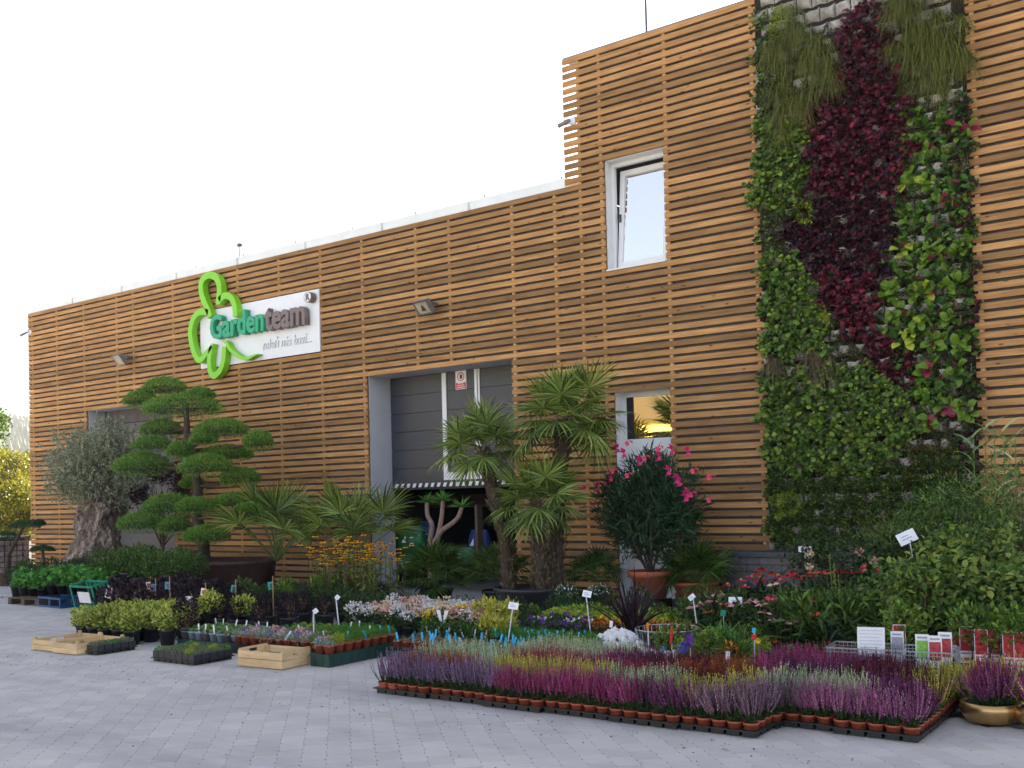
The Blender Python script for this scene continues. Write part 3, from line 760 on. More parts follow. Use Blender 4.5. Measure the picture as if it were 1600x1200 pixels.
mk('panel', boxmesh('panel', 0, LU1 - LU0, .03, .35, 0, LZ1 - .86, M['soil']), lw)  # dark soil colour stands in for the shade inside the pocket hollows
t = NT('pocket_fabric'); nz = t.noise(6, 5, t.pos(), .7)
t.link(t.ramp(nz, [(.3, (.16, .15, .13)), (.5, (.36, .34, .31)), (.68, (.66, .64, .60))]), t.b.inputs['Base Color']); t.b.inputs['Roughness'].default_value = .95
M['pocket'] = t.m
g = Geo()
for r in range(36):
    for q in range(13):
        pw = .20; x0 = q * pw + (r % 2) * pw / 2 - .02; z0 = r * .21
        if x0 + pw > LU1 - LU0: continue
        a = np.linspace(0, math.pi, 7); V = []
        for lev, (dep, zz) in enumerate(((.10, .16), (.075, .05), (.012, -.03))):
            for k in a: V.append((x0 + pw / 2 - math.cos(k) * pw / 2 * .96, .028 - math.sin(k) * dep, z0 + zz - math.sin(k) * (.10, .07, .02)[lev] - .015 * math.cos(2 * k) + (rng.normal(0, .006) if lev == 0 else 0)))
        g.add(V, [(l * 7 + k, l * 7 + k + 1, (l + 1) * 7 + k + 1, (l + 1) * 7 + k) for l in range(2) for k in range(6)])
tag(mk('pocket', g.mesh('pocket', M['pocket'], True), lw), kind='stuff')

def wall_patch(poly_px, kind, label, dens=1.0, mat=None, mat2=None, frac2=0.0, depth=.12, cat='plant', group=None):
    P = [wp(x, y, -.05) for x, y in poly_px]; A = poly_area(P)
    c = np.mean(P, 0); e_ = None
    g = Geo()
    def base(n):
        s = sample_poly(P, n); dd = rng.uniform(.0, 1, n) ** 1.5
        # clumpy relief: neighbouring leaves bulge together
        cl = .5 + .5 * np.sin(s[:, 0] * 17 + 3 * np.sin(s[:, 1] * 7)) * np.sin(s[:, 1] * 15 + 2 * np.sin(s[:, 0] * 9))
        if A > .25: s = s + np.stack([.07 * np.sin(s[:, 1] * 13 + 2) + .04 * np.sin(s[:, 1] * 31), .06 * np.sin(s[:, 0] * 14 + 1) + .03 * np.sin(s[:, 0] * 37)], 1)
        return np.stack([s[:, 0] - c[0], -.02 - depth * (.25 + .75 * cl) * (1 - dd * .7), s[:, 1] - c[1]], 1)
    if kind == 'sedge':
        n = int(A * 2600 * dens); B = base(n)
        nt = max(8, int(A * 45)); cen = B[:nt]; B = cen[rng.integers(0, nt, n)] + rng.normal(size=(n, 3)) * (.035, .02, .03)
        D = np.stack([rng.normal(0, .35, n) + .15, -rng.uniform(.25, .9, n), rng.uniform(-.2, .8, n)], 1)
        g.blades(B, D, rng.uniform(.16, .38, n), rng.uniform(.006, .011, n), rng.uniform(.8, 1.5, n), 4)
    else:
        sz, per = dict(round=(.055, 1500), heuch=(.06, 1500), small=(.026, 11000), fern=(.038, 7500), big=(.10, 420), ivy=(.04, 2200))[kind]
        n = int(A * per * dens); B = base(n)
        D = np.stack([rng.normal(0, .8, n), -rng.uniform(.15, .9, n), rng.normal(-.35 if kind in ('round', 'heuch', 'ivy') else .25, .6, n)], 1)
        N = np.stack([rng.normal(0, .45, n), -np.ones(n) * .8, rng.uniform(.1, 1.1, n)], 1)
        L = sz * rng.uniform(.45, 1.4, n)
        w = dict(round=1.0, heuch=.95, small=.6, fern=.38, big=.62, ivy=.85)[kind]
        m2 = rng.random(n) < frac2; six = kind in ('round', 'heuch', 'big', 'ivy')
        for sel, mi in ((~m2, 0), (m2, 1)):
            if sel.any(): g.leaves(B[sel], D[sel], L[sel], L[sel] * w, N[sel], .12, mi, six)
    o = mk(label[1], g.mesh(label[1], [mat, mat2] if mat2 else mat), None, (c[0], 0, c[1]))
    return tag(o, label[0], cat, group)
WP = wall_patch
WP([(1203, 45), (1225, 25), (1300, 22), (1312, 130), (1262, 165), (1268, 190), (1212, 195), (1207, 100)], 'sedge', ('patch of drooping green sedge at the upper left of the living wall', 'sedge_patch'), 1.3, M['l_sedge'])
WP([(1385, -30), (1506, -70), (1508, 165), (1462, 145), (1425, 105), (1390, 70)], 'sedge', ('big patch of drooping sedge at the top right of the living wall', 'sedge_patch'), 1.4, M['l_sedge'])
WP([(1204, 12), (1240, 12), (1238, 58), (1205, 62)], 'small', ('bright yellow-green fern at the top left corner of the living wall', 'lime_fern'), 1.0, M['l_lime'], M['l_geum'], .4)
WP([(1183, 75), (1210, 70), (1212, 120), (1205, 190), (1184, 180)], 'ivy', ('dark ivy along the top left edge of the living wall', 'ivy_patch'), .9, M['l_dark'])
WP([(1187, 195), (1265, 188), (1266, 290), (1250, 332), (1184, 325), (1166, 300), (1168, 280), (1185, 270)], 'round', ('yellow-green lady\'s mantle bulging over the left edge of the living wall', 'round_leaf_plant'), 1.2, M['l_geum'], M['l_green'], .4, .22)
WP([(1190, 330), (1228, 332), (1226, 400), (1192, 400)], 'small', ('dark olive moss-like sedum at the left edge of the living wall', 'sedum_patch'), 1.0, M['l_dark'], M['l_dry'], .5)
WP([(1195, 400), (1250, 400), (1280, 450), (1300, 540), (1290, 555), (1198, 560)], 'round', ('green geum leaves on the left of the living wall below the sedum', 'round_leaf_plant'), 1.2, M['l_geum'], M['l_green'], .5, .24)
WP([(1265, 462), (1285, 465), (1306, 515), (1285, 500)], 'small', ('small acid-yellow fern between burgundy and green leaves', 'lime_fern'), 1.2, M['l_lime'], None, 0, .2)
WP([(1246, 318), (1274, 315), (1272, 352), (1248, 354)], 'small', ('tiny lime fern tuft in the burgundy leaves', 'lime_fern'), 1.0, M['l_lime'], M['l_geum'], .5, .2)
WP([(1318, 14), (1382, 6), (1392, 60), (1400, 120), (1420, 165), (1428, 250), (1402, 300), (1300, 310), (1262, 285), (1266, 160), (1302, 138), (1318, 60)], 'heuch', ('broad mass of burgundy coral bells high on the living wall', 'burgundy_plant'), 1.5, M['l_heuch'], M['l_heuchred'], .18, .24)
WP([(1240, 310), (1400, 310), (1392, 400), (1378, 440), (1275, 420), (1240, 400), (1226, 345)], 'heuch', ('darkest purple-black coral bells in the middle of the living wall', 'burgundy_plant'), 1.4, M['l_heuch'], M['l_purple'], .4, .14)
WP([(1275, 420), (1378, 440), (1366, 490), (1352, 532), (1305, 505)], 'heuch', ('redder coral bells at mid height of the living wall', 'burgundy_plant'), 1.5, M['l_heuch'], M['l_heuchred'], .40, .24)
WP([(1345, 515), (1395, 530), (1440, 560), (1420, 612), (1370, 600)], 'heuch', ('lowest burgundy clump of the living wall', 'burgundy_plant'), 1.2, M['l_heuch'], M['l_heuchred'], .15, .12)
WP([(1192, 555), (1300, 548), (1292, 578), (1196, 582)], 'sedge', ('strip of dry brown grass across the living wall', 'dry_grass'), .8, M['l_dry'])
WP([(1196, 590), (1300, 570), (1372, 572), (1440, 640), (1442, 690), (1340, 740), (1206, 735), (1192, 640)], 'round', ('large carpet of round geranium leaves in the lower living wall', 'round_leaf_plant'), 1.3, M['l_green'], M['l_geum'], .45, .28)
WP([(1205, 735), (1340, 738), (1500, 700), (1520, 860), (1206, 862)], 'fern', ('dark fern and moss carpet at the foot of the living wall', 'fern_carpet'), 1.0, M['l_dark'], M['l_geum'], .3, .2)
WP([(1206, 775), (1245, 765), (1260, 800), (1215, 815)], 'small', ('yellow-green fern low at the left foot of the living wall', 'lime_fern'), 1.2, M['l_geum'], M['l_lime'], .35, .25)
WP([(1420, 700), (1500, 690), (1505, 760), (1425, 770)], 'fern', ('reddish bronze ferns at the lower right of the living wall', 'bronze_fern'), .8, M['l_orange'], M['l_dark'], .6, .16)
WP([(1372, 90), (1420, 100), (1440, 160), (1400, 160)], 'fern', ('small green tuft below the top right sedge', 'fern_tuft'), .8, M['l_green'], M['l_dry'], .3, .1)
WP([(1490, 230), (1516, 230), (1520, 345), (1494, 350)], 'small', ('grey-green heathery tuft on the right edge of the living wall', 'grey_tuft'), .9, M['l_dark'], M['l_dry'], .6, .1)
WP([(1186, 60), (1505, 20), (1525, 640), (1528, 700), (1500, 850), (1206, 860)], 'small', ('thin layer of small dark creeping plants over the fabric pockets', 'creeping_layer'), .8, M['l_dark'], M['l_dry'], .35, .05)
WP([(1180, 20), (1204, 16), (1214, 400), (1222, 860), (1203, 862), (1188, 400)], 'round', ('narrow fringe of small leaves down the far border of the living wall', 'leaf_fringe'), .7, M['l_dark'], M['l_geum'], .4, .12)
WP([(1492, 150), (1512, 150), (1528, 640), (1532, 800), (1505, 800), (1500, 640)], 'round', ('narrow fringe of small leaves down the near border of the living wall', 'leaf_fringe'), .8, M['l_dark'], M['l_heuch'], .35, .12)
0 and WP([(1300, 20), (1325, 15), (1325, 60), (1300, 130)], 'heuch', ('small dark red tuft beside the top of the burgundy band', 'burgundy_plant'), .8, M['l_heuch'], M['l_dry'], .3, .12)
0 and WP([(1240, 20), (1300, 10), (1302, 45), (1242, 50)], 'small', ('dry twiggy growth on the top pockets of the living wall', 'dry_tuft'), .35, M['l_dry'], M['l_geum'], .4, .12)
# bergenias: individual rosettes with big leaves
bl = Geo()
def big_leaf_mesh(name, mats, L=.15, W=.10):
    g = Geo(); V = [(0, 0, 0)]; rows = [(.12, .25, .0), (.4, .85, .02), (.7, 1.0, .025), (.92, .65, .0), (1.0, 0, -.02)]
    V = [(0, 0, 0)]
    for t_, w, h in rows[:-1]: V += [(L * t_, -W / 2 * w, h * .6 + .012), (L * t_, 0, h * .6), (L * t_, W / 2 * w, h * .6 + .012)]
    V += [(L, 0, -.02)]
    F3 = [(0, 2, 1), (0, 3, 2)]; F4 = []
    for i in range(3):
        a = 1 + i * 3; F4 += [(a, a + 1, a + 4, a + 3), (a + 1, a + 2, a + 5, a + 4)]
    a = 10; F3 += [(a, a + 1, 13), (a + 1, a + 2, 13)]
    g.add(V, F3); g.F.append((np.array(F4), 0))
    return g.mesh(name, mats, True)
BL = {k: big_leaf_mesh('leaf', M[m]) for k, m in dict(g='l_berg', r='l_bergred', y='l_lime').items()}
def leaf_rot(D, N=(0, 0, 1)):
    D = Vector(D).normalized(); N = Vector(N); S = N.cross(D)
    if S.length < 1e-3: S = Vector((0, 1, 0)).cross(D)
    S.normalize(); N = D.cross(S)
    return Matrix((D, S, N)).transposed().to_euler()
berg = [(1425, 180, 'green'), (1470, 195, 'dark'), (1505, 205, 'red'), (1410, 235, 'green'), (1440, 230, 'pinkish'), (1418, 285, 'lime'), (1455, 290, 'green'), (1478, 318, 'red'), (1425, 340, 'green'), (1415, 390, 'lime'), (1455, 395, 'green'), (1500, 390, 'green'),
        (1395, 450, 'green'), (1440, 450, 'lime'), (1490, 445, 'green'), (1400, 490, 'green'), (1435, 500, 'lime'), (1480, 500, 'dark'), (1420, 530, 'yellow'), (1460, 540, 'pinkish'), (1505, 540, 'green'), (1450, 580, 'red'), (1495, 585, 'dark'), (1440, 620, 'green'), (1480, 640, 'red'), (1510, 650, 'green'),
        (1455, 665, 'pinkish')]
hrow = {}
for i, (x, y, tone) in enumerate(berg):
    u, z = wp(x, y, -.06); hgt = 'upper' if y < 300 else 'middle' if y < 480 else 'lower'
    key = (tone, hgt); hrow[key] = hrow.get(key, 0) + 1
    desc = {'green': 'fresh green', 'dark': 'dark green', 'red': 'crimson-tinged', 'pinkish': 'pink and green', 'lime': 'lime green', 'yellow': 'yellowing'}[tone]
    e = empty('bergenia', (u, -.03, z), f'{desc} large-leaved bergenia in the {hgt} right part of the living wall' + ('' if hrow[key] == 1 else f', {["", "", "second", "third", "fourth", "fifth", "sixth"][hrow[key]]} of them from the top'), 'plant', 'bergenias in the living wall')
    nl = rng.integers(11, 16)
    for j in range(nl):
        a = rng.uniform(0, 2 * math.pi); el = rng.uniform(.1, 1.1)
        D = (math.cos(a) * math.cos(el), -math.sin(el), math.sin(a) * math.cos(el) + .15)
        k = 'g'
        if tone == 'red' and j % 2: k = 'r'
        if tone == 'pinkish' and j % 4 == 0: k = 'r'
        if tone in ('lime', 'yellow') and j % 3 == 0: k = 'y'
        if tone == 'yellow' and j % 2: k = 'y'
        s = rng.uniform(.6, 1.15) * (1 if tone != 'dark' else .85)
        mk('leaf', BL[k], e, (rng.uniform(-.08, .08), rng.uniform(-.08, .02), rng.uniform(-.08, .08)), leaf_rot(D, (0, -1, .6)), (s, s, s))
WP([(1400, 160), (1515, 185), (1524, 640), (1440, 640), (1392, 560), (1384, 440), (1398, 330), (1402, 250)], 'big', ('thin mixed ground leaves between the bergenias of the living wall', 'mixed_leaves'), .85, M['l_berg'], M['l_bergred'], .07, .12)
# stone planter at the foot
sw = empty('stone_planter', (-5.5, -.42, 0), 'low dry-stone planter wall with dark capstone under the living wall', 'planter')
M['stone'] = plain('grey_wall_stone', (.12, .11, .115), .9, var=.35, scale=12)
M['capstone'] = plain('dark_capstone', (.045, .05, .06), .55, var=.2)
mk('core', boxmesh('core', .03, 3.3, .03, .41, 0, .76, M['black']), sw)
mk('capstone', boxmesh('capstone', -.03, 3.3, -.03, .41, .765, .83, M['capstone']), sw)
for r in range(8):
    x = 0
    while x < 3.25:
        w = rng.uniform(.18, .48); w = min(w, 3.28 - x)
        if w < .05: break
        d0 = rng.uniform(0, .018); zz = r * .095
        mk('stone', boxmesh('stone', x + .004, x + w - .004, d0 - .004, .028, zz + .004, zz + .091, M['stone']), sw); x += w
mk('soil', boxmesh('soil', .05, 3.3, .05, .40, .70, .762, M['soil']), sw)

# ================================================================ PLANT BUILDERS
def pot_mesh(name, r, h, mat, n=14, taper=.74, rim=.012):
    g = Geo(); g.lathe([(0, .001), (r * taper, .001), (r * .95, h * .82), (r, h * .82), (r * 1.03, h * .97), (r * .97, h), (r * .9, h * .98), (r * .88, h * .88)], n, 0)
    g.lathe([(r * .9, h * .87), (0, h * .9)], n, 1)
    return g.mesh(name, [mat, M['soil']], True)
_pc = {}
def pot(r, h, mat):
    k = (round(r, 3), round(h, 3), mat)
    if k not in _pc: _pc[k] = pot_mesh('pot', r, h, M[mat])
    return _pc[k]
def sph(n):
    return unit(rng.normal(size=(n, 3)))
def blob(g, c, r, n, L, wr=.5, up=.3, mi=0, shell=.55, six=False):
    """leaves through an ellipsoid"""
    d = sph(n); rr = rng.uniform(shell, 1, n)[:, None]
    lump = 1 + .13 * np.sin(d[:, :1] * 7 + 1) * np.sin(d[:, 1:2] * 6 + 2) * np.sin(d[:, 2:] * 7)
    P = np.array(c) + d * rr * np.array(r) * lump
    D = d * .7 + rng.normal(size=(n, 3)) * .6 + (0, 0, up)
    LL = L * rng.uniform(.6, 1.3, n)
    g.leaves(P, D, LL, LL * wr, d + (0, 0, .7) + rng.normal(size=(n, 3)) * .4, .12, mi, six)
def twigs(g, c, r, n, base, rad_=.006, mi=0):
    for _ in range(n):
        d = sph(1)[0]; d[2] = abs(d[2]) * .8 + .1
        e = np.array(c) + d * np.array(r) * .85; b = np.array(base, float)
        m = (b + e) / 2 + rng.normal(size=3) * .08 * np.linalg.norm(e - b)
        g.tube([b, m, e], [rad_ * 1.4, rad_, rad_ * .4], 4, mi, cap=False)

# ---- fan palms
def fan_leaf(name, mat, droop=.2, L=.52, pet=.45, nseg=30, span=152):
    g = Geo(); hub = np.array((pet, 0, 0.0))
    pz = lambda t_: -.0 * t_
    g.bar((0, 0, 0), (pet * .5, 0, .02), .016, .010, 1); g.bar((pet * .5, 0, .02), (pet, 0, 0), .013, .008, 1)
    V = []; F = []
    for i in range(nseg):
        a = rad(-span + 2 * span * i / (nseg - 1)); da = rad(span / (nseg - 1)) * .98
        l = L * (.62 + .38 * math.cos(a / 2) ** 1.2) * rng.uniform(.93, 1.05)
        tw = droop * (1 + .8 * abs(math.sin(a)))
        def P(rr, ang, lift):
            x = hub[0] + math.cos(ang) * rr; y = math.sin(ang) * rr
            z = -tw * rr * rr / L * .9 + lift + .10 * abs(math.sin(ang)) * rr
            return (x, y, z)
        k = len(V); dr = -.35 * L * (droop + rng.uniform(-.02, .12))
        V += [P(0, a, 0), P(l * .42, a - da * .9, .0), P(l * .45, a, .025 * L), P(l * .42, a + da * .9, .0), P(l * .78, a - da * .3, 0), P(l * .78, a + da * .3, 0), P(l, a + rng.normal(0, .02), dr * .5)]
        F += [(k, k + 1, k + 2, k + 3), (k + 1, k + 4, k + 5, k + 2), (k + 2, k + 5, k + 5, k + 3)]
    Fq = [f for f in F if len(set(f)) == 4]; Ft = [tuple(dict.fromkeys(f)) for f in F if len(set(f)) == 3]
    T = [(7 * i + 4, 7 * i + 6, 7 * i + 5) for i in range(nseg)]
    g.add(V, Fq); g.F.append((np.array(Ft + T) + (g.n - len(V)), 0))
    return g.mesh(name, [mat, M['stem']])
FAN = [fan_leaf('frond', M['l_palm'], d, span=160) for d in (.06, .16, .32)]
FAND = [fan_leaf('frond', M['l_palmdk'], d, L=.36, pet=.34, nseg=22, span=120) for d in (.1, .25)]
FANL = [fan_leaf('frond', M['l_palm'], d, L=.46, pet=.68, nseg=24, span=105) for d in (.08, .25)]
def palm_trunk(P, R, hair=620):
    g = Geo(); g.tube(P, R, 10, 0)
    P = np.array(P); n = hair; t_ = rng.uniform(0, 1, n) * (len(P) - 1); i = np.minimum(t_.astype(int), len(P) - 2); f = (t_ - i)[:, None]
    c = P[i] * (1 - f) + P[i + 1] * f; a = rng.uniform(0, 2 * math.pi, n); rr = np.interp(t_, range(len(P)), R)
    out = np.stack([np.cos(a), np.sin(a), np.zeros(n)], 1)
    g.leaves(c + out * rr[:, None] * .9, out * .5 + (0, 0, .9) + rng.normal(size=(n, 3)) * .3, rng.uniform(.05, .11, n), .034, out, .1, 1)
    return g.mesh('trunk', [M['bark'], M['l_dry']])
def place_fronds(root, top, n, meshes, el0=-35, el1=80, s=1.0, r0=.05, seed_rot=0):
    for i in range(n):
        t_ = i / (n - 1); el = rad(el1 + (el0 - el1) * t_ ** .9 + rng.normal(0, 7)); az = i * 2.399 + seed_rot + rng.normal(0, .12)
        D = Vector((math.cos(az) * math.cos(el), math.sin(az) * math.cos(el), math.sin(el)))
        Nn = Vector((-math.cos(az) * math.sin(el), -math.sin(az) * math.sin(el), math.cos(el)))
        me = meshes[min(int(t_ * len(meshes)), len(meshes) - 1)]
        k = s * rng.uniform(.82, 1.08) * (1 - .15 * (t_ < .2))
        # folded blades: turn about the stalk a little
        m = Matrix((D, Nn.cross(D), Nn)).transposed() @ Matrix.Rotation(rng.normal(0, .35), 3, 'X')
        mk('frond', me, root, Vector(top) + D * r0, m.to_euler(), (k, k, k))
# tub with three windmill palms
tu, _z = wp(832, 930, -1.75)
tub = tag(mk('palm_tub', Geo().lathe([(0, .001), (.40, .001), (.50, .36), (.53, .36), (.53, .41), (.49, .41), (.48, .36), (0, .37)], 28).mesh('palm_tub', M['charcoal'], True), loc=(tu, -1.75, 0)), 'wide dark grey tub holding the windmill palms', 'tub')
def windmill(px, py, v, base_px, label, n, s, r=.085):
    u, z = wp(px, py, v); ub, zb_ = wp(base_px[0], base_px[1], v); zb_ = .36
    e = empty('windmill_palm', (ub, v, zb_), label, 'palm tree')
    d = u - ub; h = z - zb_
    P = [(0, 0, 0), (d * .15, .02, h * .35), (d * .55, -.02, h * .7), (d, 0, h)]
    mk('trunk', palm_trunk(P, [r * 1.05, r, r * 1.05, r * .95]), e)
    place_fronds(e, (d, 0, h), n, FAN, s=s)
windmill(884, 655, -1.6, (868, 905), 'tallest windmill palm with a shaggy trunk behind the dark tub', 30, .98, .10)
windmill(752, 700, -1.8, (795, 905), 'leaning windmill palm in front of the garage door', 24, .86, .09)
windmill(840, 785, -2.0, (843, 905), 'shortest windmill palm at the front of the tub', 26, .80, .095)
def bush_palm(px, py, v, zc, n, s, meshes, label, potk=None, el0=5, el1=85, name='fan_palm_bush', cat='palm'):
    u, z = wp(px, py, v)
    e = empty(name, (u, v, 0), label, cat)
    if potk:
        mk('pot', pot(*potk), e)
    else: mk('stump', Geo().tube([(0, 0, 0), (0, 0, zc)], [.09, .07], 8).mesh('stump', M['bark']), e)
    place_fronds(e, (0, 0, zc), n, meshes, el0, el1, s, 0.02)
bush_palm(432, 850, -1.3, .62, 19, 1.40, FANL, 'long-stalked fan palm to the right of the round brown planter', (.2, .3, 'black'), 34, 87)
bush_palm(548, 850, -1.0, .62, 19, 1.35, FANL, 'long-stalked fan palm in front of the grey garage jamb', (.2, .3, 'black'), 34, 87)
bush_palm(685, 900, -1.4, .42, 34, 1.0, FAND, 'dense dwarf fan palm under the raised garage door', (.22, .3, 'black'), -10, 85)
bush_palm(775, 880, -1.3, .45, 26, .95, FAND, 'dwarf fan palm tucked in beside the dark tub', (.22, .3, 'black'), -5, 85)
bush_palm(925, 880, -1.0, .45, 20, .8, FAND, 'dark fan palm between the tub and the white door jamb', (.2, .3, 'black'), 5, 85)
u, z = wp(1085, 915, -.85)
e = empty('bowl_palm', (u, -.85, 0), 'dwarf fan palm in a wide terracotta bowl beside the stone planter', 'palm')
mk('plinth', boxmesh('plinth', -.22, .22, -.22, .22, 0, .24, M['black']), e)
mk('bowl', Geo().lathe([(0, .25), (.2, .25), (.28, .42), (.31, .42), (.32, .46), (.29, .46), (.27, .42), (0, .42)], 24).mesh('bowl', M['terracotta'], True), e)
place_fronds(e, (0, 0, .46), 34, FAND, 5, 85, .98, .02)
# ---- oleander
u, z = wp(1018, 920, -.95)
e = empty('oleander', (u, -.95, 0), 'tall dark oleander with pink flowers in a terracotta pot', 'shrub')
mk('plinth', boxmesh('plinth', -.2, .2, -.2, .2, 0, .22, M['black']), e)
mk('pot', Geo().lathe([(0, .23), (.19, .23), (.27, .52), (.31, .52), (.32, .60), (.285, .60), (.27, .54), (0, .55)], 24).mesh('pot', M['terracotta'], True), e)
g = Geo(); twigs(g, (0, 0, 1.5), (.7, .45, .7), 16, (0, 0, .5), .012)
mk('stems', g.mesh('stems', M['bark']), e)
g = Geo()
tips = []
for _ in range(260):
    d = sph(1)[0]; c = np.array((0, 0, 1.48)) + d * np.array((.80, .5, .66)) * rng.uniform(.3, 1)
    tips.append(c); nn = 28
    D = unit(d * .5 + rng.normal(size=(nn, 3)) * .7 + (0, 0, .45)); LL = rng.uniform(.10, .19, nn)
    g.leaves(c + rng.normal(size=(nn, 3)) * .05, D, LL, LL * .14, None, .04)
blob(g, (0, 0, 1.2), (.66, .42, .5), 4200, .15, .14, .3, 0, .1)
mk('foliage', g.mesh('foliage', M['l_oleander']), e)
flo = [(1075, 705), (1115, 745), (1050, 702), (985, 692), (975, 708), (1012, 715), (1030, 712), (962, 735), (955, 745), (985, 742), (1045, 735), (1088, 735), (1058, 748), (1113, 745), (1075, 770), (1085, 772), (1072, 776), (930, 787), (935, 760), (918, 760), (1000, 720), (1033, 700), (965, 700), (1113, 780), (1062, 752), (950, 755)]
flower_me = {}
def cluster(nm, n, r, L):
    g = Geo()
    for _ in range(n):
        c = rng.normal(size=3) * r; ax = unit(rng.normal(size=3) + (0, -.8, .4))
        s_ = unit(np.cross(ax, (0, .3, 1.))); t_ = np.cross(ax, s_)
        a = np.arange(5) * 2 * math.pi / 5
        D = np.cos(a)[:, None] * s_ + np.sin(a)[:, None] * t_ + ax * .3
        g.leaves(np.repeat(c[None], 5, 0), D, L, L * .75, np.repeat(ax[None], 5, 0), .05)
    return g.mesh('blossom', M[nm])
PK = [cluster('f_magenta', 6, .036, .038), cluster('f_pink', 4, .03, .036)]
for i, (x, y) in enumerate(flo):
    v = -.95 - .52 * math.sqrt(max(0, 1 - ((x - 1020) / 100) ** 2)) + .05
    uu, zz = wp(x, y, v); mk('blossom', PK[i % 2], e, (uu - u, v + .95, zz))

# ---- cloud-pruned pine in the round brown planter
PVV = -1.75
pu, _ = wp(352, 900, PVV)
pl = tag(mk('round_planter', Geo().lathe([(0, .001), (.78, .001), (.86, .62), (.88, .62), (.88, .68), (.82, .68), (.82, .60), (0, .62)], 40).mesh('round_planter', [M['brown_pot']], True), loc=(pu, PVV, 0)), 'large round rust-brown planter holding the cloud pine', 'planter')
def pxv(x, y, dv=0.0, base=PVV): a = wp(x, y, base + dv); return np.array((a[0], base + dv, a[1]))
pb = pxv(320, 868)
pine = empty('cloud_pine', (pb[0], PVV, .6), 'tall cloud-pruned pine with flat layered green pads', 'tree')
O = np.array((pb[0], PVV, .6))
path = [(320, 885), (316, 840), (306, 800), (309, 760), (300, 722), (293, 690), (291, 650), (286, 628), (262, 610)]
g = Geo(); P = [pxv(x, y) - O for x, y in path]; P[0][2] = -.03
Ps = smooth_path(P, 4); g.tube(Ps, np.interp(np.linspace(0, 1, len(Ps)), [0, .3, .7, 1], [.115, .085, .055, .03]) * (1 + .08 * np.sin(np.arange(len(Ps)) * 2.3)), 9)
pads = [(257, 602, 37, 14, .1), (220, 621, 28, 12, -.1), (285, 630, 66, 17, 0), (312, 614, 24, 9, .2), (252, 667, 35, 13, .1), (345, 666, 44, 13, 0), (318, 683, 22, 9, -.3), (237, 691, 33, 11, -.2), (282, 700, 22, 12, -.35),
        (403, 685, 25, 14, .1), (352, 706, 45, 11, .25), (222, 721, 48, 16, -.1), (322, 723, 45, 15, -.3), (375, 742, 33, 13, .2), (265, 785, 45, 16, 0), (305, 787, 32, 11, -.4), (370, 780, 45, 11, .1), (388, 794, 24, 9, -.2),
        (220, 813, 40, 14, -.15), (273, 818, 26, 13, -.1), (322, 832, 38, 12, -.4), (300, 752, 20, 8, .4)]
rngs = [(.35, .6)]
pad_id = 0
for x, y, rx, ry, dv in pads:
    c = pxv(x, y, dv) - O; s_ = px_scale(x, y, PVV + dv); a, h = rx * 1.08 / s_, ry * .95 / s_
    # limb from trunk to pad
    tp = min(Ps, key=lambda q: abs(q[2] - (c[2] - .12)) + (0 if q[2] < c[2] else .5))
    mid = (tp + c) / 2 + (0, 0, -.06)
    g.tube(smooth_path([tp, mid, c + (0, 0, -h * .55)], 4), np.interp(np.linspace(0, 1, 9), [0, 1], [.035, .016]), 6, 0, False)
    for k in range(5):
        an = rng.uniform(0, 6.28); g.tube([c + (0, 0, -h * .6), c + (math.cos(an) * a * .6, math.sin(an) * a * .5, -h * .35)], [.013, .006], 4, 0, False)
    gg = Geo(); n = int(2300 * a / .5) + 700
    n = int(n * 2.2)
    d = sph(n); d[:, 2] = np.abs(d[:, 2]) * np.where(rng.random(n) < .12, -.5, 1)
    tuft = .07 * np.sin(d[:, 0] * a * 30 + x) * np.sin(d[:, 1] * a * 34 + y)
    rr = rng.uniform(.80, 1, n) + tuft
    Pp = c + d * rr[:, None] * (a, a * .8, h * 1.75) + (0, 0, -h * .85)
    Dd = d * (.8, .8, .5) + (0, 0, .75) + rng.normal(size=(n, 3)) * .33
    gg.leaves(Pp, Dd, rng.uniform(.035, .06, n), .007, None, .02)
    # dark inner twigs
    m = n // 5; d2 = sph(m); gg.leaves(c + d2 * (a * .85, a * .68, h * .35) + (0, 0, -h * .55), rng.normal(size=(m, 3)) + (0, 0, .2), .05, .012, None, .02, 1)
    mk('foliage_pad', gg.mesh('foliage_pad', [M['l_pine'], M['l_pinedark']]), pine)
mk('trunk', g.mesh('trunk', M['bark'], True), pine)
mk('soil', Geo().lathe([(.81, 0.028), (0, .05)], 24).mesh('soil', M['soil']), pl, (0, 0, .6))

# ---- dark leaved little tree between olive and pine
c_ = pxv(252, 768, 0, -.75); e = empty('purple_leaved_tree', (c_[0], -.75, 0), 'small dark purple-leaved tree between the olive and the cloud pine', 'tree')
g = Geo(); g.tube([(0, 0, 0), (.03, 0, .8), (0, 0, c_[2])], [.04, .03, .02], 6); twigs(g, (0, 0, c_[2]), (.6, .5, .5), 12, (0, 0, .8), .01)
mk('trunk', g.mesh('trunk', M['bark']), e)
g = Geo()
for _ in range(22):
    d = sph(1)[0]; blob(g, np.array((0, 0, c_[2])) + d * (.62, .4, .48), (.24, .22, .2), 150, .06, .5, .2, 0, .2)
mk('crown', g.mesh('crown', M['l_purple']), e)
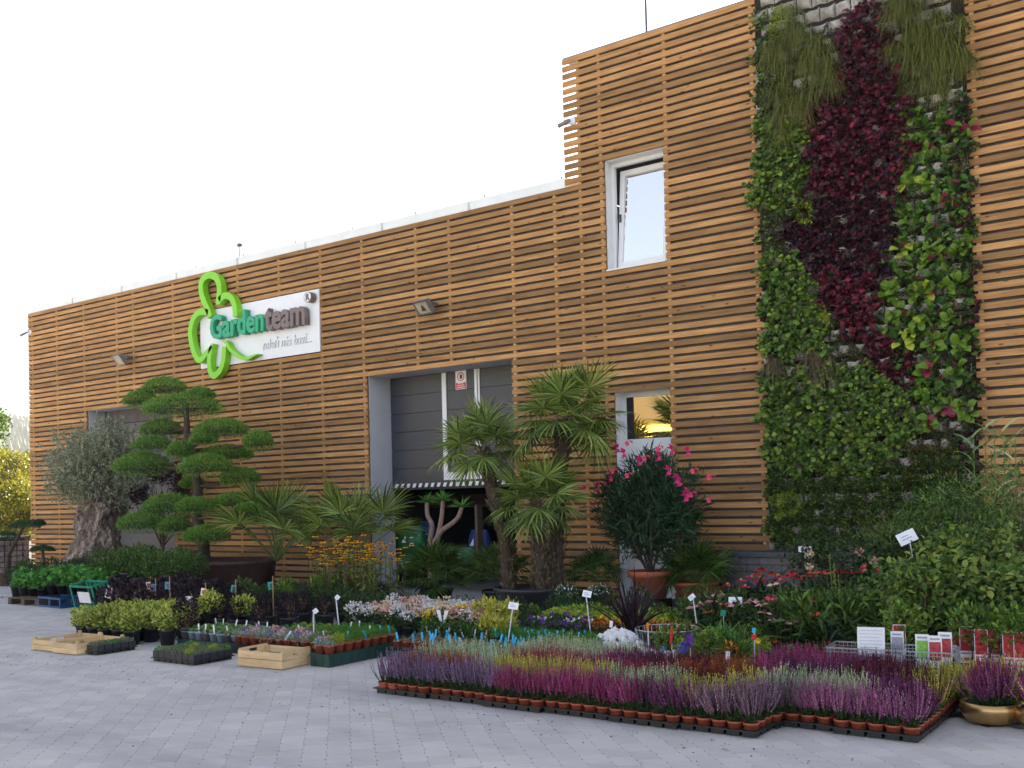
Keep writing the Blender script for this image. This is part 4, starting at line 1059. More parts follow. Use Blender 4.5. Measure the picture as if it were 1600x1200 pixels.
# ---- olive tree
OV = -1.3
oc = pxv(150, 885, 0, OV); ou = oc[0]
tag(mk('olive_tub', Geo().lathe([(0, .001), (.36, .001), (.44, .36), (.47, .36), (.47, .41), (.43, .41), (.42, .38), (0, .38)], 28).mesh('olive_tub', M['charcoal'], True), loc=(ou, OV, 0)), 'black tub of the old olive tree, half hidden by strawberry plants', 'tub')
olive = empty('olive_tree', (ou, OV, .38), 'old olive tree with a thick gnarled trunk and a round grey-green crown', 'tree')
O = np.array((ou, OV, .38))
prof = [(884, 112, 186), (874, 118, 180), (862, 125, 176), (850, 129, 174), (838, 131, 173), (825, 131, 174), (810, 132, 177), (797, 134, 180), (785, 138, 176)]
nu = 60; V = []
for i, (y, xl, xr) in enumerate(prof):
    for sub in range(4 if i < len(prof) - 1 else 1):
        f = sub / 4; y2, l2, r2 = prof[min(i + 1, len(prof) - 1)]
        yy, xl2, xr2 = y + (y2 - y) * f, xl + (l2 - xl) * f, xr + (r2 - xr) * f
        A, B = pxv(xl2, yy, 0, OV), pxv(xr2, yy, 0, OV); c = (A + B) / 2; rx = (B[0] - A[0]) / 2; z = c[2] - .38
        for k in range(nu):
            a = 2 * math.pi * k / nu
            ridge = 1 + .09 * math.sin(a * 5 + z * 4 + 1.2 * math.sin(z * 9)) + .06 * math.sin(a * 9 - z * 6) + .06 * math.sin(a * 17 + z * 11 + 2 * math.sin(z * 15)) + rng.normal(0, .03)
            V.append((c[0] - ou + math.cos(a) * rx * ridge * .92, math.sin(a) * rx * .8 * ridge, z))
nr = len(V) // nu
F = [(i * nu + k, i * nu + (k + 1) % nu, (i + 1) * nu + (k + 1) % nu, (i + 1) * nu + k) for i in range(nr - 1) for k in range(nu)]
t = NT('olive_bark'); nz = t.noise(7, 8, t.pos((1, 1, .35)), .75)
t.link(t.ramp(nz, [(.34, (.035, .025, .02)), (.5, (.22, .165, .135)), (.64, (.58, .48, .41))]), t.b.inputs['Base Color']); t.b.inputs['Roughness'].default_value = .95; t.bump(nz, 1.0, .06)
M['olive_bark'] = t.m
mk('trunk', Geo().add(V, F).mesh('trunk', M['olive_bark'], False), olive)
g = Geo(); top = pxv(160, 795, 0, OV) - O
cc = pxv(157, 738, 0, OV) - O
for _ in range(26):
    d = sph(1)[0]; d[2] = abs(d[2]); e_ = cc + d * (.85, .8, .75); g.tube(smooth_path([top + rng.normal(size=3) * (.15, .15, .0) + (0, 0, -.08), (top + e_) / 2 + rng.normal(size=3) * .08, e_], 3), np.linspace(.035, .006, 7), 5, 0, False)
mk('branches', g.mesh('branches', M['olive_bark']), olive)
g = Geo()
for _ in range(1500):
    d = sph(1)[0]
    if d[2] < -.9: continue
    c = cc + d * (1.08, .98, .92) * rng.uniform(.3, 1.0) * (1 + .1 * math.sin(d[0] * 6) * math.sin(d[2] * 7 + 1)); nn = 34
    ax = unit(d * .6 + (0, 0, .7) + rng.normal(size=3) * .3); ln = rng.uniform(.12, .30)
    tt = rng.uniform(0, 1, nn)[:, None]
    P = c + ax * tt * ln; D = ax * .8 + rng.normal(size=(nn, 3)) * .6; LL = rng.uniform(.045, .08, nn)
    g.leaves(P, D, LL, LL * .26, None, .03)
for x, y in [(165, 662), (180, 655), (192, 650), (205, 668), (140, 672), (215, 680), (118, 672)]:   # long upright sprigs
    a, b_ = pxv(x, y + 35, 0, OV) - O, pxv(x, y, 0, OV) - O; tt = rng.uniform(0, 1, 50)[:, None]
    g.leaves(a * (1 - tt) + b_ * tt, (b_ - a) * 1.2 + rng.normal(size=(50, 3)) * .4, .05, .013, None, .03)
mk('foliage', g.mesh('foliage', M['l_olive']), olive)

# ---- background left: small pine, gabion, fence, trees
def tree(x, y, d, rx, rz, zbase, mat, label, n, L=.16, cat='tree', name='background_tree'):
    p = np.array(at_dist(x, y, d)); e = empty(name, (p[0], p[1], 0), label, cat)
    g = Geo(); g.tube([(0, 0, 0), (.1, 0, p[2] * .5), (0, .1, p[2])], [.16, .12, .05], 7); twigs(g, (0, 0, p[2]), (rx, rx, rz), 14, (0, 0, p[2] - rz * .8), .03)
    mk('trunk', g.mesh('trunk', M['bark']), e)
    g = Geo()
    for _ in range(26):
        dd = sph(1)[0]; c = np.array((0, 0, p[2])) + dd * (rx, rx, rz) * .62
        blob(g, c, (rx * .42, rx * .42, rz * .38), n // 26, L, .6, .2, 0, .3)
    mk('crown', g.mesh('crown', mat), e)
tree(6, 752, 46, 1.5, 1.5, 0, M['l_autumn'], 'sunlit yellow-green bushy tree beyond the far-left corner', 13000, .13)
tree(44, 752, 60, 1.5, 1.7, 0, M['l_autumn'], 'second yellow tree close to the end of the hall', 11000, .13)
tree(30, 795, 38, 1.3, 1.1, 0, M['l_autumn'], 'low bright yellow shrub behind the fence', 7000, .12, 'shrub', 'yellow_shrub')
tree(-52, 668, 34, 1.3, .9, 0, M['l_green'], 'branch tips of a leafy tree at the far-left edge of the picture', 5000, .12)
tree(-60, 775, 70, 4, 2.4, 0, M['l_sedge'], 'broad olive-green tree far behind the fence', 9000, .25)
tree(40, 775, 85, 4, 3.0, 0, M['l_sedge'], 'distant rounded tree directly behind the hall end', 8000, .25)
fe = empty('wire_fence', (-31, 6, 0), 'thin wire fence with pale posts beyond the far-left corner', 'fence')
for i in range(9):
    mk('post', boxmesh('post', -.05, .05, -.05, .05, 0, 2.1, M['coping']), fe, (i * 1.9 - 9, i * .55 - 2, 0))
for z in (.4, 1.2, 2.0): mk('wire', Geo().bar((-9, -2, z), (7, 2.6, z), .03).mesh('wire', M['alu']), fe)
gb = empty('gabion_block', (-25.9, -.6, 0), 'dark gabion of grey stones with a white light strip at the far-left corner', 'gabion')
mk('core', boxmesh('core', .02, 1.98, .02, .8, 0, .93, M['black']), gb)
for r in range(7):
    for q in range(13):
        s_ = rng.uniform(.8, 1.05)
        mk('stone', boxmesh('stone', -.06 * s_, .06 * s_, -.03, .05, -.055, .055, M['stone']), gb, (.09 + q * .152, -.035, .07 + r * .128), (rng.normal(0, .1), rng.normal(0, .15), rng.normal(0, .15)))
for r in range(7):
    for q in range(5):
        mk('stone', boxmesh('stone', -.05, .03, -.06, .06, -.055, .055, M['stone']), gb, (2.015, .09 + q * .15, .07 + r * .128), (rng.normal(0, .12), rng.normal(0, .1), rng.normal(0, .15)))
mk('light_strip', boxmesh('light_strip', .95, 1.6, -.05, .3, 1.0, 1.05, M['white']), gb)
mk('capstone', boxmesh('capstone', -.03, 2.03, -.03, .82, .94, .99, M['capstone']), gb)
def small_pine(x, y, v, pads, label):
    b_ = pxv(x, y, 0, v); e = empty('small_cloud_pine', (b_[0], v, 0), label, 'tree')
    g = Geo(); top = pxv(pads[0][0], pads[0][1], 0, v)
    g.tube([(0, 0, 0), (.05, 0, top[2] * .5), (top[0] - b_[0], 0, top[2])], [.06, .05, .03], 6)
    g.tube([(-.0, 0, .001), (0, 0, .28)], [.2, .24], 12)
    mk('trunk', g.mesh('trunk', M['bark']), e)
    for px_, py_, rx, ry in pads:
        c = pxv(px_, py_, 0, v) - (b_[0], v, 0); s_ = px_scale(px_, py_, v); a, h = rx / s_, ry / s_; n = 2200
        gg = Geo(); d = sph(n); d[:, 2] = np.abs(d[:, 2])
        gg.leaves(c + d * rng.uniform(.7, 1, n)[:, None] * (a, a * .8, h * 1.1) + (0, 0, -h * .5), d * .8 + (0, 0, .7) + rng.normal(size=(n, 3)) * .3, .05, .008, None, .02)
        mk('foliage_pad', gg.mesh('foliage_pad', M['l_pinedark']), e)
small_pine(12, 900, -1.6, [(38, 820, 28, 12), (8, 838, 25, 12), (60, 818, 12, 8)], 'small dark cloud pine at the far-left edge beside the gabion')
small_pine(68, 900, -.5, [(66, 858, 22, 9)], 'low flat dark pine against the left end of the slats')
# ================================================================ HEATHER BED
ORD = ['first', 'second', 'third', 'fourth', 'fifth', 'sixth', 'seventh', 'eighth', 'ninth', 'tenth', 'eleventh', 'twelfth', 'thirteenth', 'fourteenth', 'fifteenth', 'sixteenth', 'seventeenth', 'eighteenth', 'nineteenth', 'twentieth',
       'twenty-first', 'twenty-second', 'twenty-third', 'twenty-fourth', 'twenty-fifth', 'twenty-sixth', 'twenty-seventh', 'twenty-eighth', 'twenty-ninth', 'thirtieth', 'thirty-first', 'thirty-second', 'thirty-third', 'thirty-fourth', 'thirty-fifth', 'thirty-sixth', 'thirty-seventh', 'thirty-eighth', 'thirty-ninth', 'fortieth', 'forty-first', 'forty-second', 'forty-third', 'forty-fourth', 'forty-fifth']
def heather_geo(seed, ns=36, H=.262, spread=.60):
    r_ = np.random.default_rng(seed); g = Geo()
    for i in range(ns):
        a = r_.uniform(0, 6.283); q = r_.uniform(0, 1) ** .6; tilt = spread * q + r_.normal(0, .06)
        L = H * r_.uniform(.66, 1.12) * (1 - .10 * q)
        b0 = np.array((math.cos(a), math.sin(a), 0)) * .030 * q
        o = np.array((math.cos(a), math.sin(a), 0)); up = np.array((0, 0, 1.))
        def pt(t_):
            th = tilt * (1.15 - .35 * t_); return b0 + (o * math.sin(th) + up * math.cos(th)) * L * t_
        P = [pt(t_) for t_ in (0, .35, .7, 1)]
        g.tube(P, [.0016, .0014, .0010, .0005], 3, 3, cap=False)
        m = 46; tt = np.concatenate([r_.uniform(.33, 1.0, m)]); tt.sort()
        C = np.array([pt(x) for x in tt]); ax = unit(np.gradient(C, axis=0) + 1e-6)
        sd = unit(r_.normal(size=(m, 3))); D = sd * .65 + ax * 1.3; mi_ = int(r_.choice([0, 1, 1, 2]))
        wid = (1.12 - tt) ** .5
        g.leaves(C, D, .016 * wid * r_.uniform(.75, 1.2, m), .0068, None, .1, mi_)
        m = 12; tt = r_.uniform(.05, .42, m); C = np.array([pt(x) for x in tt])
        g.leaves(C, unit(r_.normal(size=(m, 3))) + (0, 0, .6), .018, .005, None, .05, 3)
    return g
HG = [heather_geo(100 + i) for i in range(5)]
HM = {(k, i): HG[i].mesh('foliage', [M[f'h_{k}0'], M[f'h_{k}1'], M[f'h_{k}2'], M['l_thyme'] if k in ('yellow', 'pale', 'mint') else M['l_dark']]) for k in HC for i in range(5)}
POTM = pot(.054, .088, 'red_pot'); POT_H = .088
BED = [(-5.93, -6.80), (-5.68, -5.95), (-5.35, -5.30), (-4.9, -4.93), (-4.45, -5.25), (-3.2, -5.38), (-2.95, -4.88), (-2.4, -4.66), (-2.05, -4.95), (-1.22, -5.15), (-1.28, -5.30), (-1.57, -5.42), (-1.57, -6.40), (-2.16, -6.40), (-2.18, -6.35), (-2.53, -6.35), (-2.54, -6.80)]
SEEDS = [(620, 1065, 'lilac'), (660, 1060, 'lilac'), (700, 1060, 'lilac'), (750, 1065, 'lilac'), (735, 1050, 'lilac'), (655, 1034, 'lilac'), (680, 1028, 'rust'), (715, 1033, 'rust'), (740, 1020, 'pale'), (770, 1026, 'pale'), (720, 1018, 'pale'),
         (785, 1034, 'yellow'), (825, 1039, 'yellow'), (870, 1043, 'yellow'), (915, 1047, 'yellow'), (790, 1066, 'magenta'), (830, 1072, 'magenta'), (860, 1075, 'magenta'), (900, 1078, 'magenta'), (940, 1080, 'magenta'),
         (820, 1025, 'rose'), (870, 1030, 'rose'), (930, 1032, 'magenta'), (980, 1036, 'rose'), (860, 1010, 'mint'), (900, 1012, 'mint'), (935, 1014, 'mint'), (920, 1003, 'mint'), (990, 1024, 'plum'), (1040, 1030, 'burgundy'), (1090, 1034, 'burgundy'), (1000, 1044, 'rose'),
         (975, 1050, 'pale'), (1010, 1053, 'pale'), (1045, 1056, 'pale'), (980, 1080, 'magenta'), (1010, 1085, 'plum'), (1045, 1085, 'plum'), (1100, 1042, 'rust'), (1130, 1046, 'rust'), (1150, 1036, 'rust'), (1090, 1055, 'burgundy'), (1130, 1058, 'burgundy'),
         (1075, 1062, 'yellow'), (1110, 1063, 'yellow'), (1150, 1062, 'yellow'), (1185, 1058, 'yellow'), (1100, 1095, 'mauve'), (1150, 1095, 'mauve'), (1200, 1092, 'mauve'), (1235, 1095, 'mauve'), (1200, 1035, 'magenta'), (1240, 1035, 'plum'), (1280, 1030, 'magenta'), (1320, 1036, 'plum'),
         (1205, 1058, 'mint'), (1250, 1058, 'mint'), (1300, 1060, 'mint'), (1335, 1062, 'mint'), (1360, 1040, 'burgundy'), (1400, 1045, 'burgundy'), (1440, 1060, 'burgundy'), (1370, 1062, 'plum'), (1420, 1075, 'plum'), (1275, 1090, 'pink'), (1320, 1090, 'pink'), (1370, 1096, 'pink'), (1410, 1100, 'pink'), (1450, 1095, 'pink'),
         (1475, 1085, 'plum'), (1450, 1052, 'yellow'), (1480, 1062, 'yellow'), (1505, 1068, 'yellow'), (1490, 1075, 'burgundy')]
def seed_at(x, y):
    p = gp(x, y - 5, .31)
    fv = -6.72 if p[0] < -2.6 else -6.28
    return p if p[1] > fv + .09 else (wp(x, y, fv)[0], fv)
SEEDP = [(seed_at(x, y), k) for x, y, k in SEEDS]
CDESC = dict(lilac='dusty lilac', magenta='magenta', plum='deep plum', mauve='greyish mauve', pink='bright purple-pink', burgundy='dark burgundy', yellow='golden yellow', pale='pale green-white', rust='rusty orange-red', mint='silvery mint-white', rose='rose red')
trays, heath = [], []
def tray_mesh(nx, ny, px, py, mat='black', top=.042):
    g = Geo(); W, D = nx * px, ny * py
    g.box(-.012, W + .012, -.012, D + .012, top - .010, top)
    for i in range(nx):
        for j in range(ny): g.box(i * px + .010, (i + 1) * px - .010, j * py + .010, (j + 1) * py - .010, .002, top - .0105)
    return g.mesh('tray', M[mat])
TPX, TPY = .1105, .1105
TM = tray_mesh(5, 3, TPX, TPY, 'black', .048)
TM2 = tray_mesh(3, 5, TPX, TPY, 'black', .048)
tn = 0
for r in range(7):
    for q in range(9):
        shift = 0.0 if r % 2 == 0 else .03
        x0 = -5.89 + q * .5575 + shift; y0 = -6.79 + r * .345; nx_, ny_ = 5, 3
        if q == 6: x0, y0, nx_, ny_ = -2.525, -6.34 + r * .565, 3, 5
        if q == 7: x0, y0 = -2.175, -6.39 + r * .345
        if q == 8: x0, y0 = -1.605, -6.39 + r * .345
        c = (x0 + nx_ * TPX / 2, y0 + ny_ * TPY / 2)
        if not in_poly(np.array([c]), BED)[0]: continue
        jx, jy = rng.uniform(-.006, .006), rng.uniform(-.004, .004) + (0, .022, -.006, .028, .004, .034, 0, .01, 0)[q] - .02 * (r % 2)
        trays.append((r, q, x0 + jx, y0 + jy))
        lab = f'black plant tray of heathers, {ORD[q]} from the left in the {ORD[r]} row back'
        if r == 0 or (q >= 6 and r <= 1): lab = f'black tray under the front heathers, {ORD[q]} tray from the left along the front edge' + (' and set back' if r else '')
        tag(mk('tray', TM if nx_ == 5 else TM2, loc=(x0 + jx, y0 + jy, 0)), lab, 'tray', 'trays of the heather display')
        for i in range(nx_):
            for j in range(ny_):
                heath.append((x0 + jx + (i + .5) * TPX, y0 + jy + (j + .5) * TPY, r, q, i, j, r * ny_ + j))
print('trays', len(trays), 'heathers', len(heath))
fr = CAM_POS[:2]
def hkind(x, y):
    x, y = x + rng.normal(0, .02), y + rng.normal(0, .015)
    return min(SEEDP, key=lambda s: ((s[0][0] - x) ** 2 + (s[0][1] - y) ** 2))[1]
# front plants show their pots and count first
def front_rank(h):
    x, y, r, q, i, j, rw = h
    return (y + 13.02) ** 2 + x * x - (4 if (r, j) == (0, 0) else 0)
heath.sort(key=front_rank)
gpot, cnt = Geo(), {}
colr = []
stuffG = {}
for n_, h in enumerate(heath):
    x, y, r, q, i, j, rw = h; k = hkind(x, y); v_ = int(rng.integers(0, 5)); s = rng.uniform(.88, 1.12) * (1.0 if k != 'mint' else .92); rz = rng.uniform(0, 6.28)
    edge = (j == 0 and (r == 0 or (q >= 6)))
    outw = 0.0
    if n_ < 300:
        if edge and y < -5.9:
            side = 'front edge'
            lab = f'{CDESC[k]} heather in front-edge terracotta pot, {ORD[i]} pot of the {ORD[q]} tray'
        else: lab = f'{CDESC[k]} heather, {ORD[i]} pot in pot row {ORD[rw]} back, {ORD[q]} tray from left'
        cnt[lab] = cnt.get(lab, 0) + 1
        e = empty('potted_heather', (x, y, .006), lab, 'potted plant', 'potted heathers of the front display')
        mk('pot', POTM, e)
        dx = 0
        # plants on the outer edge of the bed lean outwards
        ln = (0, 0)
        if edge: ln = (.10, 0)
        mk('foliage', HM[(k, v_)], e, (0, 0, POT_H * .85), (ln[0], ln[1], rz), (s, s, s))
    else: stuffG.setdefault(k, []).append((x, y, v_, s, rz))
allg = Geo(); mats = [M['red_pot'], M['soil']]
pg = Geo().lathe([(0, .001), (.04, .001), (.05, .072), (.054, .072), (.056, .088), (.05, .086)], 8, 0)
for k, L_ in stuffG.items():
    a = len(mats); mats += [M[f'h_{k}0'], M[f'h_{k}1'], M[f'h_{k}2'], M['l_dark']]
    for x, y, v_, s, rz in L_:
        c_, s_ = math.cos(rz) * s, math.sin(rz) * s; Rm = np.array([[c_, -s_, 0], [s_, c_, 0], [0, 0, s]])
        G0 = HG[v_]; V = np.concatenate(G0.V) @ Rm.T + (x, y, .006 + POT_H * .85); base_n = allg.n
        allg.V.append(V); allg.n += len(V)
        for f, mi in G0.F: allg.F.append((f + base_n, a + mi))
        allg.add(np.concatenate(pg.V) + (x, y, .006), pg.F[0][0], 0)
if stuffG: tag(mk('heather_mass', allg.mesh('heather_mass', mats)), 'closely packed heathers at the back of the heather display', 'potted plant', kind='stuff')

# brass bowls with mixed heathers
def brass_bowl(x, y, r, label, ks, seed):
    e = empty('brass_bowl_planter', (x, y, 0), label, 'planter bowl', 'brass bowls of heather')
    mk('bowl', Geo().lathe([(0, .004), (r * .55, .004), (r * .8, .02), (r * .98, .07), (r, .11), (r * .96, .145), (r * .9, .15), (r * .88, .13), (0, .12)], 32).mesh('bowl', M['brass'], True), e)
    mk('soil', Geo().lathe([(r * .87, .132), (0, .137)], 16).mesh('soil', M['soil']), e)
    rr = np.random.default_rng(seed)
    for i, k in enumerate(ks):
        a = i * 2.4; d = r * .62 * math.sqrt(i / len(ks)); s = rr.uniform(1.05, 1.35)
        mk('heather', HM[(k, i % 5)], e, (math.cos(a) * d, math.sin(a) * d, .13), (math.sin(a) * -.35 * d / r, math.cos(a) * .35 * d / r, a), (s, s, s))
bx, by = gp(1540, 1138); brass_bowl(bx + .0, by + .19, .195, 'brass bowl with pink, purple and yellow heathers right of the display', ['magenta', 'magenta', 'plum', 'magenta', 'yellow', 'pink', 'rust', 'magenta', 'yellow', 'mauve', 'plum'], 3)
bx, by = gp(1612, 1146); brass_bowl(bx + .06, by + .19, .195, 'brass bowl of heathers cut by the right edge of the picture', ['plum', 'magenta', 'yellow', 'rust', 'pink', 'yellow', 'plum', 'magenta', 'rust'], 5)
for i_, (px_, py_, kk) in enumerate([(1550, 1082, 'lilac'), (1580, 1080, 'yellow'), (1600, 1085, 'mauve'), (1525, 1076, 'yellow')]):
    x_, y_ = gp(px_, py_, .2); e = empty('potted_heather', (x_, y_ + .25, .0), f'{CDESC[kk]} heather standing behind the brass bowls' + (' beside the berry labels' if i_ == 3 else ''), 'potted plant', 'heathers behind the bowls')
    mk('pot', POTM, e); mk('foliage', HM[(kk, i_)], e, (0, 0, .08), (0, 0, 1), (1.3, 1.3, 1.3))

# ================================================================ SMALL POTTED PLANTS
def tag_mesh(w, h, mat, lean=.25): return Geo().box(-w / 2, w / 2, -.001, .001, -.06, h).mesh('label', M[mat])
TAGW, TAGB, TAGT = tag_mesh(.016, .045, 'tag'), tag_mesh(.020, .035, 'blue_tag'), tag_mesh(.08, .11, 'teal_tag')
def tuft(kind, seed):
    global rng
    keep, rng = rng, np.random.default_rng(seed); g = Geo()
    if kind == 'euon': blob(g, (0, 0, .12), (.15, .15, .13), 420, .045, .5, .5); mt = ['l_euon', 'l_green']; blob(g, (0, 0, .09), (.13, .13, .1), 160, .04, .5, .3, 1)
    elif kind == 'thyme': blob(g, (0, 0, .03), (.065, .065, .05), 420, .016, .35, .8, 0, .7); mt = ['l_thyme']
    elif kind == 'yheath': blob(g, (0, 0, .05), (.06, .06, .06), 260, .03, .25, 1.4); mt = ['l_lime']
    elif kind == 'dianthus':
        blob(g, (0, 0, .02), (.06, .06, .035), 150, .045, .14, .4, 0); blob(g, (0, 0, .065), (.05, .05, .02), 26, .020, .9, .6, 1); mt = ['l_silver', 'f_violet' if seed % 2 else 'f_pinkpale']
    elif kind == 'silver': blob(g, (0, 0, .015), (.055, .055, .03), 160, .045, .16, .4); mt = ['l_silver']
    elif kind == 'semp':
        for ring, n_, el, L in ((0, 9, .35, .045), (1, 8, .75, .036), (2, 6, 1.15, .026)):
            a = np.arange(n_) * 6.283 / n_ + ring * .4; D = np.stack([np.cos(a) * math.cos(el), np.sin(a) * math.cos(el), np.full(n_, math.sin(el))], 1)
            g.leaves(np.tile((0, 0, .012), (n_, 1)), D, L, L * .6, None, .06, 0, True)
        mt = ['l_semp']
    elif kind == 'tinysucc': blob(g, (0, 0, .008), (.032, .032, .018), 60, .018, .6, .5); mt = ['l_sedum']
    elif kind == 'sedum': blob(g, (0, 0, .010), (.048, .048, .022), 190, .014, .6, .5); mt = ['l_sedum']
    elif kind == 'sedumg': blob(g, (0, 0, .012), (.045, .045, .028), 190, .016, .5, .7); mt = ['l_lime' if seed % 3 == 0 else 'l_straw']
    elif kind == 'cream': blob(g, (0, 0, .06), (.085, .085, .07), 150, .05, .3, .4, 0); blob(g, (0, 0, .14), (.09, .09, .06), 130, .022, .8, .5, 1, .5, True); mt = ['l_dark', 'f_cream' if seed % 3 else 'f_white']
    elif kind == 'peach': blob(g, (0, 0, .06), (.085, .085, .07), 130, .05, .3, .4, 0); blob(g, (0, 0, .13), (.09, .09, .06), 110, .022, .8, .5, 1, .5, True); mt = ['l_green', 'f_pinkpale' if seed % 2 else 'f_yellow']
    elif kind == 'whitefl': blob(g, (0, 0, .05), (.085, .085, .06), 120, .05, .3, .4, 0); blob(g, (0, 0, .13), (.09, .09, .06), 140, .022, .8, .5, 1, .5, True); mt = ['l_dark', 'f_white']
    elif kind == 'yellowfo': blob(g, (0, 0, .10), (.09, .09, .12), 130, .065, .35, .9, 0); mt = ['l_yellow']
    elif kind == 'pansy': blob(g, (0, 0, .05), (.09, .09, .07), 200, .04, .5, .5, 0); blob(g, (0, -.02, .11), (.07, .07, .03), 12, .03, .9, .2, 1); mt = ['l_dark', 'f_violet' if seed % 2 else 'f_white']
    elif kind == 'darkgreen': blob(g, (0, 0, .07), (.09, .09, .09), 300, .035, .4, .6); mt = ['l_box']
    elif kind == 'jenny': blob(g, (0, 0, .07), (.09, .09, .08), 260, .030, .8, .5); mt = ['l_lime']
    elif kind == 'pepper': blob(g, (0, 0, .05), (.075, .075, .05), 170, .032, .5, .5, 0); blob(g, (0, 0, .09), (.065, .065, .035), 26, .026, .6, .9, 1); mt = ['l_orange', 'f_orange' if seed % 2 else 'f_yellow']
    elif kind == 'alpine': blob(g, (0, 0, .03), (.05, .05, .045), 170, .03, .28, 1.0, 0); mt = ['l_straw' if seed % 2 else 'l_green']
    elif kind == 'purpleshrub': blob(g, (0, 0, .24), (.19, .19, .24), 560, .06, .45, .3); twigs(g, (0, 0, .25), (.16, .16, .2), 9, (0, 0, 0), .005, 1); mt = ['l_purple', 'bamboo']
    elif kind == 'boxshrub': blob(g, (0, 0, .17), (.17, .17, .17), 620, .04, .5, .8); mt = ['l_box']
    elif kind == 'straw':
        blob(g, (0, 0, .12), (.14, .14, .10), 210, .07, .85, .6, 0, .4, True); mt = ['l_straw']
    elif kind == 'lowdark': blob(g, (0, 0, .13), (.17, .17, .14), 420, .04, .4, .5, 0); mt = ['l_dark']
    elif kind == 'lowgreen': blob(g, (0, 0, .13), (.15, .15, .13), 330, .055, .35, .8, 0); mt = ['l_straw']
    elif kind == 'brownfine': g.blades(rng.normal(0, .04, (170, 3)) * (1, 1, 0), rng.normal(0, .5, (170, 3)) * (1, 1, .2) + (0, 0, .9), rng.uniform(.18, .3, 170), .006, .35, 3); mt = ['l_dry']
    elif kind == 'grass': g.blades(rng.normal(0, .03, (150, 3)) * (1, 1, 0), rng.normal(0, .45, (150, 3)) * (1, 1, .2) + (0, 0, .9), rng.uniform(.25, .5, 150), .009, .5, 4); mt = ['l_green']
    elif kind == 'whitecluster': blob(g, (0, 0, .2), (.2, .2, .18), 500, .05, .5, .5, 0); blob(g, (0, -.03, .3), (.17, .17, .08), 70, .03, .8, .5, 1); mt = ['l_dark', 'f_white']
    elif kind == 'filler': blob(g, (0, 0, .13), (.18, .18, .17), 420, .10, .22, .6, 0, .3); mt = ['l_green' if seed % 2 else 'l_box']
    elif kind == 'mixed': blob(g, (0, 0, .16), (.16, .16, .17), 330, .05, .45, .6, 0); mt = ['l_geum' if seed % 2 else 'l_green']
    me = g.mesh('foliage', [M[m] for m in mt]); rng = keep; return me
_tc = {}
def T_(kind, i, nv=3):
    k = (kind, i % nv)
    if k not in _tc: _tc[k] = tuft(kind, hash_(kind) + i % nv)
    return _tc[k]
def hash_(s): return sum(ord(c) * (i + 3) for i, c in enumerate(s))
KNAME = dict(euon='variegated_shrub', thyme='potted_thyme', yheath='potted_heather', dianthus='potted_pink', silver='potted_pink', semp='potted_houseleek', tinysucc='potted_succulent', sedum='potted_sedum', sedumg='potted_sedum', cream='potted_daisy', peach='potted_daisy', whitefl='potted_daisy', yellowfo='yellow_leaved_plant', pansy='potted_pansy', darkgreen='potted_candytuft', jenny='golden_creeper', pepper='orange_flowered_plant', alpine='potted_alpine', purpleshrub='purple_shrub', boxshrub='glossy_shrub', straw='strawberry_plant', lowdark='dark_shrub', lowgreen='leafy_plant', brownfine='brown_grass', grass='grass_plant', whitecluster='white_flowering_shrub', filler='leafy_perennial', mixed='bushy_plant')
def potted(x, y, z, kind, i, label, group, pr=.054, ph=.088, pm='red_pot', s=1.0, tagm=None, cat='potted plant', name='potted_plant'):
    e = empty(name, (x, y, z), label, cat, group)
    e.name = KNAME.get(kind, 'potted_plant')
    mk('pot', pot(pr, ph, pm), e)
    sc_ = s * rng.uniform(.9, 1.12)
    mk('foliage', T_(kind, i), e, (0, 0, ph * .88), (0, 0, rng.uniform(0, 6.28)), (sc_, sc_, sc_))
    if tagm is not None: mk('label', tagm, e, (rng.uniform(-.02, .02), -pr * .3, ph + .05), (rng.normal(-.1, .15), rng.normal(0, .2), rng.normal(.55, .4)))
    return e
def grid_pots(x0, y0, nx, ny, dx, dy, z, kinds, what, place, group, every_tag=None, tagm=None, jit=.006, **kw):
    n = 0
    for j in range(ny):
        for i in range(nx):
            k = kinds(i, j) if callable(kinds) else kinds
            if k is None: continue
            w = what(i, j) if callable(what) else what
            tm = tagm if (every_tag and rng.random() < every_tag) else None
            potted(x0 + i * dx + rng.uniform(-jit, jit), y0 + j * dy + rng.uniform(-jit, jit), z, k, n, f'{w}, {ORD[i]} along in the {ORD[j]} row, {place}', group, tagm=tm, **kw); n += 1
def tub_box(x0, x1, y0, y1, z1, mat, label, cat='display box', wall=.02, name='display_box'):
    g = Geo().box(x0, x1, y0, y0 + wall, 0, z1).box(x0, x1, y1 - wall, y1, 0, z1).box(x0, x0 + wall, y0 + wall, y1 - wall, 0, z1).box(x1 - wall, x1, y0 + wall, y1 - wall, 0, z1)
    g.box(x0 + wall, x1 - wall, y0 + wall, y1 - wall, z1 - .03, z1 - .012)
    for i in range(int((x1 - x0) / .12)): g.box(x0 + .05 + i * .12, x0 + .06 + i * .12, y0 - .004, y0 - .0005, .01, z1 - .012)
    g.box(x0 - .006, x1 + .006, y0 - .008, y0 - .0045, z1 - .022, z1 - .001)
    for i in range(int((y1 - y0) / .12)): g.box(x1 + .0005, x1 + .005, y0 + .05 + i * .12, y0 + .06 + i * .12, .01, z1 - .012)
    return tag(mk(name, g.mesh(name, M[mat])), label, cat)
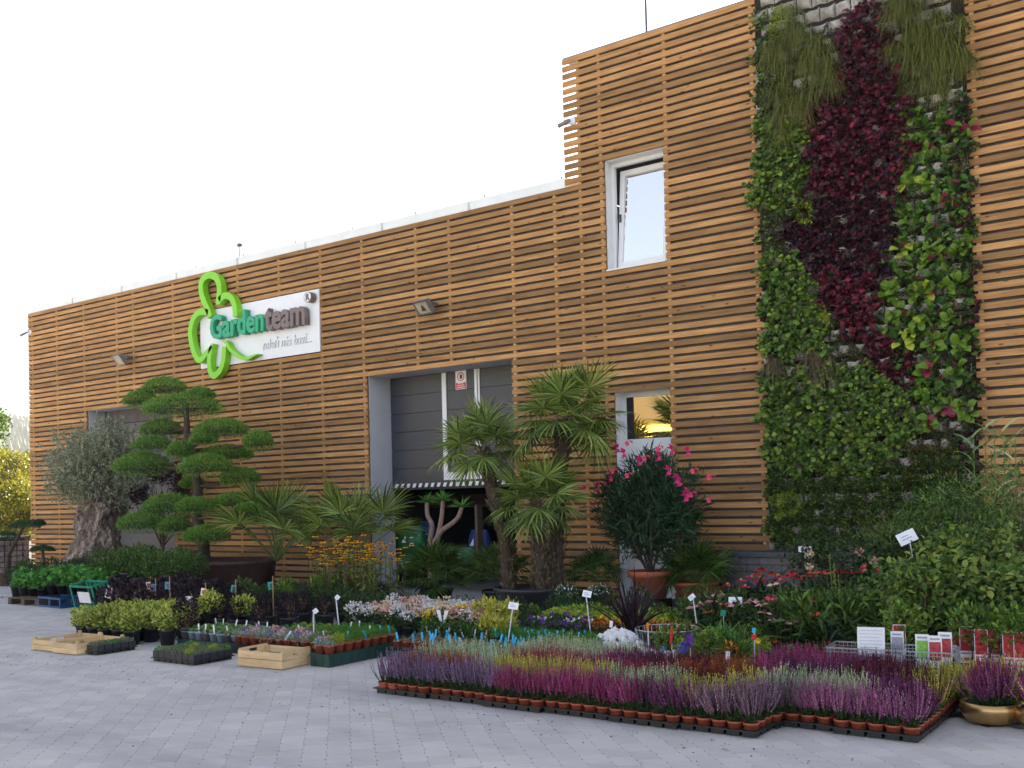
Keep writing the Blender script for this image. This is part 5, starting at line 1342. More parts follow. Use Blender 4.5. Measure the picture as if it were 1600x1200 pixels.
# B: green box with thyme pots right of the crate
bx0, bx1, by0, by1, bz = -8.45, -7.18, -6.06, -5.02, .125
tub_box(-7.44, bx1, by0, by1, bz, 'dark_green', 'long dark green plastic box carrying thyme pots beside the wooden crate')
def kk(i, j): return 'dianthus' if j <= 1 and i < 2 else 'yheath' if (j == 1 and i == 2) else 'dianthus' if j == 0 else 'thyme'
grid_pots(-7.375, -5.99, 2, 8, .125, .128, bz - .01, lambda i, j: 'silver' if (i == 1 and j == 0) else 'yheath' if (i == 1 and j == 1) else 'dianthus' if j < 2 else 'thyme', lambda i, j: 'red pot of silver-leaved pinks' if j < 2 and not (i == 1 and j == 1) else 'red pot of yellow heather' if j < 2 else 'red pot of bright green thyme', 'the dark green box', 'pots on the green box', .25, TAGB, pr=.058, ph=.095)
tub_box(-9.0, -7.47, -5.86, -4.70, .10, 'black', 'black display box with pinks and low herbs behind the crate')
grid_pots(-8.85, -5.78, 11, 8, .132, .135, .10, lambda i, j: ('dianthus' if (i + j) % 3 else 'silver') if j < 3 and i < 9 else ('sedumg' if i < 6 else 'thyme'), lambda i, j: 'red pot of silver and violet pinks' if j < 3 and i < 9 else 'red pot of low green herbs', 'the black box behind the crate', 'pots behind the crate', .06, TAGW, pr=.056, ph=.09)
# A: semperviva in grey pots
tub_box(-10.02, -8.98, -5.72, -5.0, .07, 'dark_green', 'dark green tray base of the grey houseleek pots')
grid_pots(-9.93, -5.66, 8, 4, .128, .15, .06, 'semp', lambda i, j: 'grey-blue pot of light green houseleek' if (i + j) % 3 else 'brown-grey pot of houseleek', 'the dark green tray', 'houseleek pots', .35, TAGW, pr=.064, ph=.105, pm='grey_pot', s=1.45)
for o in list(bpy.data.objects):
    if o.get('group') == 'houseleek pots' and 'brown-grey' in o['label']:
        for ch in o.children:
            if ch.name.startswith('pot'): ch.data = pot(.064, .105, 'taupe_pot')
# dark tray of sedums on the ground
SQP = Geo().box(-.045, .045, -.045, .045, 0, .062).mesh('pot', M['charcoal'])
def sq_tray(x0, y0, nx, ny, d, label, what, place, group, kind='sedum'):
    tag(mk('tray', tray_mesh(nx, ny, d, d), loc=(x0, y0, 0)), label, 'tray')
    for j in range(ny):
        for i in range(nx):
            e = empty('potted_sedum', (x0 + (i + .5) * d, y0 + (j + .5) * d, .043), f'{what}, {ORD[i]} along in the {ORD[j]} row, {place}', 'potted plant', group)
            mk('pot', SQP, e); s = rng.uniform(.9, 1.15)
            mk('foliage', T_(kind if rng.random() < .75 else 'sedumg', i + j), e, (0, 0, .062), (0, 0, rng.uniform(0, 6)), (s, s, s))
sq_tray(-9.21, -6.62, 7, 5, .098, 'flat black tray of low sedums on the paving left of the slatted crate', 'small black pot of grey-green sedum', 'the tray left of the crate', 'sedum pots in the flat tray')
sq_tray(-10.32, -6.68, 2, 5, .098, 'narrow black tray of sedum pots against the two joined crates', 'small black sedum pot', 'the tray beside the joined crates', 'sedum pots by the joined crates')
# crates
def crate(x, y, rz, L, D, H, label, group=None, low=False):
    e = empty('wooden_crate', (x, y, 0), label, 'crate', group, rz)
    bd = lambda nm, *a: mk(nm, boxmesh(nm, *a, M['crate']), e)
    for sx in (0, L - .03):
        for sy in (.012, D - .042): bd('corner_post', sx + (.011 if sx == 0 else -.011), sx + .03 + (.011 if sx == 0 else -.011), sy, sy + .03, .005, H + (.03 if low else .0))
    hb = H * .44
    for y0, y1 in ((0, .010), (D - .010, D)):
        bd('board', 0, L, y0, y1, .01, .01 + hb); bd('board', 0, L, y0, y1, H - hb, H - .002)
    for x0, x1 in ((0, .009), (L - .009, L)):
        bd('end_board', x0, x1, .0105, D - .0105, .01, .01 + hb)
        zt0, zt1 = H - hb, H + (.0 if low else .015)
        g = Geo().box(x0, x1, .0105, D * .36, zt0, zt1).box(x0, x1, D * .64, D - .0105, zt0, zt1).box(x0, x1, D * .36, D * .64, zt0, zt1 - .055).box(x0, x1, D * .36, D * .64, zt1 - .022, zt1)
        mk('handle_board', g.mesh('handle_board', M['crate']), e)
    for i in range(6): bd('floor_board', .011, L - .011, .014 + i * (D - .028) / 6, .014 + (i + .86) * (D - .028) / 6, .004, .0095)
    return e
crate(-8.09, -6.42, rad(4), .60, .40, .165, 'pale wooden crate with handle slots standing empty beside the green box')
crate(-10.79, -6.80, rad(2), .45, .62, .125, 'right one of two joined low wooden crates on the paving', 'joined low crates', True)
crate(-11.26, -6.78, rad(2), .44, .62, .125, 'left one of two joined low wooden crates on the paving', 'joined low crates', True)
# red pots with blue labels on black tray over a green box
tub_box(-7.02, -5.35, -5.42, -4.9, .09, 'dark_green', 'low dark green box under the tiny red pots with blue labels')
tag(mk('tray', tray_mesh(14, 4, .118, .118), loc=(-6.99, -5.40, .088)), 'black tray full of tiny red pots with blue labels', 'tray')
grid_pots(-6.93, -5.34, 14, 4, .118, .118, .13, 'tinysucc', 'tiny red pot with succulent', 'the blue-labelled tray', 'tiny red succulent pots', .55, TAGB, pr=.045, ph=.06)
# dark green tall black pots with white sticks
grid_pots(-7.05, -4.72, 6, 2, .16, .16, .0, 'darkgreen', 'tall black pot of dark green candytuft', 'the rows behind the green box', 'black pots behind the green box', .9, TAGW, pr=.07, ph=.17, pm='black')
def zone(x0, y0, nx, ny, d, z, kind, what, place, pr=.065, ph=.12, pm='black', s=1.0, tg=0, tm=None, skew=0.0, dy=None):
    for j in range(ny):
        for i in range(nx):
            tm_ = tm if (tm and rng.random() < tg) else None
            potted(x0 + i * d + j * skew + rng.uniform(-.012, .012), y0 + j * (dy or d) + rng.uniform(-.012, .012), z, kind, i * 3 + j * 5, f'{what}, {ORD[i]} along in the {ORD[j]} row, {place}', 'pots of ' + place, pr, ph, pm, s, tm_)
# cream-white flowers, yellow, pansies: rows in front of the low shrubs
for j in range(5):
    for i in range(12):
        kd = 'yellowfo' if (i + j * .4 > 11.2) else 'whitefl' if (i * 7 + j * 3) % 5 == 0 else 'peach' if (i * 5 + j * 4) % 7 < 2 or i > 8 else 'cream'
        potted(-8.35 + i * .16 + rng.uniform(-.03, .03), -4.45 + j * .16 + rng.uniform(-.03, .03), .09 + rng.uniform(-.02, .03), kd, i + j, f'{dict(peach="peach-flowered", yellowfo="long yellow-leaved", whitefl="white-flowered", cream="cream-flowered")[kd]} pot, {ORD[i]} along in the {ORD[j]} pale flower row', 'pale flower pots', .065, .12, 'black', rng.uniform(.95, 1.35))
zone(-6.30, -4.66, 2, 2, .16, .05, 'yellowfo', 'pot of long yellow leaves', 'yellow patch', s=1.05)
zone(-6.15, -4.25, 5, 5, .16, .05, 'pansy', 'dark green pansy pot with violet and white flowers', 'the pansy patch', s=1.1)
zone(-6.25, -3.55, 9, 3, .17, .05, 'jenny', 'pot of golden creeping jenny', 'the golden foliage strip', s=1.25)
zone(-5.5, -4.0, 8, 3, .155, .06, 'pepper', 'bronze-leaved pot with orange flowers', 'the orange strip', s=1.15)
zone(-6.05, -4.82, 11, 3, .125, .14, 'alpine', 'small green alpine pot', 'the blue-labelled alpine strip', pr=.05, ph=.075, s=1.1, tg=.5, tm=TAGB)
zone(-5.95, -5.20, 11, 3, .115, .10, 'sedum', 'grey-green sedum mat pot', 'the sedum trays behind the mint heathers', pr=.05, ph=.07, s=1.25)
tub_box(-6.1, -4.75, -5.26, -4.40, .095, 'black', 'black display box under the alpine and sedum pots')
# yellow variegated shrubs and neighbours on the left
zone(-11.55, -5.95, 5, 4, .25, .0, 'euon', 'yellow-variegated shrub in black pot', 'the shrub block behind the joined crates', pr=.10, ph=.17, s=1.05)
potted(*gp(262, 1008), 0, 'euon', 1, 'single yellow-variegated shrub in a black pot standing apart in front', None, .10, .19, 'black', 1.1)
potted(*gp(290, 1006), 0, 'purpleshrub', 2, 'dark shrub in a black pot right of the single yellow shrub', None, .10, .19, 'black', .8)
potted(-10.45, -4.9, 0, 'euon', 2, 'yellow-leaved spindly shrub behind the houseleeks', None, .10, .30, 'black', 1.2)
potted(-10.0, -4.75, 0, 'euon', 0, 'second spindly yellow shrub behind the houseleeks', None, .10, .26, 'black', 1.0)
for j in range(3):
    for i in range(10):
        x_ = -12.9 + i * .36 + j * .1 + rng.uniform(-.06, .06); y_ = -4.85 + j * .45
        potted(x_, y_, 0, 'purpleshrub', i + j, f'dark purple-leaved shrub, {ORD[i]} from left in {ORD[j]} row', 'dark purple shrubs', .12, .20, 'black', rng.uniform(.75, 1.1) * (1 if i < 5 else .62))
for j in range(2):
    for i in range(7 - j):
        potted(-15.1 + i * .36 + j * .15, -3.45 + j * .36, .30 + rng.uniform(-.04, .06), 'boxshrub', i + j, f'glossy green shrub, {ORD[i]} from left in {ORD[j]} row, before the round planter', 'glossy green shrubs', .13, .24, 'black', rng.uniform(1.1, 1.4))
# bamboo stakes with printed picture tags among the purple shrubs
for i, (x, y, c_) in enumerate([(170, 925, 'a'), (240, 918, 'b'), (262, 915, 'b'), (296, 942, 'a'), (318, 925, 'p'), (215, 930, 'b'), (365, 920, 't'), (423, 915, 't'), (232, 915, 'p')]):
    u, z = wp(x, y, -4.9 if i not in (6, 7) else -4.4); v = -4.9 if i not in (6, 7) else -4.4
    nm = {'a': 'white and violet', 'b': 'teal and violet', 't': 'teal', 'p': 'pink and white'}[c_]
    e = empty('plant_label', (u, v, 0), f'{nm} picture label hanging on a cane, {ORD[i]} of the hanging labels', 'plant label', 'hanging picture labels')
    mk('cane', Geo().bar((.03, .01, 0), (.03, .01, z + .12), .010).mesh('cane', M['bamboo']), e)
    w, h = (.075, .095) if c_ != 'a' else (.10, .17)
    mk('card', boxmesh('card', -w / 2, w / 2, -.002, 0, -h / 2, h / 2, M['teal_tag'] if c_ in 'bt' else M['tag']), e, (0, 0, z), (0, rad(rng.uniform(-15, 15)), rad(20)))
    mk('picture', boxmesh('picture', -w * .2, w * .42, -.0035, -.0022, -h * .38, h * .3, M['f_violet'] if c_ in 'ab' else M['f_pink'] if c_ == 'p' else M['dark_green']), e, (0, 0, z), (0, rad(rng.uniform(-15, 15)), rad(20)))
# strawberries on pallet, blue and green crates at the far left
for j in range(5):
    for i in range(9):
        potted(-17.3 + i * .30 + j * .05, -3.55 + j * .33, .12 if i < 3 else .20, 'straw', i + j, f'bright green strawberry plant, {ORD[i]} from left in {ORD[j]} row of strawberries', 'strawberry plants', .10, .14, 'black', 1.25)
pal = empty('wooden_pallet', (-17.2, -3.9, 0), 'grey wooden pallet under the leftmost strawberry plants', 'pallet')
for i in range(7): mk('board', boxmesh('board', 0, .95, i * .17, i * .17 + .12, .10, .118, M['dark_wood']), pal)
for x in (0, .42, .85): mk('runner', boxmesh('runner', x, x + .10, 0, 1.14, .0, .098, M['dark_wood']), pal)
def open_crate(x, y, w, d, h, mat, label, rx=0.0, rz=0.0, group=None, z=0):
    e = empty('plastic_crate', (x, y, z), label, 'crate', group, rz); e.rotation_euler = (rx, 0, rz)
    g = Geo()
    for z in (0, h - .03): g.box(0, w, 0, .012, z, z + .03).box(0, w, d - .012, d, z, z + .03).box(0, .012, .012, d - .012, z, z + .03).box(w - .012, w, .012, d - .012, z, z + .03)
    n = 5
    for i in range(n + 1):
        xx = i * (w - .03) / n
        if i in (0, n): g.box(xx, xx + .03, .0, .012, .03, h - .03)
        g.box(xx, xx + .03, d - .012, d, .03, h - .03)
    mk('frame', g.mesh('frame', M[mat]), e)
    mk('base', boxmesh('base', .012, w - .012, .012, d - .012, .001, .012, M[mat]), e)
    return e
open_crate(-16.25, -3.9, .38, .4, .17, 'blue_plastic', 'left blue plastic crate at the foot of the strawberries', group='blue crates')
open_crate(-15.84, -3.95, .34, .4, .17, 'blue_plastic', 'right blue plastic crate at the foot of the strawberries', group='blue crates')
gcx, gcy = gp(117, 953)
ec = open_crate(gcx, gcy, .62, .30, .40, 'green_plastic', 'green plastic crate tipped up beside the variegated shrubs', rx=rad(14), z=.01)
mk('paper', boxmesh('paper', .1, .42, .05, .055, .10, .28, M['tag']), ec)
for i in range(7):
    potted(-18.3 + (i % 3) * .42, -3.1 + (i // 3) * .6, 0, 'lowdark', i, f'dark leafy shrub at the far-left edge, {ORD[i]} of its cluster', 'dark shrubs at the far left', .16, .25, 'black', 1.6)
for i, (x, y, kd, s) in enumerate([(75, 880, 'grass', 1.5), (95, 882, 'grass', 1.3), (60, 885, 'grass', 1.2), (105, 870, 'brownfine', 1.8), (40, 890, 'boxshrub', 1.3)]):
    x_, y_ = gp(x, 940); v = -2.6; u, z = wp(x, y, v)
    potted(u, v, 0, kd, i, ['tall soft grass near the left gabion', 'light green grass before the olive tub', 'fine grass clump at the far left', 'dry brown grass at the foot of the olive tree', 'round green shrub below the gabion'][i], None, .16, .28, 'black', s)
# low shrubs between the beds and the wall
kinds = ['lowdark', 'lowgreen', 'lowdark', 'mixed', 'lowdark', 'brownfine']
for j in range(6):
    for i in range(15):
        x_ = -11.9 + i * .40 + rng.uniform(-.05, .05) + j * .06; y_ = -3.55 + j * .33
        if x_ > -6.4: continue
        if j >= 3 and -8.9 < x_ < -6.9: continue
        kd = kinds[(i * 2 + j * 3 + (i * j) % 4) % 6]; s_k = .5 if (j >= 1 and -9.9 < x_ < -6.6) else 1.1
        nm = dict(lowdark='low dark green shrub', lowgreen='fresh green leafy plant', mixed='mid-green bushy plant', brownfine='brown wispy grass')[kd]
        potted(x_, y_, 0, kd, i + j, f'{nm}, {ORD[i]} from left in {ORD[j]} row before the garage', 'plants before the garage door', .10, .17 if s_k > 1 else .08, 'black', s_k)
for i, (x_, y_) in enumerate([(-6.35, -2.2), (-6.0, -1.9), (-6.75, -2.4)]):
    potted(x_, y_, 0, 'whitecluster', i, ['white-flowered dark shrub nearest the door jamb', 'white-flowered dark shrub behind the purple grass', 'white-flowered dark shrub right of the palm tub'][i], 'white flowering shrubs', .13, .18, 'black', .85)
for j in range(2):
    for i in range(9):
        potted(-6.7 + i * .3, -3.25 + j * .33, 0, ['mixed', 'lowdark', 'lowgreen'][(i + j) % 3], i + j, f'leafy plant, {ORD[i]} from left in {ORD[j]} row before the door', 'plants before the door', .10, .12, 'black', .85)
# rudbeckias
u0, _ = wp(500, 900, -2.55); u1, _ = wp(600, 900, -2.55)
_rud = []
for v_ in range(3):
    g = Geo(); fl = Geo(); cn = Geo()
    for _ in range(9):
        a = rng.uniform(0, 6.28); b_ = np.array((rng.normal(0, .06), rng.normal(0, .06), 0)); h = rng.uniform(.62, .95); tp = b_ + (math.cos(a) * .08, math.sin(a) * .08, h)
        g.tube([b_, (b_ + tp) / 2 + rng.normal(size=3) * .015, tp], [.006, .005, .004], 4, 0, False)
        n = 9; tt = rng.uniform(.05, .8, n)[:, None]
        g.leaves(b_ * (1 - tt) + tp * tt, rng.normal(size=(n, 3)) + (0, 0, .2), .11, .032, None, .1, 1)
        for hd in range(2):
            c = tp + rng.normal(size=3) * (.05, .05, .04) * hd; m = 11; aa = np.arange(m) * 6.283 / m
            fl.leaves(np.tile(c, (m, 1)), np.stack([np.cos(aa), np.sin(aa), np.full(m, -.25)], 1), .050, .024, None, .05, 0)
            cn.lathe([(.0, c[2] + .02), (.011, c[2] + .016), (.014, c[2] + .004), (0, c[2] - .003)], 7, 0, (c[0], c[1]))
    _rud.append((g.mesh('stems', [M['l_dry'], M['l_geum']]), fl.mesh('petals', M['f_rudbeckia']), cn.mesh('flower_cone', M['f_cone'])))
for i in range(10):
    x_ = u0 + (u1 - u0) * (i % 5 + .3 + .4 * (i // 5)) / 5; y_ = -2.6 + (i // 5) * .28
    e = empty('rudbeckia', (x_, y_, 0), f'tall rudbeckia with golden flowers, {ORD[i % 5]} from left in the {"front" if i < 5 else "back"} row', 'flowering plant', 'rudbeckias before the garage jamb')
    mk('pot', pot(.11, .18, 'black'), e); a, b_, c = _rud[i % 3]; s = rng.uniform(.92, 1.1); rz = rng.uniform(0, 6)
    for nm, me in (('stems', a), ('petals', b_), ('flower_cone', c)): tag(mk(nm, me, e, (0, 0, .12), (0, 0, rz), (s, s, s)), kind='stuff')
# yucca with three arms
yv = -.35; u, _ = wp(672, 860, yv); e = empty('branched_yucca', (u, yv, 0), 'three-armed yucca with leaf rosettes in the garage opening', 'tree')
mk('pot', pot(.22, .35, 'black'), e)
def pv(x, y, v=yv): a = wp(x, y, v); return np.array((a[0] - u, v - yv, a[1]))
g = Geo()
arms = [[(672, 855), (673, 838), (675, 820), (668, 805), (667, 785)], [(676, 855), (684, 838), (689, 815), (691, 800), (692, 782)], [(680, 850), (690, 830), (706, 818), (716, 808), (722, 792)]]
for A in arms:
    P = [np.array((0, 0, .3))] + [pv(*p) for p in A]; g.tube(smooth_path(P, 4), np.linspace(.050, .034, len(P) * 4 - 3), 8)
M['yucca_bark'] = plain('yucca_bark', (.30, .20, .16), .9, var=.3, scale=20)
mk('trunk', g.mesh('trunk', M['yucca_bark'], True), e)
g = Geo()
for A in arms:
    c = pv(*A[-1]); n = 46; D = sph(n); D[:, 2] = np.abs(D[:, 2]) * .9 + .1; g.blades(np.tile(c, (n, 1)), D, rng.uniform(.16, .27, n), .028, .15, 3)
mk('leaves', g.mesh('leaves', M['l_straw']), e)
# sacks and shelf in the store room
def sack(x, y, v, w, h, mat, label, rz=0):
    a = wp(x, y, v); e = empty('sack', (a[0], v, max(a[1] - h / 2, 0)), label, 'sack', None, rz)
    g = Geo(); n = 12; V = []
    for i in range(7):
        t_ = i / 6; z = h * t_; ww = w / 2 * (1 - .25 * abs(t_ - .5) ** 2 * 4) ; dd = .13 * math.sin(math.pi * (.12 + .76 * t_))
        for k in range(n):
            an = 2 * math.pi * k / n; V.append((math.copysign(abs(math.cos(an)) ** .6, math.cos(an)) * ww, math.copysign(abs(math.sin(an)) ** .8, math.sin(an)) * dd + rng.normal(0, .004), z))
    g.add(V, [(i * n + k, i * n + (k + 1) % n, (i + 1) * n + (k + 1) % n, (i + 1) * n + k) for i in range(6) for k in range(n)])
    g.add(V[-n:], [list(range(n))])
    mk('bag', g.mesh('bag', M[mat], True), e)
    mk('print', Geo().add([(-.12, -.145, h * .45), (-.03, -.145, h * .45), (-.03, -.145, h * .72)], [(0, 1, 2)]).add([(.05, -.145, h * .4), (.12, -.145, h * .4), (.12, -.145, h * .44), (.05, -.145, h * .44)], [(0, 1, 2, 3)]).add([(.05, -.145, h * .6), (.12, -.145, h * .6), (.12, -.145, h * .64), (.05, -.145, h * .64)], [(0, 1, 2, 3)]).mesh('print', M['tag']), e)
sack(642, 845, .9, .62, .55, 'bag_green', 'upright green sack with white print just inside the garage', rad(15))
sack(668, 840, 1.3, .4, .6, 'bag_blue', 'blue and white sack behind the green one')
sack(720, 868, .9, .8, .3, 'bag_green', 'green sack lying low behind the yucca')
sack(630, 878, .8, .6, .25, 'bag_green', 'green sack on the floor by the jamb')
sack(750, 850, 1.1, .45, .5, 'bag_blue', 'bluish sack beside the leaning plank')
a, b_ = wp(742, 790, .8), wp(755, 850, .8)
tag(mk('plank', Geo().bar((a[0], .9, a[1]), (b_[0], .7, b_[1] - .6), .16, .05).mesh('plank', M['dark_wood'])), 'grey plank leaning in the dark garage opening', 'plank')
u, z = wp(620, 795, 2.4)
sh_ = empty('store_shelf', (u, 2.6, 0), 'wooden shelf in the dark store with a small white notice', 'shelf')
for zz in (z, z - .8): mk('shelf_board', boxmesh('shelf_board', 0, 2.6, 0, .5, zz, zz + .06, M['dark_wood']), sh_)
for x in (0, 2.5): mk('upright', boxmesh('upright', x, x + .08, .51, .58, 0, z + .5, M['dark_wood']), sh_)
mk('notice', boxmesh('notice', .35, .55, -.02, -.005, z - .22, z - .05, M['tag']), sh_)
for i in range(3): mk('wood_block', boxmesh('wood_block', .35 + i * .7, .75 + i * .7, .02, .4, z + .061, z + .26, M['crate'] if i == 0 else M['brown_pot']), sh_)
# price signs on white sticks
def price_sign(x0, y0, x1, y1, v, w, h, label, tilt=0.0, lean=0.0):
    a = wp(x0, y0, v); b_ = wp(x1, y1, v)
    e = empty('price_sign', (b_[0], v, max(b_[1] - .1, 0)), label, 'price sign', 'white price signs on sticks')
    top = (a[0] - b_[0], 0, a[1] - max(b_[1] - .1, 0))
    mk('stick', Geo().bar((0, 0, 0), top, .014, .006).mesh('stick', M['tag']), e)
    g = Geo().box(-w / 2, w / 2, -.002, .002, 0, h); mk('card', g.mesh('card', M['tag']), e, top, (rad(-25) , tilt, rad(20)))
    mk('print', Geo().box(-w * .3, w * .25, -.0035, -.0022, h * .35, h * .42).box(-w * .3, w * .1, -.0035, -.0022, h * .6, h * .66).mesh('print', M['grey_ink']), e, top, (rad(-25), tilt, rad(20)))
price_sign(490, 957, 490, 990, -5.5, .05, .05, 'narrow white price stick beside the violet pinks', rad(50))
price_sign(525, 936, 530, 972, -4.8, .05, .05, 'tilted white price stick above the thyme pots', rad(35))
price_sign(801, 952, 792, 998, -4.95, .10, .07, 'white price sign in front of the golden plants', rad(8))
price_sign(916, 933, 923, 978, -4.3, .09, .07, 'white price sign standing in the orange strip', rad(10))
price_sign(1083, 936, 1088, 958, -4.0, .07, .05, 'slanting white price arrow above the yellow leaves', rad(-40))
price_sign(1149, 948, 1150, 965, -3.7, .13, .10, 'white price card among the coneflowers', 0)
price_sign(1258, 863, 1258, 890, -2.2, .14, .07, 'white card above the stone planter roses', 0)
price_sign(1422, 848, 1430, 880, -2.6, .18, .13, 'large tilted white card in the tall grasses', rad(-25))
e = empty('label_holder', (*gp(695, 992, .14), .14), 'white V-shaped pair of plant labels in front of the yellow leaves', 'plant label')
mk('block', boxmesh('block', -.035, .035, -.03, .03, 0, .12, M['black']), e)
for s in (-1, 1): mk('card', Geo().add([(s * .0, -.034, .12), (s * .032, -.034, .12), (s * .085, -.034, .27), (s * .03, -.034, .27), (s * .0, -.030, .12), (s * .032, -.030, .12), (s * .085, -.030, .27), (s * .03, -.030, .27)], [(0, 1, 2, 3), (7, 6, 5, 4), (0, 4, 5, 1), (1, 5, 6, 2), (2, 6, 7, 3), (3, 7, 4, 0)]).mesh('card', M['tag']), e)

# ================================================================ RIGHT SIDE
# wire gabion basket with white stones and the purple millet
sx_, sy_ = -4.72, -4.62
wb = empty('wire_basket', (sx_, sy_, 0), 'round wire basket behind a heap of white stones', 'wire basket')
g = Geo(); nb_ = 22
for k in range(nb_):
    a = 2 * math.pi * k / nb_; g.bar((.42 + math.cos(a) * .24, .1 + math.sin(a) * .24, .02), (.42 + math.cos(a) * .30, .1 + math.sin(a) * .30, .36), .007)
for z, r in ((.36, .30), (.19, .27), (.03, .24)):
    g.tube([(.42 + math.cos(a) * r, .1 + math.sin(a) * r, z) for a in np.linspace(0, 6.283, 25)], .005, 4, 0, False)
mk('wire_frame', g.mesh('wire_frame', M['steel']), wb)
mk('inner_pot', Geo().lathe([(0, .01), (.2, .01), (.225, .3), (.20, .3), (0, .27)], 16, 0, (.42, .1)).mesh('inner_pot', M['black']), wb)
def rock_mesh(seed):
    r_ = np.random.default_rng(seed); bm = bmesh.new(); bmesh.ops.create_icosphere(bm, subdivisions=1, radius=.05)
    for v in bm.verts: v.co = Vector(np.array(v.co) * r_.uniform(.75, 1.2, 3) * (1.15, .9, .75))
    me = bpy.data.meshes.new('stone'); bm.to_mesh(me); bm.free(); me.materials.append(M['pebble']); return me
RK = [rock_mesh(i) for i in range(5)]
ht = empty('stone_heap', (sx_, sy_, 0), 'heap of white angular stones beside the wire basket', 'stones')
tag(mk('heap_core', Geo().lathe([(.36, 0), (.26, .14), (.12, .25), (0, .27)], 14, 0, (.02, -.12)).mesh('heap_core', M['pebble']), ht))
for i in range(110):
    a = rng.uniform(0, 6.28); r = .34 * math.sqrt(rng.uniform(0, 1)); z = .31 * (1 - (r / .36) ** 2)
    mk('stone', RK[i % 5], ht, (math.cos(a) * r + .02, math.sin(a) * r * .6 - .12, z + .02), (rng.uniform(0, 3), rng.uniform(0, 3), 0), (1.0,) * 3)
for i in range(16): mk('stone', RK[i % 5], ht, (.2 + i % 8 * .07, -.33 + rng.uniform(-.04, .04), .04 + .05 * (i // 8) + .10), (i, i * 2, 0))
tag(mk('heap_base', boxmesh('heap_base', .15, .75, -.42, -.22, 0, .12, M['pebble']), ht))
u, _ = wp(988, 980, -4.35)
e = empty('purple_fountain_grass', (u, -4.35, 0), 'dark purple strap-leaved grass rising behind the white stones', 'ornamental grass')
mk('pot', pot(.16, .28, 'black'), e)
g = Geo(); n = 95; D = rng.normal(0, .42, (n, 3)) * (1, 1, .1) + (0, 0, 1); g.blades(rng.normal(0, .035, (n, 3)) * (1, 1, 0) + (0, 0, .25), D, rng.uniform(.45, .95, n), rng.uniform(.014, .032, n), rng.uniform(.1, .5, n), 5)
mk('leaves', g.mesh('leaves', M['l_purple']), e)
for i, (x_, y_) in enumerate([(-4.35, -3.6), (-4.75, -3.3)]):
    e = empty('purple_fountain_grass', (x_, y_, 0), ['low arching dark grass left of the coneflowers', 'finer dark grass behind the purple strap leaves'][i], 'ornamental grass')
    mk('pot', pot(.13, .2, 'black'), e); g = Geo(); n = 150; D = rng.normal(0, .6, (n, 3)) * (1, 1, .1) + (0, 0, .8); g.blades(rng.normal(0, .03, (n, 3)) * (1, 1, 0) + (0, 0, .18), D, rng.uniform(.3, .6, n), .008, .6, 4)
    mk('leaves', g.mesh('leaves', M['l_purple'] if i == 0 else M['l_sedge']), e)
# mixed plants right of the stones
mixk = [('mixed', .8), ('jenny', 1.4), ('mixed', .95), ('pepper', 1.3), ('lowgreen', .9), ('jenny', 1.2)]
for j in range(4):
    for i in range(4):
        kd, s = mixk[(i + 2 * j) % 6]; s *= .75 if j > 1 else 1
        potted(-4.15 + i * .2 + j * .03, -4.85 + j * .28, 0, kd, i + j, f'{dict(mixed="leafy green", jenny="yellow-leaved", pepper="orange-flowered", lowgreen="light green")[kd]} plant, {ORD[i]} from left in {ORD[j]} row by the stones', 'mixed plants right of the stones', .09, .16, 'black', s)
# blue-violet flower label and pansies near heather
for i, (x, y, m_, w, h) in enumerate([(1068, 1012, 'f_blue', .04, .10), (1078, 1000, 'f_violet', .05, .10), (1049, 995, 'red', .022, .13), (1036, 1015, 'blue_tag', .02, .06), (1137, 1025, 'tag', .035, .08), (1178, 985, 'blue_tag', .03, .04), (1178, 995, 'red', .04, .04), (1130, 958, 'green_plastic', .05, .06), (1012, 978, 'f_orange', .025, .05), (955, 975, 'tag', .03, .06)]):
    v = -5.05 if y > 970 else -4.0; a = wp(x, y, v)
    e = empty('plant_label', (a[0], v, 0), ['blue flower picture label behind the burgundy heathers', 'violet flower picture label beside the blue one', 'red stick label right of the wire basket', 'pale blue stick label by the wire basket', 'white and lilac label in front of the lime pots', 'blue half of the small label under the coneflowers', 'red half of the small label under the coneflowers', 'green label among the pale coneflowers', 'orange label on the wire basket rim', 'white label at the end of the orange strip'][i], 'plant label')
    mk('stick', Geo().bar((0, .004, 0), (0, .004, a[1]), .006).mesh('stick', M['tag']), e)
    mk('card', boxmesh('card', -w / 2, w / 2, -.004, 0, -h / 2, h / 2, M[m_]), e, (0, 0, a[1]), (0, rad(6), rad(20)))
    if m_ in ('f_blue', 'f_violet'):
        g = Geo(); blob(g, (0, -.02, a[1]), (.035, .03, .06), 60, .025, .8, .1); mk('blossom', g.mesh('blossom', M[m_]), e)
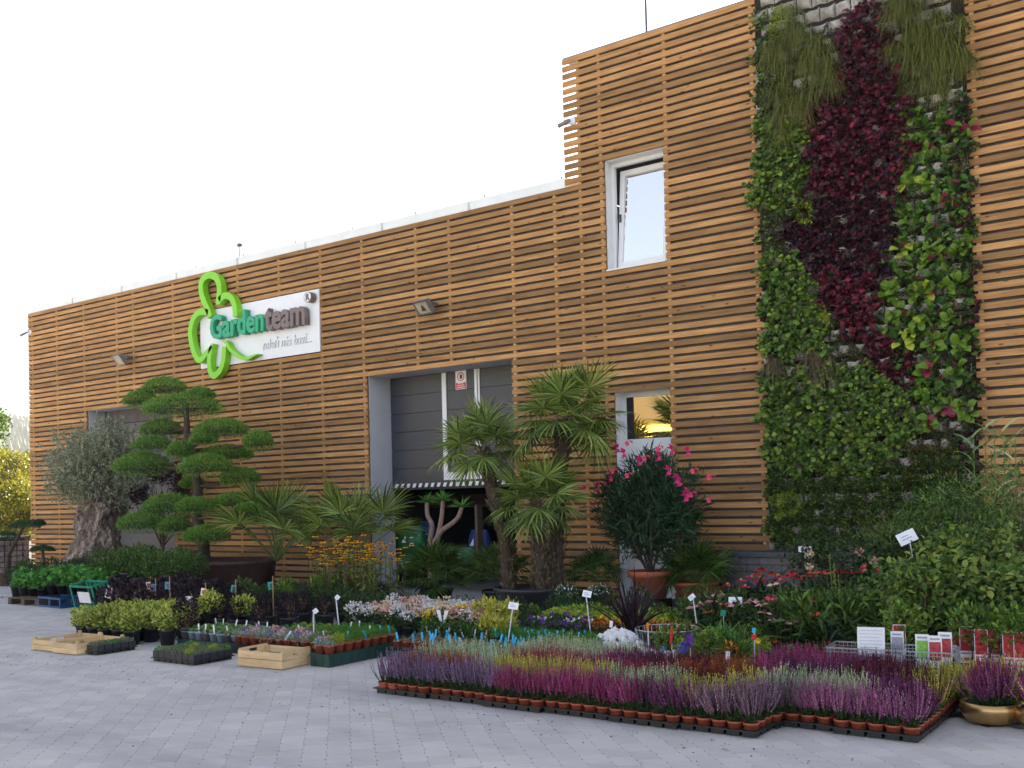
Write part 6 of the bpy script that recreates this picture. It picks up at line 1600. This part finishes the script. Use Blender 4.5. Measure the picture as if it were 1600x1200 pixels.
# coneflowers
def cone_plant(nm, x, y, h, label, colour, heads=None, nl=70):
    e = empty('coneflower', (x, y, 0), label, 'flowering plant', 'coneflowers')
    mk('pot', pot(.11, .2, 'lime'), e)
    g = Geo(); n = nl; tt = rng.uniform(.1, .75, n)
    P = np.stack([rng.normal(0, .10, n), rng.normal(0, .10, n), .15 + tt * h * .8], 1)
    g.leaves(P, rng.normal(size=(n, 3)) + (0, 0, .3), rng.uniform(.10, .17, n), .035, None, .1, 1, True)
    g.leaves(np.stack([rng.normal(0, .07, 60), rng.normal(0, .07, 60), rng.uniform(.15, h * .55, 60)], 1), rng.normal(size=(60, 3)) + (0, 0, .4), .15, .045, None, .1, 1, True)
    for hx, hy, hz in heads: g.tube([(hx * .4, hy * .4, .15), (hx * .8, hy * .8, hz * .6), (hx, hy, hz)], [.005, .004, .004], 4, 0, False)
    tag(mk('stems', g.mesh('stems', [M['stem'], M['l_dark']]), e), kind='stuff')
    for hx, hy, hz in heads:
        fl = Geo(); m = 14; aa = np.arange(m) * 6.283 / m + rng.uniform(0, 1); tx, ty = rng.normal(0, .15, 2)
        D = np.stack([np.cos(aa), np.sin(aa), -.22 + tx * np.cos(aa) + ty * np.sin(aa)], 1)
        fl.leaves(np.tile((hx, hy, hz), (m, 1)) + D * .010, D, .066 if colour in ('pinkpale', 'coral') else .058, .026, None, .06)
        o = mk('flower', fl.mesh('flower', M['f_' + colour]), e)
        mk('flower_cone', Geo().lathe([(0, hz + .026), (.012, hz + .022), (.019, hz + .008), (.014, hz - .002), (0, hz - .004)], 9, 0, (hx, hy)).mesh('flower_cone', M['f_yelcone'] if nm == 'y' else M['f_cone']), o)
FH = [('magenta', -2.9, [(1157, 907), (1175, 902), (1190, 903), (1186, 908)]), ('red', -2.9, [(1193, 888), (1180, 896), (1203, 896)]), ('magenta', -2.9, [(1214, 900)]), ('red', -2.9, [(1236, 895), (1231, 900)]),
      ('coral', -2.6, [(1281, 893), (1293, 894), (1270, 893)]), ('red', -2.6, [(1312, 891), (1322, 893), (1335, 893)]),
      ('pinkpale', -3.7, [(1102, 940), (1122, 928), (1111, 938), (1095, 944)]), ('coral', -3.8, [(1104, 955), (1132, 942), (1130, 950)]), ('pinkpale', -3.8, [(1133, 955), (1152, 957), (1166, 940), (1175, 938)]),
      ('pinkpale', -3.9, [(1197, 956), (1179, 966)]), ('pink', -3.7, [(1218, 947)]), ('pinkpale', -3.9, [(1214, 965), (1238, 970)]), ('coral', -3.6, [(1252, 948), (1258, 954), (1272, 937)]), ('pink', -3.6, [(1270, 936)]), ('magenta', -3.0, [(1140, 913), (1166, 916), (1222, 906)]), ('red', -2.8, [(1250, 903), (1262, 898)]), ('pinkpale', -3.85, [(1085, 946), (1145, 944), (1190, 943)]), ('pink', -3.7, [(1206, 932), (1241, 955)]), ('cream', -3.5, [(1205, 912), (1232, 924)]), ('coral', -3.75, [(1275, 956)]), ('pinkpale', -3.8, [(1300, 968)]), ('pinkpale', -3.8, [(1225, 980)]), ('pinkpale', -3.8, [(1160, 975)])]
for i, (c_, v, H_) in enumerate(FH):
    pts = [wp(x, y, v) for x, y in H_]; cx_ = np.mean([p[0] for p in pts])
    cone_plant('y' if c_ == 'magenta' else 'n', cx_, v, max(p[1] for p in pts), f'{dict(cream="cream white", magenta="magenta", red="scarlet", coral="coral orange", pinkpale="pale pink", pink="rose pink")[c_]} coneflower plant, {ORD[i]} in order from the upper left cluster', c_, [(p[0] - cx_, rng.uniform(-.05, .05), p[1]) for p in pts])
for i in range(16):
    potted(-4.6 + (i % 8) * .33, -3.35 + (i // 8) * .5, 0, 'filler', i, f'tall green leafy filler plant, {ORD[i % 8]} from left in {ORD[i // 8]} row under the coneflowers', 'green plants under the coneflowers', .12, .2, 'lime', 1.15)
# daylily grass clumps with yellow flowers before the coneflowers
for i, (x_, y_) in enumerate([(-3.75, -4.6), (-3.50, -4.75), (-3.62, -4.4), (-3.80, -4.25), (-3.98, -4.1)]):
    e = empty('daylily', (x_, y_, 0), f'arching green daylily clump, {ORD[i]} of those behind the rust heathers', 'flowering plant', 'daylily clumps')
    mk('pot', pot(.11, .18, 'lime'), e); g = Geo(); n = 110; D = rng.normal(0, .55, (n, 3)) * (1, 1, .1) + (0, 0, .9); g.blades(rng.normal(0, .03, (n, 3)) * (1, 1, 0) + (0, 0, .16), D, rng.uniform(.34, .60, n), .014, .5, 4)
    mk('leaves', g.mesh('leaves', M['l_green']), e)
for i, (x, y, c_) in enumerate([(1185, 1001, 'yellow'), (1141, 1016, 'orange')]):
    a = wp(x, y, -4.75); g = Geo(); n = 8; aa = np.arange(n) * 6.283 / n; D = np.stack([np.cos(aa), -.5 * np.ones(n), np.sin(aa)], 1); g.leaves(np.zeros((n, 3)), D, .035, .026, np.tile((0, -1, 0), (n, 1)), .05)
    e = empty('daylily', (a[0], -4.75, 0), ['clear yellow daylily flower in front of the coneflowers', 'small orange-yellow daylily flower above the rust heathers'][i], 'flowering plant')
    mk('stems', Geo().tube([(0, .02, 0), (0, .01, a[1])], .003, 4).mesh('stems', M['stem']), e); mk('flower', g.mesh('flower', M['f_' + c_]), e, (0, 0, a[1]))
# lime pots rows
for j in range(2):
    for i in range(10):
        if i > 7: continue
        x_, y_ = -3.48 + .09 * i + .21 * j, -3.62 + .185 * i - .10 * j
        potted(x_, y_, 0, 'grass' if i % 3 == 1 else 'filler', i, f'lime green pot of leafy perennial, {ORD[i]} from left in the {"front" if j == 0 else "back"} lime row', 'lime green pots', .10, .24, 'lime', 1.0 if i % 3 == 1 else 1.25)
# tall slim yellow-green spires
for i, (x, y) in enumerate([(1296, 866), (1303, 880), (1310, 900)]):
    a = wp(x, y, -3.2); e = empty('sedum_spire', (a[0], -3.2, 0), f'thin yellow-green flower spire, {ORD[i]} of three among the coneflowers', 'flowering plant', 'yellow-green spires')
    g = Geo().tube([(.05, 0, 0), (.02, 0, a[1] * .6), (0, 0, a[1])], [.005, .005, .004], 4, 0, False); n = 90; tt = rng.uniform(.35, 1, n)[:, None]
    g.leaves(np.array((.03, 0, 0)) * (1 - tt) + np.array((0, 0, a[1])) * tt, rng.normal(size=(n, 3)) + (0, 0, 1), .022, .009, None, .05, 1)
    mk('stems', g.mesh('stems', [M['stem'], M['l_lime']]), e)
# roses
def shrub(x_, y_, zc, r, n, L, mat, label, wr=.6, six=True, name='leafy_shrub', cat='shrub', nst=14, potm='black', group=None, fl=None):
    e = empty(name, (x_, y_, 0), label, cat, group); mk('pot', pot(.15, .26, potm), e)
    g = Geo(); twigs(g, (0, 0, zc), r, nst, (0, 0, .2), .006); mk('stems', g.mesh('stems', M['bark'] if fl is None else M['stem']), e)
    g = Geo()
    for _ in range(max(6, n // 60)):
        d = sph(1)[0]; c = np.array((0, 0, zc)) + d * np.array(r) * rng.uniform(.35, .85); m = n // max(6, n // 60)
        P = c + rng.normal(size=(m, 3)) * .09; D = d * .5 + rng.normal(size=(m, 3)) * .6 + (0, 0, -.1); LL = L * rng.uniform(.6, 1.25, m)
        g.leaves(P, D, LL, LL * wr, rng.normal(size=(m, 3)) * .4 + d * .3 + (0, -.2, .8), .14, 0, six)
    mk('foliage', g.mesh('foliage', mat), e); return e
for i, (px, v, pts) in enumerate([(1345, -2.4, [(1349, 888, 'pink'), (1371, 895, 'pink'), (1366, 876, 'pinkpale'), (1345, 921, 'pinkpale')]), (1280, -2.2, [(1266, 865, 'cream'), (1266, 886, 'cream'), (1343, 862, 'pinkpale')]), (1400, -2.3, [])]):
    u, _ = wp(px, 900, v); zc = .75
    e = shrub(u, v, zc, (.42, .3, .45), 900, .055, M['l_dark'], ['dark green rose bush with two pink roses', 'rose bush with cream buds beside the white card', 'dark leafy rose bush left of the raspberry plants'][i], name='rose_bush')
    for x, y, c_ in pts:
        a = wp(x, y, v - .32); g = Geo(); blob(g, (0, 0, 0), (.03, .03, .028), 40, .03, .8, .2); mk('rose', g.mesh('rose', M['f_' + c_]), e, (a[0] - u, -.32, a[1]))
# raspberry / blackberry bushes with canes
for i, (px, v, zc, r, n, lab) in enumerate([(1440, -3.55, .72, (.36, .28, .38), 1100, 'raspberry bush with yellowish-green leaves behind the wire shopping basket'), (1500, -3.4, .70, (.34, .28, .40), 1000, 'raspberry bush right of the cane bundle'), (1560, -3.6, .70, (.36, .28, .40), 1100, 'green berry bush above the red picture labels'),
                                             (1395, -3.2, .66, (.3, .28, .35), 700, 'berry bush at the left end of the berry row'), (1620, -3.6, .75, (.38, .3, .42), 900, 'berry bush cut by the right edge'), (1475, -2.9, .85, (.45, .3, .4), 1000, 'taller berry bush in the second row'), (1545, -2.8, .92, (.45, .3, .42), 1000, 'taller green bush behind the berry labels')]):
    u, _ = wp(px, 950, v); e = shrub(u, v, zc * (.92 if v > -3 else .88), tuple(q_ * .88 for q_ in r), int(n * 1.5), .07, M['l_berry'], lab, .62, True, 'berry_bush')
    if i < 2:
        g = Geo()
        for k in range(3): g.bar((.02 * k - .02, -.1, .2), (.05 * k - .05 + .03, -.12, .62 + .08 * k), .010)
        mk('cane', g.mesh('cane', M['bamboo']), e)
# feathery and grassy masses behind
for i, (px, v, zc, r, n, mt, L, wr, lab) in enumerate([(1430, -1.9, .95, (.5, .35, .6), 3200, 'l_feather', .06, .25, 'feathery dark green shrub under the large white card'), (1500, -1.8, 1.15, (.5, .35, .65), 3200, 'l_feather', .06, .25, 'dense feathery shrub in the middle of the right bed'), (1575, -1.8, 1.2, (.5, .35, .7), 3200, 'l_feather', .06, .25, 'tall feathery shrub near the right edge'),
                                                       (1380, -1.4, .8, (.45, .35, .5), 1500, 'l_sedge', .07, .15, 'olive-green fine shrub at the foot of the living wall'), (1560, -2.3, .8, (.5, .35, .5), 1500, 'l_green', .06, .4, 'mid-green bush before the feathery shrubs'), (1480, -2.3, .75, (.5, .35, .5), 1500, 'l_feather', .07, .3, 'fern-like bush behind the raspberries'),
                                                       (1620, -2.2, .9, (.5, .35, .6), 1500, 'l_green', .06, .4, 'green bush at the right edge of the bed')]):
    u, _ = wp(px, 900, v); shrub(u, v, zc, r, n, L, M[mt], lab, wr, False)
def grass_clump(px, v, n, L, w, bend, mat, label, z0=.2, spread=.35, lo=.5, name='ornamental_grass', seg=4, radius=.08):
    u, _ = wp(px, 900, v); e = empty(name, (u, v, 0), label, 'ornamental grass'); mk('pot', pot(.16, .24, 'black'), e)
    g = Geo(); D = rng.normal(0, spread, (n, 3)) * (1, 1, .1) + (0, 0, 1); g.blades(rng.normal(0, radius, (n, 3)) * (1, 1, 0) + (0, 0, z0), D, L * rng.uniform(lo, 1, n), w, bend * rng.uniform(.4, 1.4, n), seg)
    mk('leaves', g.mesh('leaves', M[mat]), e); return e
grass_clump(1530, -.9, 420, 1.55, .007, .25, 'l_feather', 'tall fine dark grass in front of the right slats', spread=.28)
grass_clump(1580, -.9, 420, 1.45, .007, .25, 'l_feather', 'tall fine dark grass close to the right edge', spread=.28)
grass_clump(1470, -.9, 350, 1.25, .007, .3, 'l_sedge', 'olive fine grass at the lower right of the living wall', spread=.3)
grass_clump(1410, -2.0, 46, 1.25, .016, .1, 'l_arundo', 'cream-striped upright blades around the large white card', spread=.16)
grass_clump(1330, -1.6, 40, 1.05, .014, .15, 'l_arundo', 'cream-striped blades before the fern carpet', spread=.25)
grass_clump(1585, -2.0, 22, 1.1, .012, .1, 'l_arundo', 'few pale upright blades in the right bed', spread=.15)
for i_, (px, v, n_, mt_, lb_) in enumerate([(1460, -2.6, 60, 'l_geum', 'yellow-green airy grass rising among the berry bushes'), (1550, -2.5, 70, 'l_arundo', 'pale airy grass behind the berry labels'), (1360, -2.1, 70, 'l_geum', 'light grass between the roses and the large white card'), (1600, -3.0, 60, 'l_geum', 'light grass at the near end of the berry bushes')]):
    grass_clump(px, v, n_ * 2, 1.15, .010, .3, mt_, lb_, spread=.32)
# giant reed: stems with alternate striped leaves
for i, (px, top, v) in enumerate([(1518, 672, -1.0), (1536, 660, -.95), (1550, 655, -1.0), (1565, 662, -.95), (1583, 672, -1.0), (1545, 690, -.9), (1574, 690, -.9)]):
    a = wp(px, top, v); e = empty('striped_reed', (a[0], v, 0), f'cream-striped giant reed against the right slats, {ORD[i]} stem from the left', 'ornamental grass', 'giant reeds')
    g = Geo().tube([(0, 0, 0), (.0, 0, a[1] * .5), (0.02, 0, a[1] - .1)], [.010, .009, .004], 5, 0, False); n = 16
    zz = np.linspace(.9, a[1] - .08, n); sd = np.where(np.arange(n) % 2, 1, -1)
    g.blades(np.stack([np.zeros(n), np.zeros(n), zz], 1), np.stack([sd * .75, rng.normal(0, .4, n), np.full(n, 1.0)], 1), rng.uniform(.26, .42, n), .034, .45, 4, 1)
    mk('stems', g.mesh('stems', [M['stem'], M['l_arundo']]), e)
# wire shopping basket with papers
pA, pB = gp(1290, 1017, .36), gp(1497, 1024, .36)
bw, bd_ = .95, .36
e = empty('wire_shopping_basket', (-2.66, -4.98, .10), 'wide galvanised wire basket holding papers and seed cards behind the heathers', 'wire basket')
ang = rad(6); e.rotation_euler = (0, 0, ang)
g = Geo()
for z in (.0, .13, .22, .25):
    for P, Q in (((0, 0), (bw, 0)), ((bw, 0), (bw, bd_)), ((bw, bd_), (0, bd_)), ((0, bd_), (0, 0))): g.bar((P[0], P[1], z), (Q[0], Q[1], z), .006 if z < .25 else .010)
for i in range(31):
    x_ = i * bw / 30
    for y_ in (0, bd_): g.bar((x_, y_, 0), (x_, y_, .25), .0045)
    g.bar((x_, 0, 0.002), (x_, bd_, .002), .0045)
for i in range(11):
    for x_ in (0, bw): g.bar((x_, i * bd_ / 10, 0), (x_, i * bd_ / 10, .25), .0045)
mk('wire_frame', g.mesh('wire_frame', M['steel']), e)
def sheet(name, x, y, z0, w, h, mat, label, lean=-12, pic=None, rz=0):
    q = empty(name, (x, y, z0), label, 'paper sheet' if name == 'paper_sheet' else 'plant label', None, rz); q.rotation_euler = (rad(lean), 0, rz)
    mk('card', boxmesh('card', -w / 2, w / 2, 0, .003, 0, h, M[mat]), q)
    if name == 'paper_sheet':
        g = Geo()
        for k in range(11): g.box(-w * .42, w * (.40 - .1 * (k % 3 == 2)), -.0018, -.0004, h * (.93 - k * .075) - .003, h * (.93 - k * .075))
        mk('print_lines', g.mesh('print_lines', M['grey_ink']), q)
    elif pic:
        mk('picture', boxmesh('picture', -w * .42, w * .42, -.0018, -.0004, h * .42, h * .85, M[pic]), q)
        mk('print_lines', Geo().box(-w * .35, w * .3, -.0018, -.0004, h * .1, h * .14).box(-w * .35, w * .2, -.0018, -.0004, h * .2, h * .24).box(-w * .35, w * .35, -.0018, -.0004, h * .9, h * .94).mesh('print_lines', M['grey_ink']), q)
    return q
a = wp(1362, 1045, -4.78); sheet('paper_sheet', a[0], -4.78, max(a[1] - .03, .11), .21, .36, 'tag', 'white printed paper sheet standing in the wire basket', -6, None, rad(12))
for x, v, pic, lab, h in [(1442, -4.72, 'lime_print', 'seed card with green picture in the wire basket', .33), (1462, -4.76, 'berry_print', 'seed card with red berry picture, in front in the wire basket', .33), (1478, -4.6, 'berry_print', 'seed card with dark red picture at the back of the wire basket', .34), (1403, -4.55, 'grey_ink', 'pale grey rounded card behind the paper sheet', .32)]:
    a = wp(x, 1040, v); sheet('plant_label', a[0], v, .13, .10, h, 'tag', lab, -5, pic, rad(14))
# berry pots with tall red picture labels
for i, (x, y, v) in enumerate([(1513, 1000, -4.0), (1536, 1000, -4.15), (1556, 990, -4.1), (1580, 1000, -4.2), (1597, 995, -4.2), (1622, 995, -4.2), (1410, 1010, -4.1), (1500, 985, -3.7)]):
    a = wp(x, y, v)
    q = empty('berry_pot', (a[0], v, 0), ['square black berry pot with dark red label beside the wire basket', 'black berry pot with tall red raspberry label, first of the row', 'black berry pot with slightly higher red label', 'black berry pot with shiny red label and small white price tag', 'black berry pot with tomato-red label at the right edge', 'black berry pot with red label beyond the frame edge', 'black pot with dim red label behind the paper sheet', 'black pot with brownish red label behind the wire basket'][i], 'potted plant', 'berry pots')
    mk('pot', Geo().box(-.075, .075, -.075, .075, 0, .30).mesh('pot', M['black']), q)
    mk('foliage', T_('mixed', i), q, (0, .03, .28), (0, 0, i), (1.1, 1.1, 1.1))
    mk('card', boxmesh('card', -.05, .05, -.005, 0, 0, .30, M['tag']), q, (0, -.085, .16), (0, 0, rad(15)))
    mk('picture', boxmesh('picture', -.045, .045, -.0075, -.0052, .10, .295, M['berry_print']), q, (0, -.085, .16), (0, 0, rad(15)))
    mk('print_lines', Geo().box(-.04, .03, -.0072, -.0054, .075, .085).box(-.04, .04, -.0072, -.0054, .02, .045).mesh('print_lines', M['red']), q, (0, -.085, .16), (0, 0, rad(15)))
    if i in (3, 5): mk('price_tag', boxmesh('price_tag', -.05, .03, -.012, -.006, -.05, -.01, M['tag']), q, (0, -.10, .16), (0, 0, rad(15)))

# fallen leaves and crumbs of soil on the blocks (nobody could count them)
g = Geo(); n = 420; P = []
while len(P) < n:
    x, y = rng.uniform(-16, 0), rng.uniform(-9.5, -4.2)
    if rng.random() < .55: x, y = rng.uniform(-12, -1.5), -6.9 - abs(rng.normal(0, .35))
    if in_block_area(x, y) and not (-6.0 < x < -1.2 and -6.85 < y): P.append((x, y, .004))
P = np.array(P); D = rng.normal(size=(n, 3)) * (1, 1, .12); L = rng.uniform(.008, .034, n)
g.leaves(P[:170], D[:170], L[:170], L[:170] * .55, np.tile((0, 0, 1.), (170, 1)), .12, 0)
g.leaves(P[170:], D[170:], L[170:] * .55, L[170:] * .45, np.tile((0, 0, 1.), (n - 170, 1)), .3, 1)
tag(mk('leaf_litter', g.mesh('leaf_litter', [M['l_dry'], M['soil']])), 'scattered dry leaves and crumbs of soil on the grey paving', 'litter', kind='stuff')
# ---------------------------------------------------------------- wording of labels, in one place
_SW = [(' from the left in the ', ' from the far end, '), ('along in the ', 'from the far end, '), (' from left in the ', ' from the far end, '), (' from left in ', ' from the far end, '), (' tray from left', ' tray from the far end'), (', far end', ''),
       ('row, the black box behind the crate', 'row behind the crate'), ('row, the blue-labelled tray', 'row, blue label tray'), ('row, the tray left of the crate', 'row of the flat tray'), ('grey-green sedum mat pot', 'sedum mat pot'),
       ('row, the sedum trays behind the mint heathers', 'row of sedum mats'), ('row, the blue-labelled alpine strip', 'row of alpines'), ('yellow-variegated shrub in black pot', 'yellow variegated shrub'), ('row, the shrub block behind the joined crates', 'row behind the joined crates'),
       ('row, the golden foliage strip', 'row'), ('bronze-leaved pot with orange flowers', 'bronze plant with orange flowers'), ('row, the orange strip', 'row'), ('grey-blue pot of light green houseleek', 'grey blue pot of houseleek'), ('brown-grey pot of houseleek', 'taupe pot of houseleek'), ('row, the dark green tray', 'row'),
       ('dark green pansy pot with violet and white flowers', 'pansy pot with violet flowers'), ('row, the pansy patch', 'row'), ('tall green leafy filler plant', 'green leafy perennial'), ('row under the coneflowers', 'row under the coneflowers'), ('row, the dark green box', 'row, green box'),
       ('row, the rows behind the green box', 'row behind the green box'), ('tall black pot of dark green candytuft', 'black pot of candytuft'), ('row, yellow patch', 'row'), ('row, the tray beside the joined crates', 'row beside the joined crates'),
       ('lime green pot of leafy perennial', 'lime pot of leafy perennial'), ('the front lime row', 'front lime row'), ('the back lime row', 'back lime row'), (' in front-edge terracotta pot', ' on the front edge'), ('black tray under the front heathers, ', 'black heather tray on the front edge, '), (' tray from the left along the front edge', ' from the far end'), (' and set back', ', set back'),
       ('black plant tray of heathers', 'black tray of heathers'), ('pot in pot row', 'pot, row'), ('small black pot of grey-green sedum', 'black pot of sedum'), ('before the garage', 'before the garage'), ('upper left', 'upper'), ('upper right', 'upper'), ('lower right', 'lower'), ('top right', 'top'), ('top left', 'top'),
       ('right part of the living wall', 'bergenia strip'), (', first of them', ''), (' of them from the top', ' from the top'), ('large-leaved bergenia', 'bergenia'), ('right of', 'beside'), ('left of', 'beside'), ('far-left', 'far'), ('far left', 'far'), ('the left edge', 'the far edge'), ('left edge', 'far edge'), ('right edge of the picture', 'near edge of the bed'),
       ('right edge', 'near edge'), ('on the left of', 'on the far side of'), ('at the left', 'at the far'), ('right slats', 'near slats'), ('right bed', 'near bed'), ('left end', 'far end'), ('right one of', 'near one of'), ('left one of', 'far one of'), ('left blue', 'far blue'), ('right blue', 'near blue'), ('leftmost', 'farthest'), (' left gabion', ' dark gabion'), ('the left', 'the far side'), ('the right', 'the near side'), ('at lower left', 'low'), (' of the picture', ''), ('to its left', ''),
       ('red pot of silver and violet pinks','pot of silver and violet pinks'), ('red pot of silver-leaved pinks','pot of silver pinks'), ('long garden centre hall clad in horizontal larch slats with a taller block on its near side', 'long hall clad in horizontal larch slats with a taller block at one end'), ('white wall sign with green and brown raised letters Gardenteam and a lime clover outline', 'white wall sign with raised green and brown letters and lime clover outline')]
for o in SC.objects:
    if o.parent is None and 'label' in o:
        s = o['label']
        for a, b_ in _SW: s = s.replace(a, b_)
        o['label'] = s
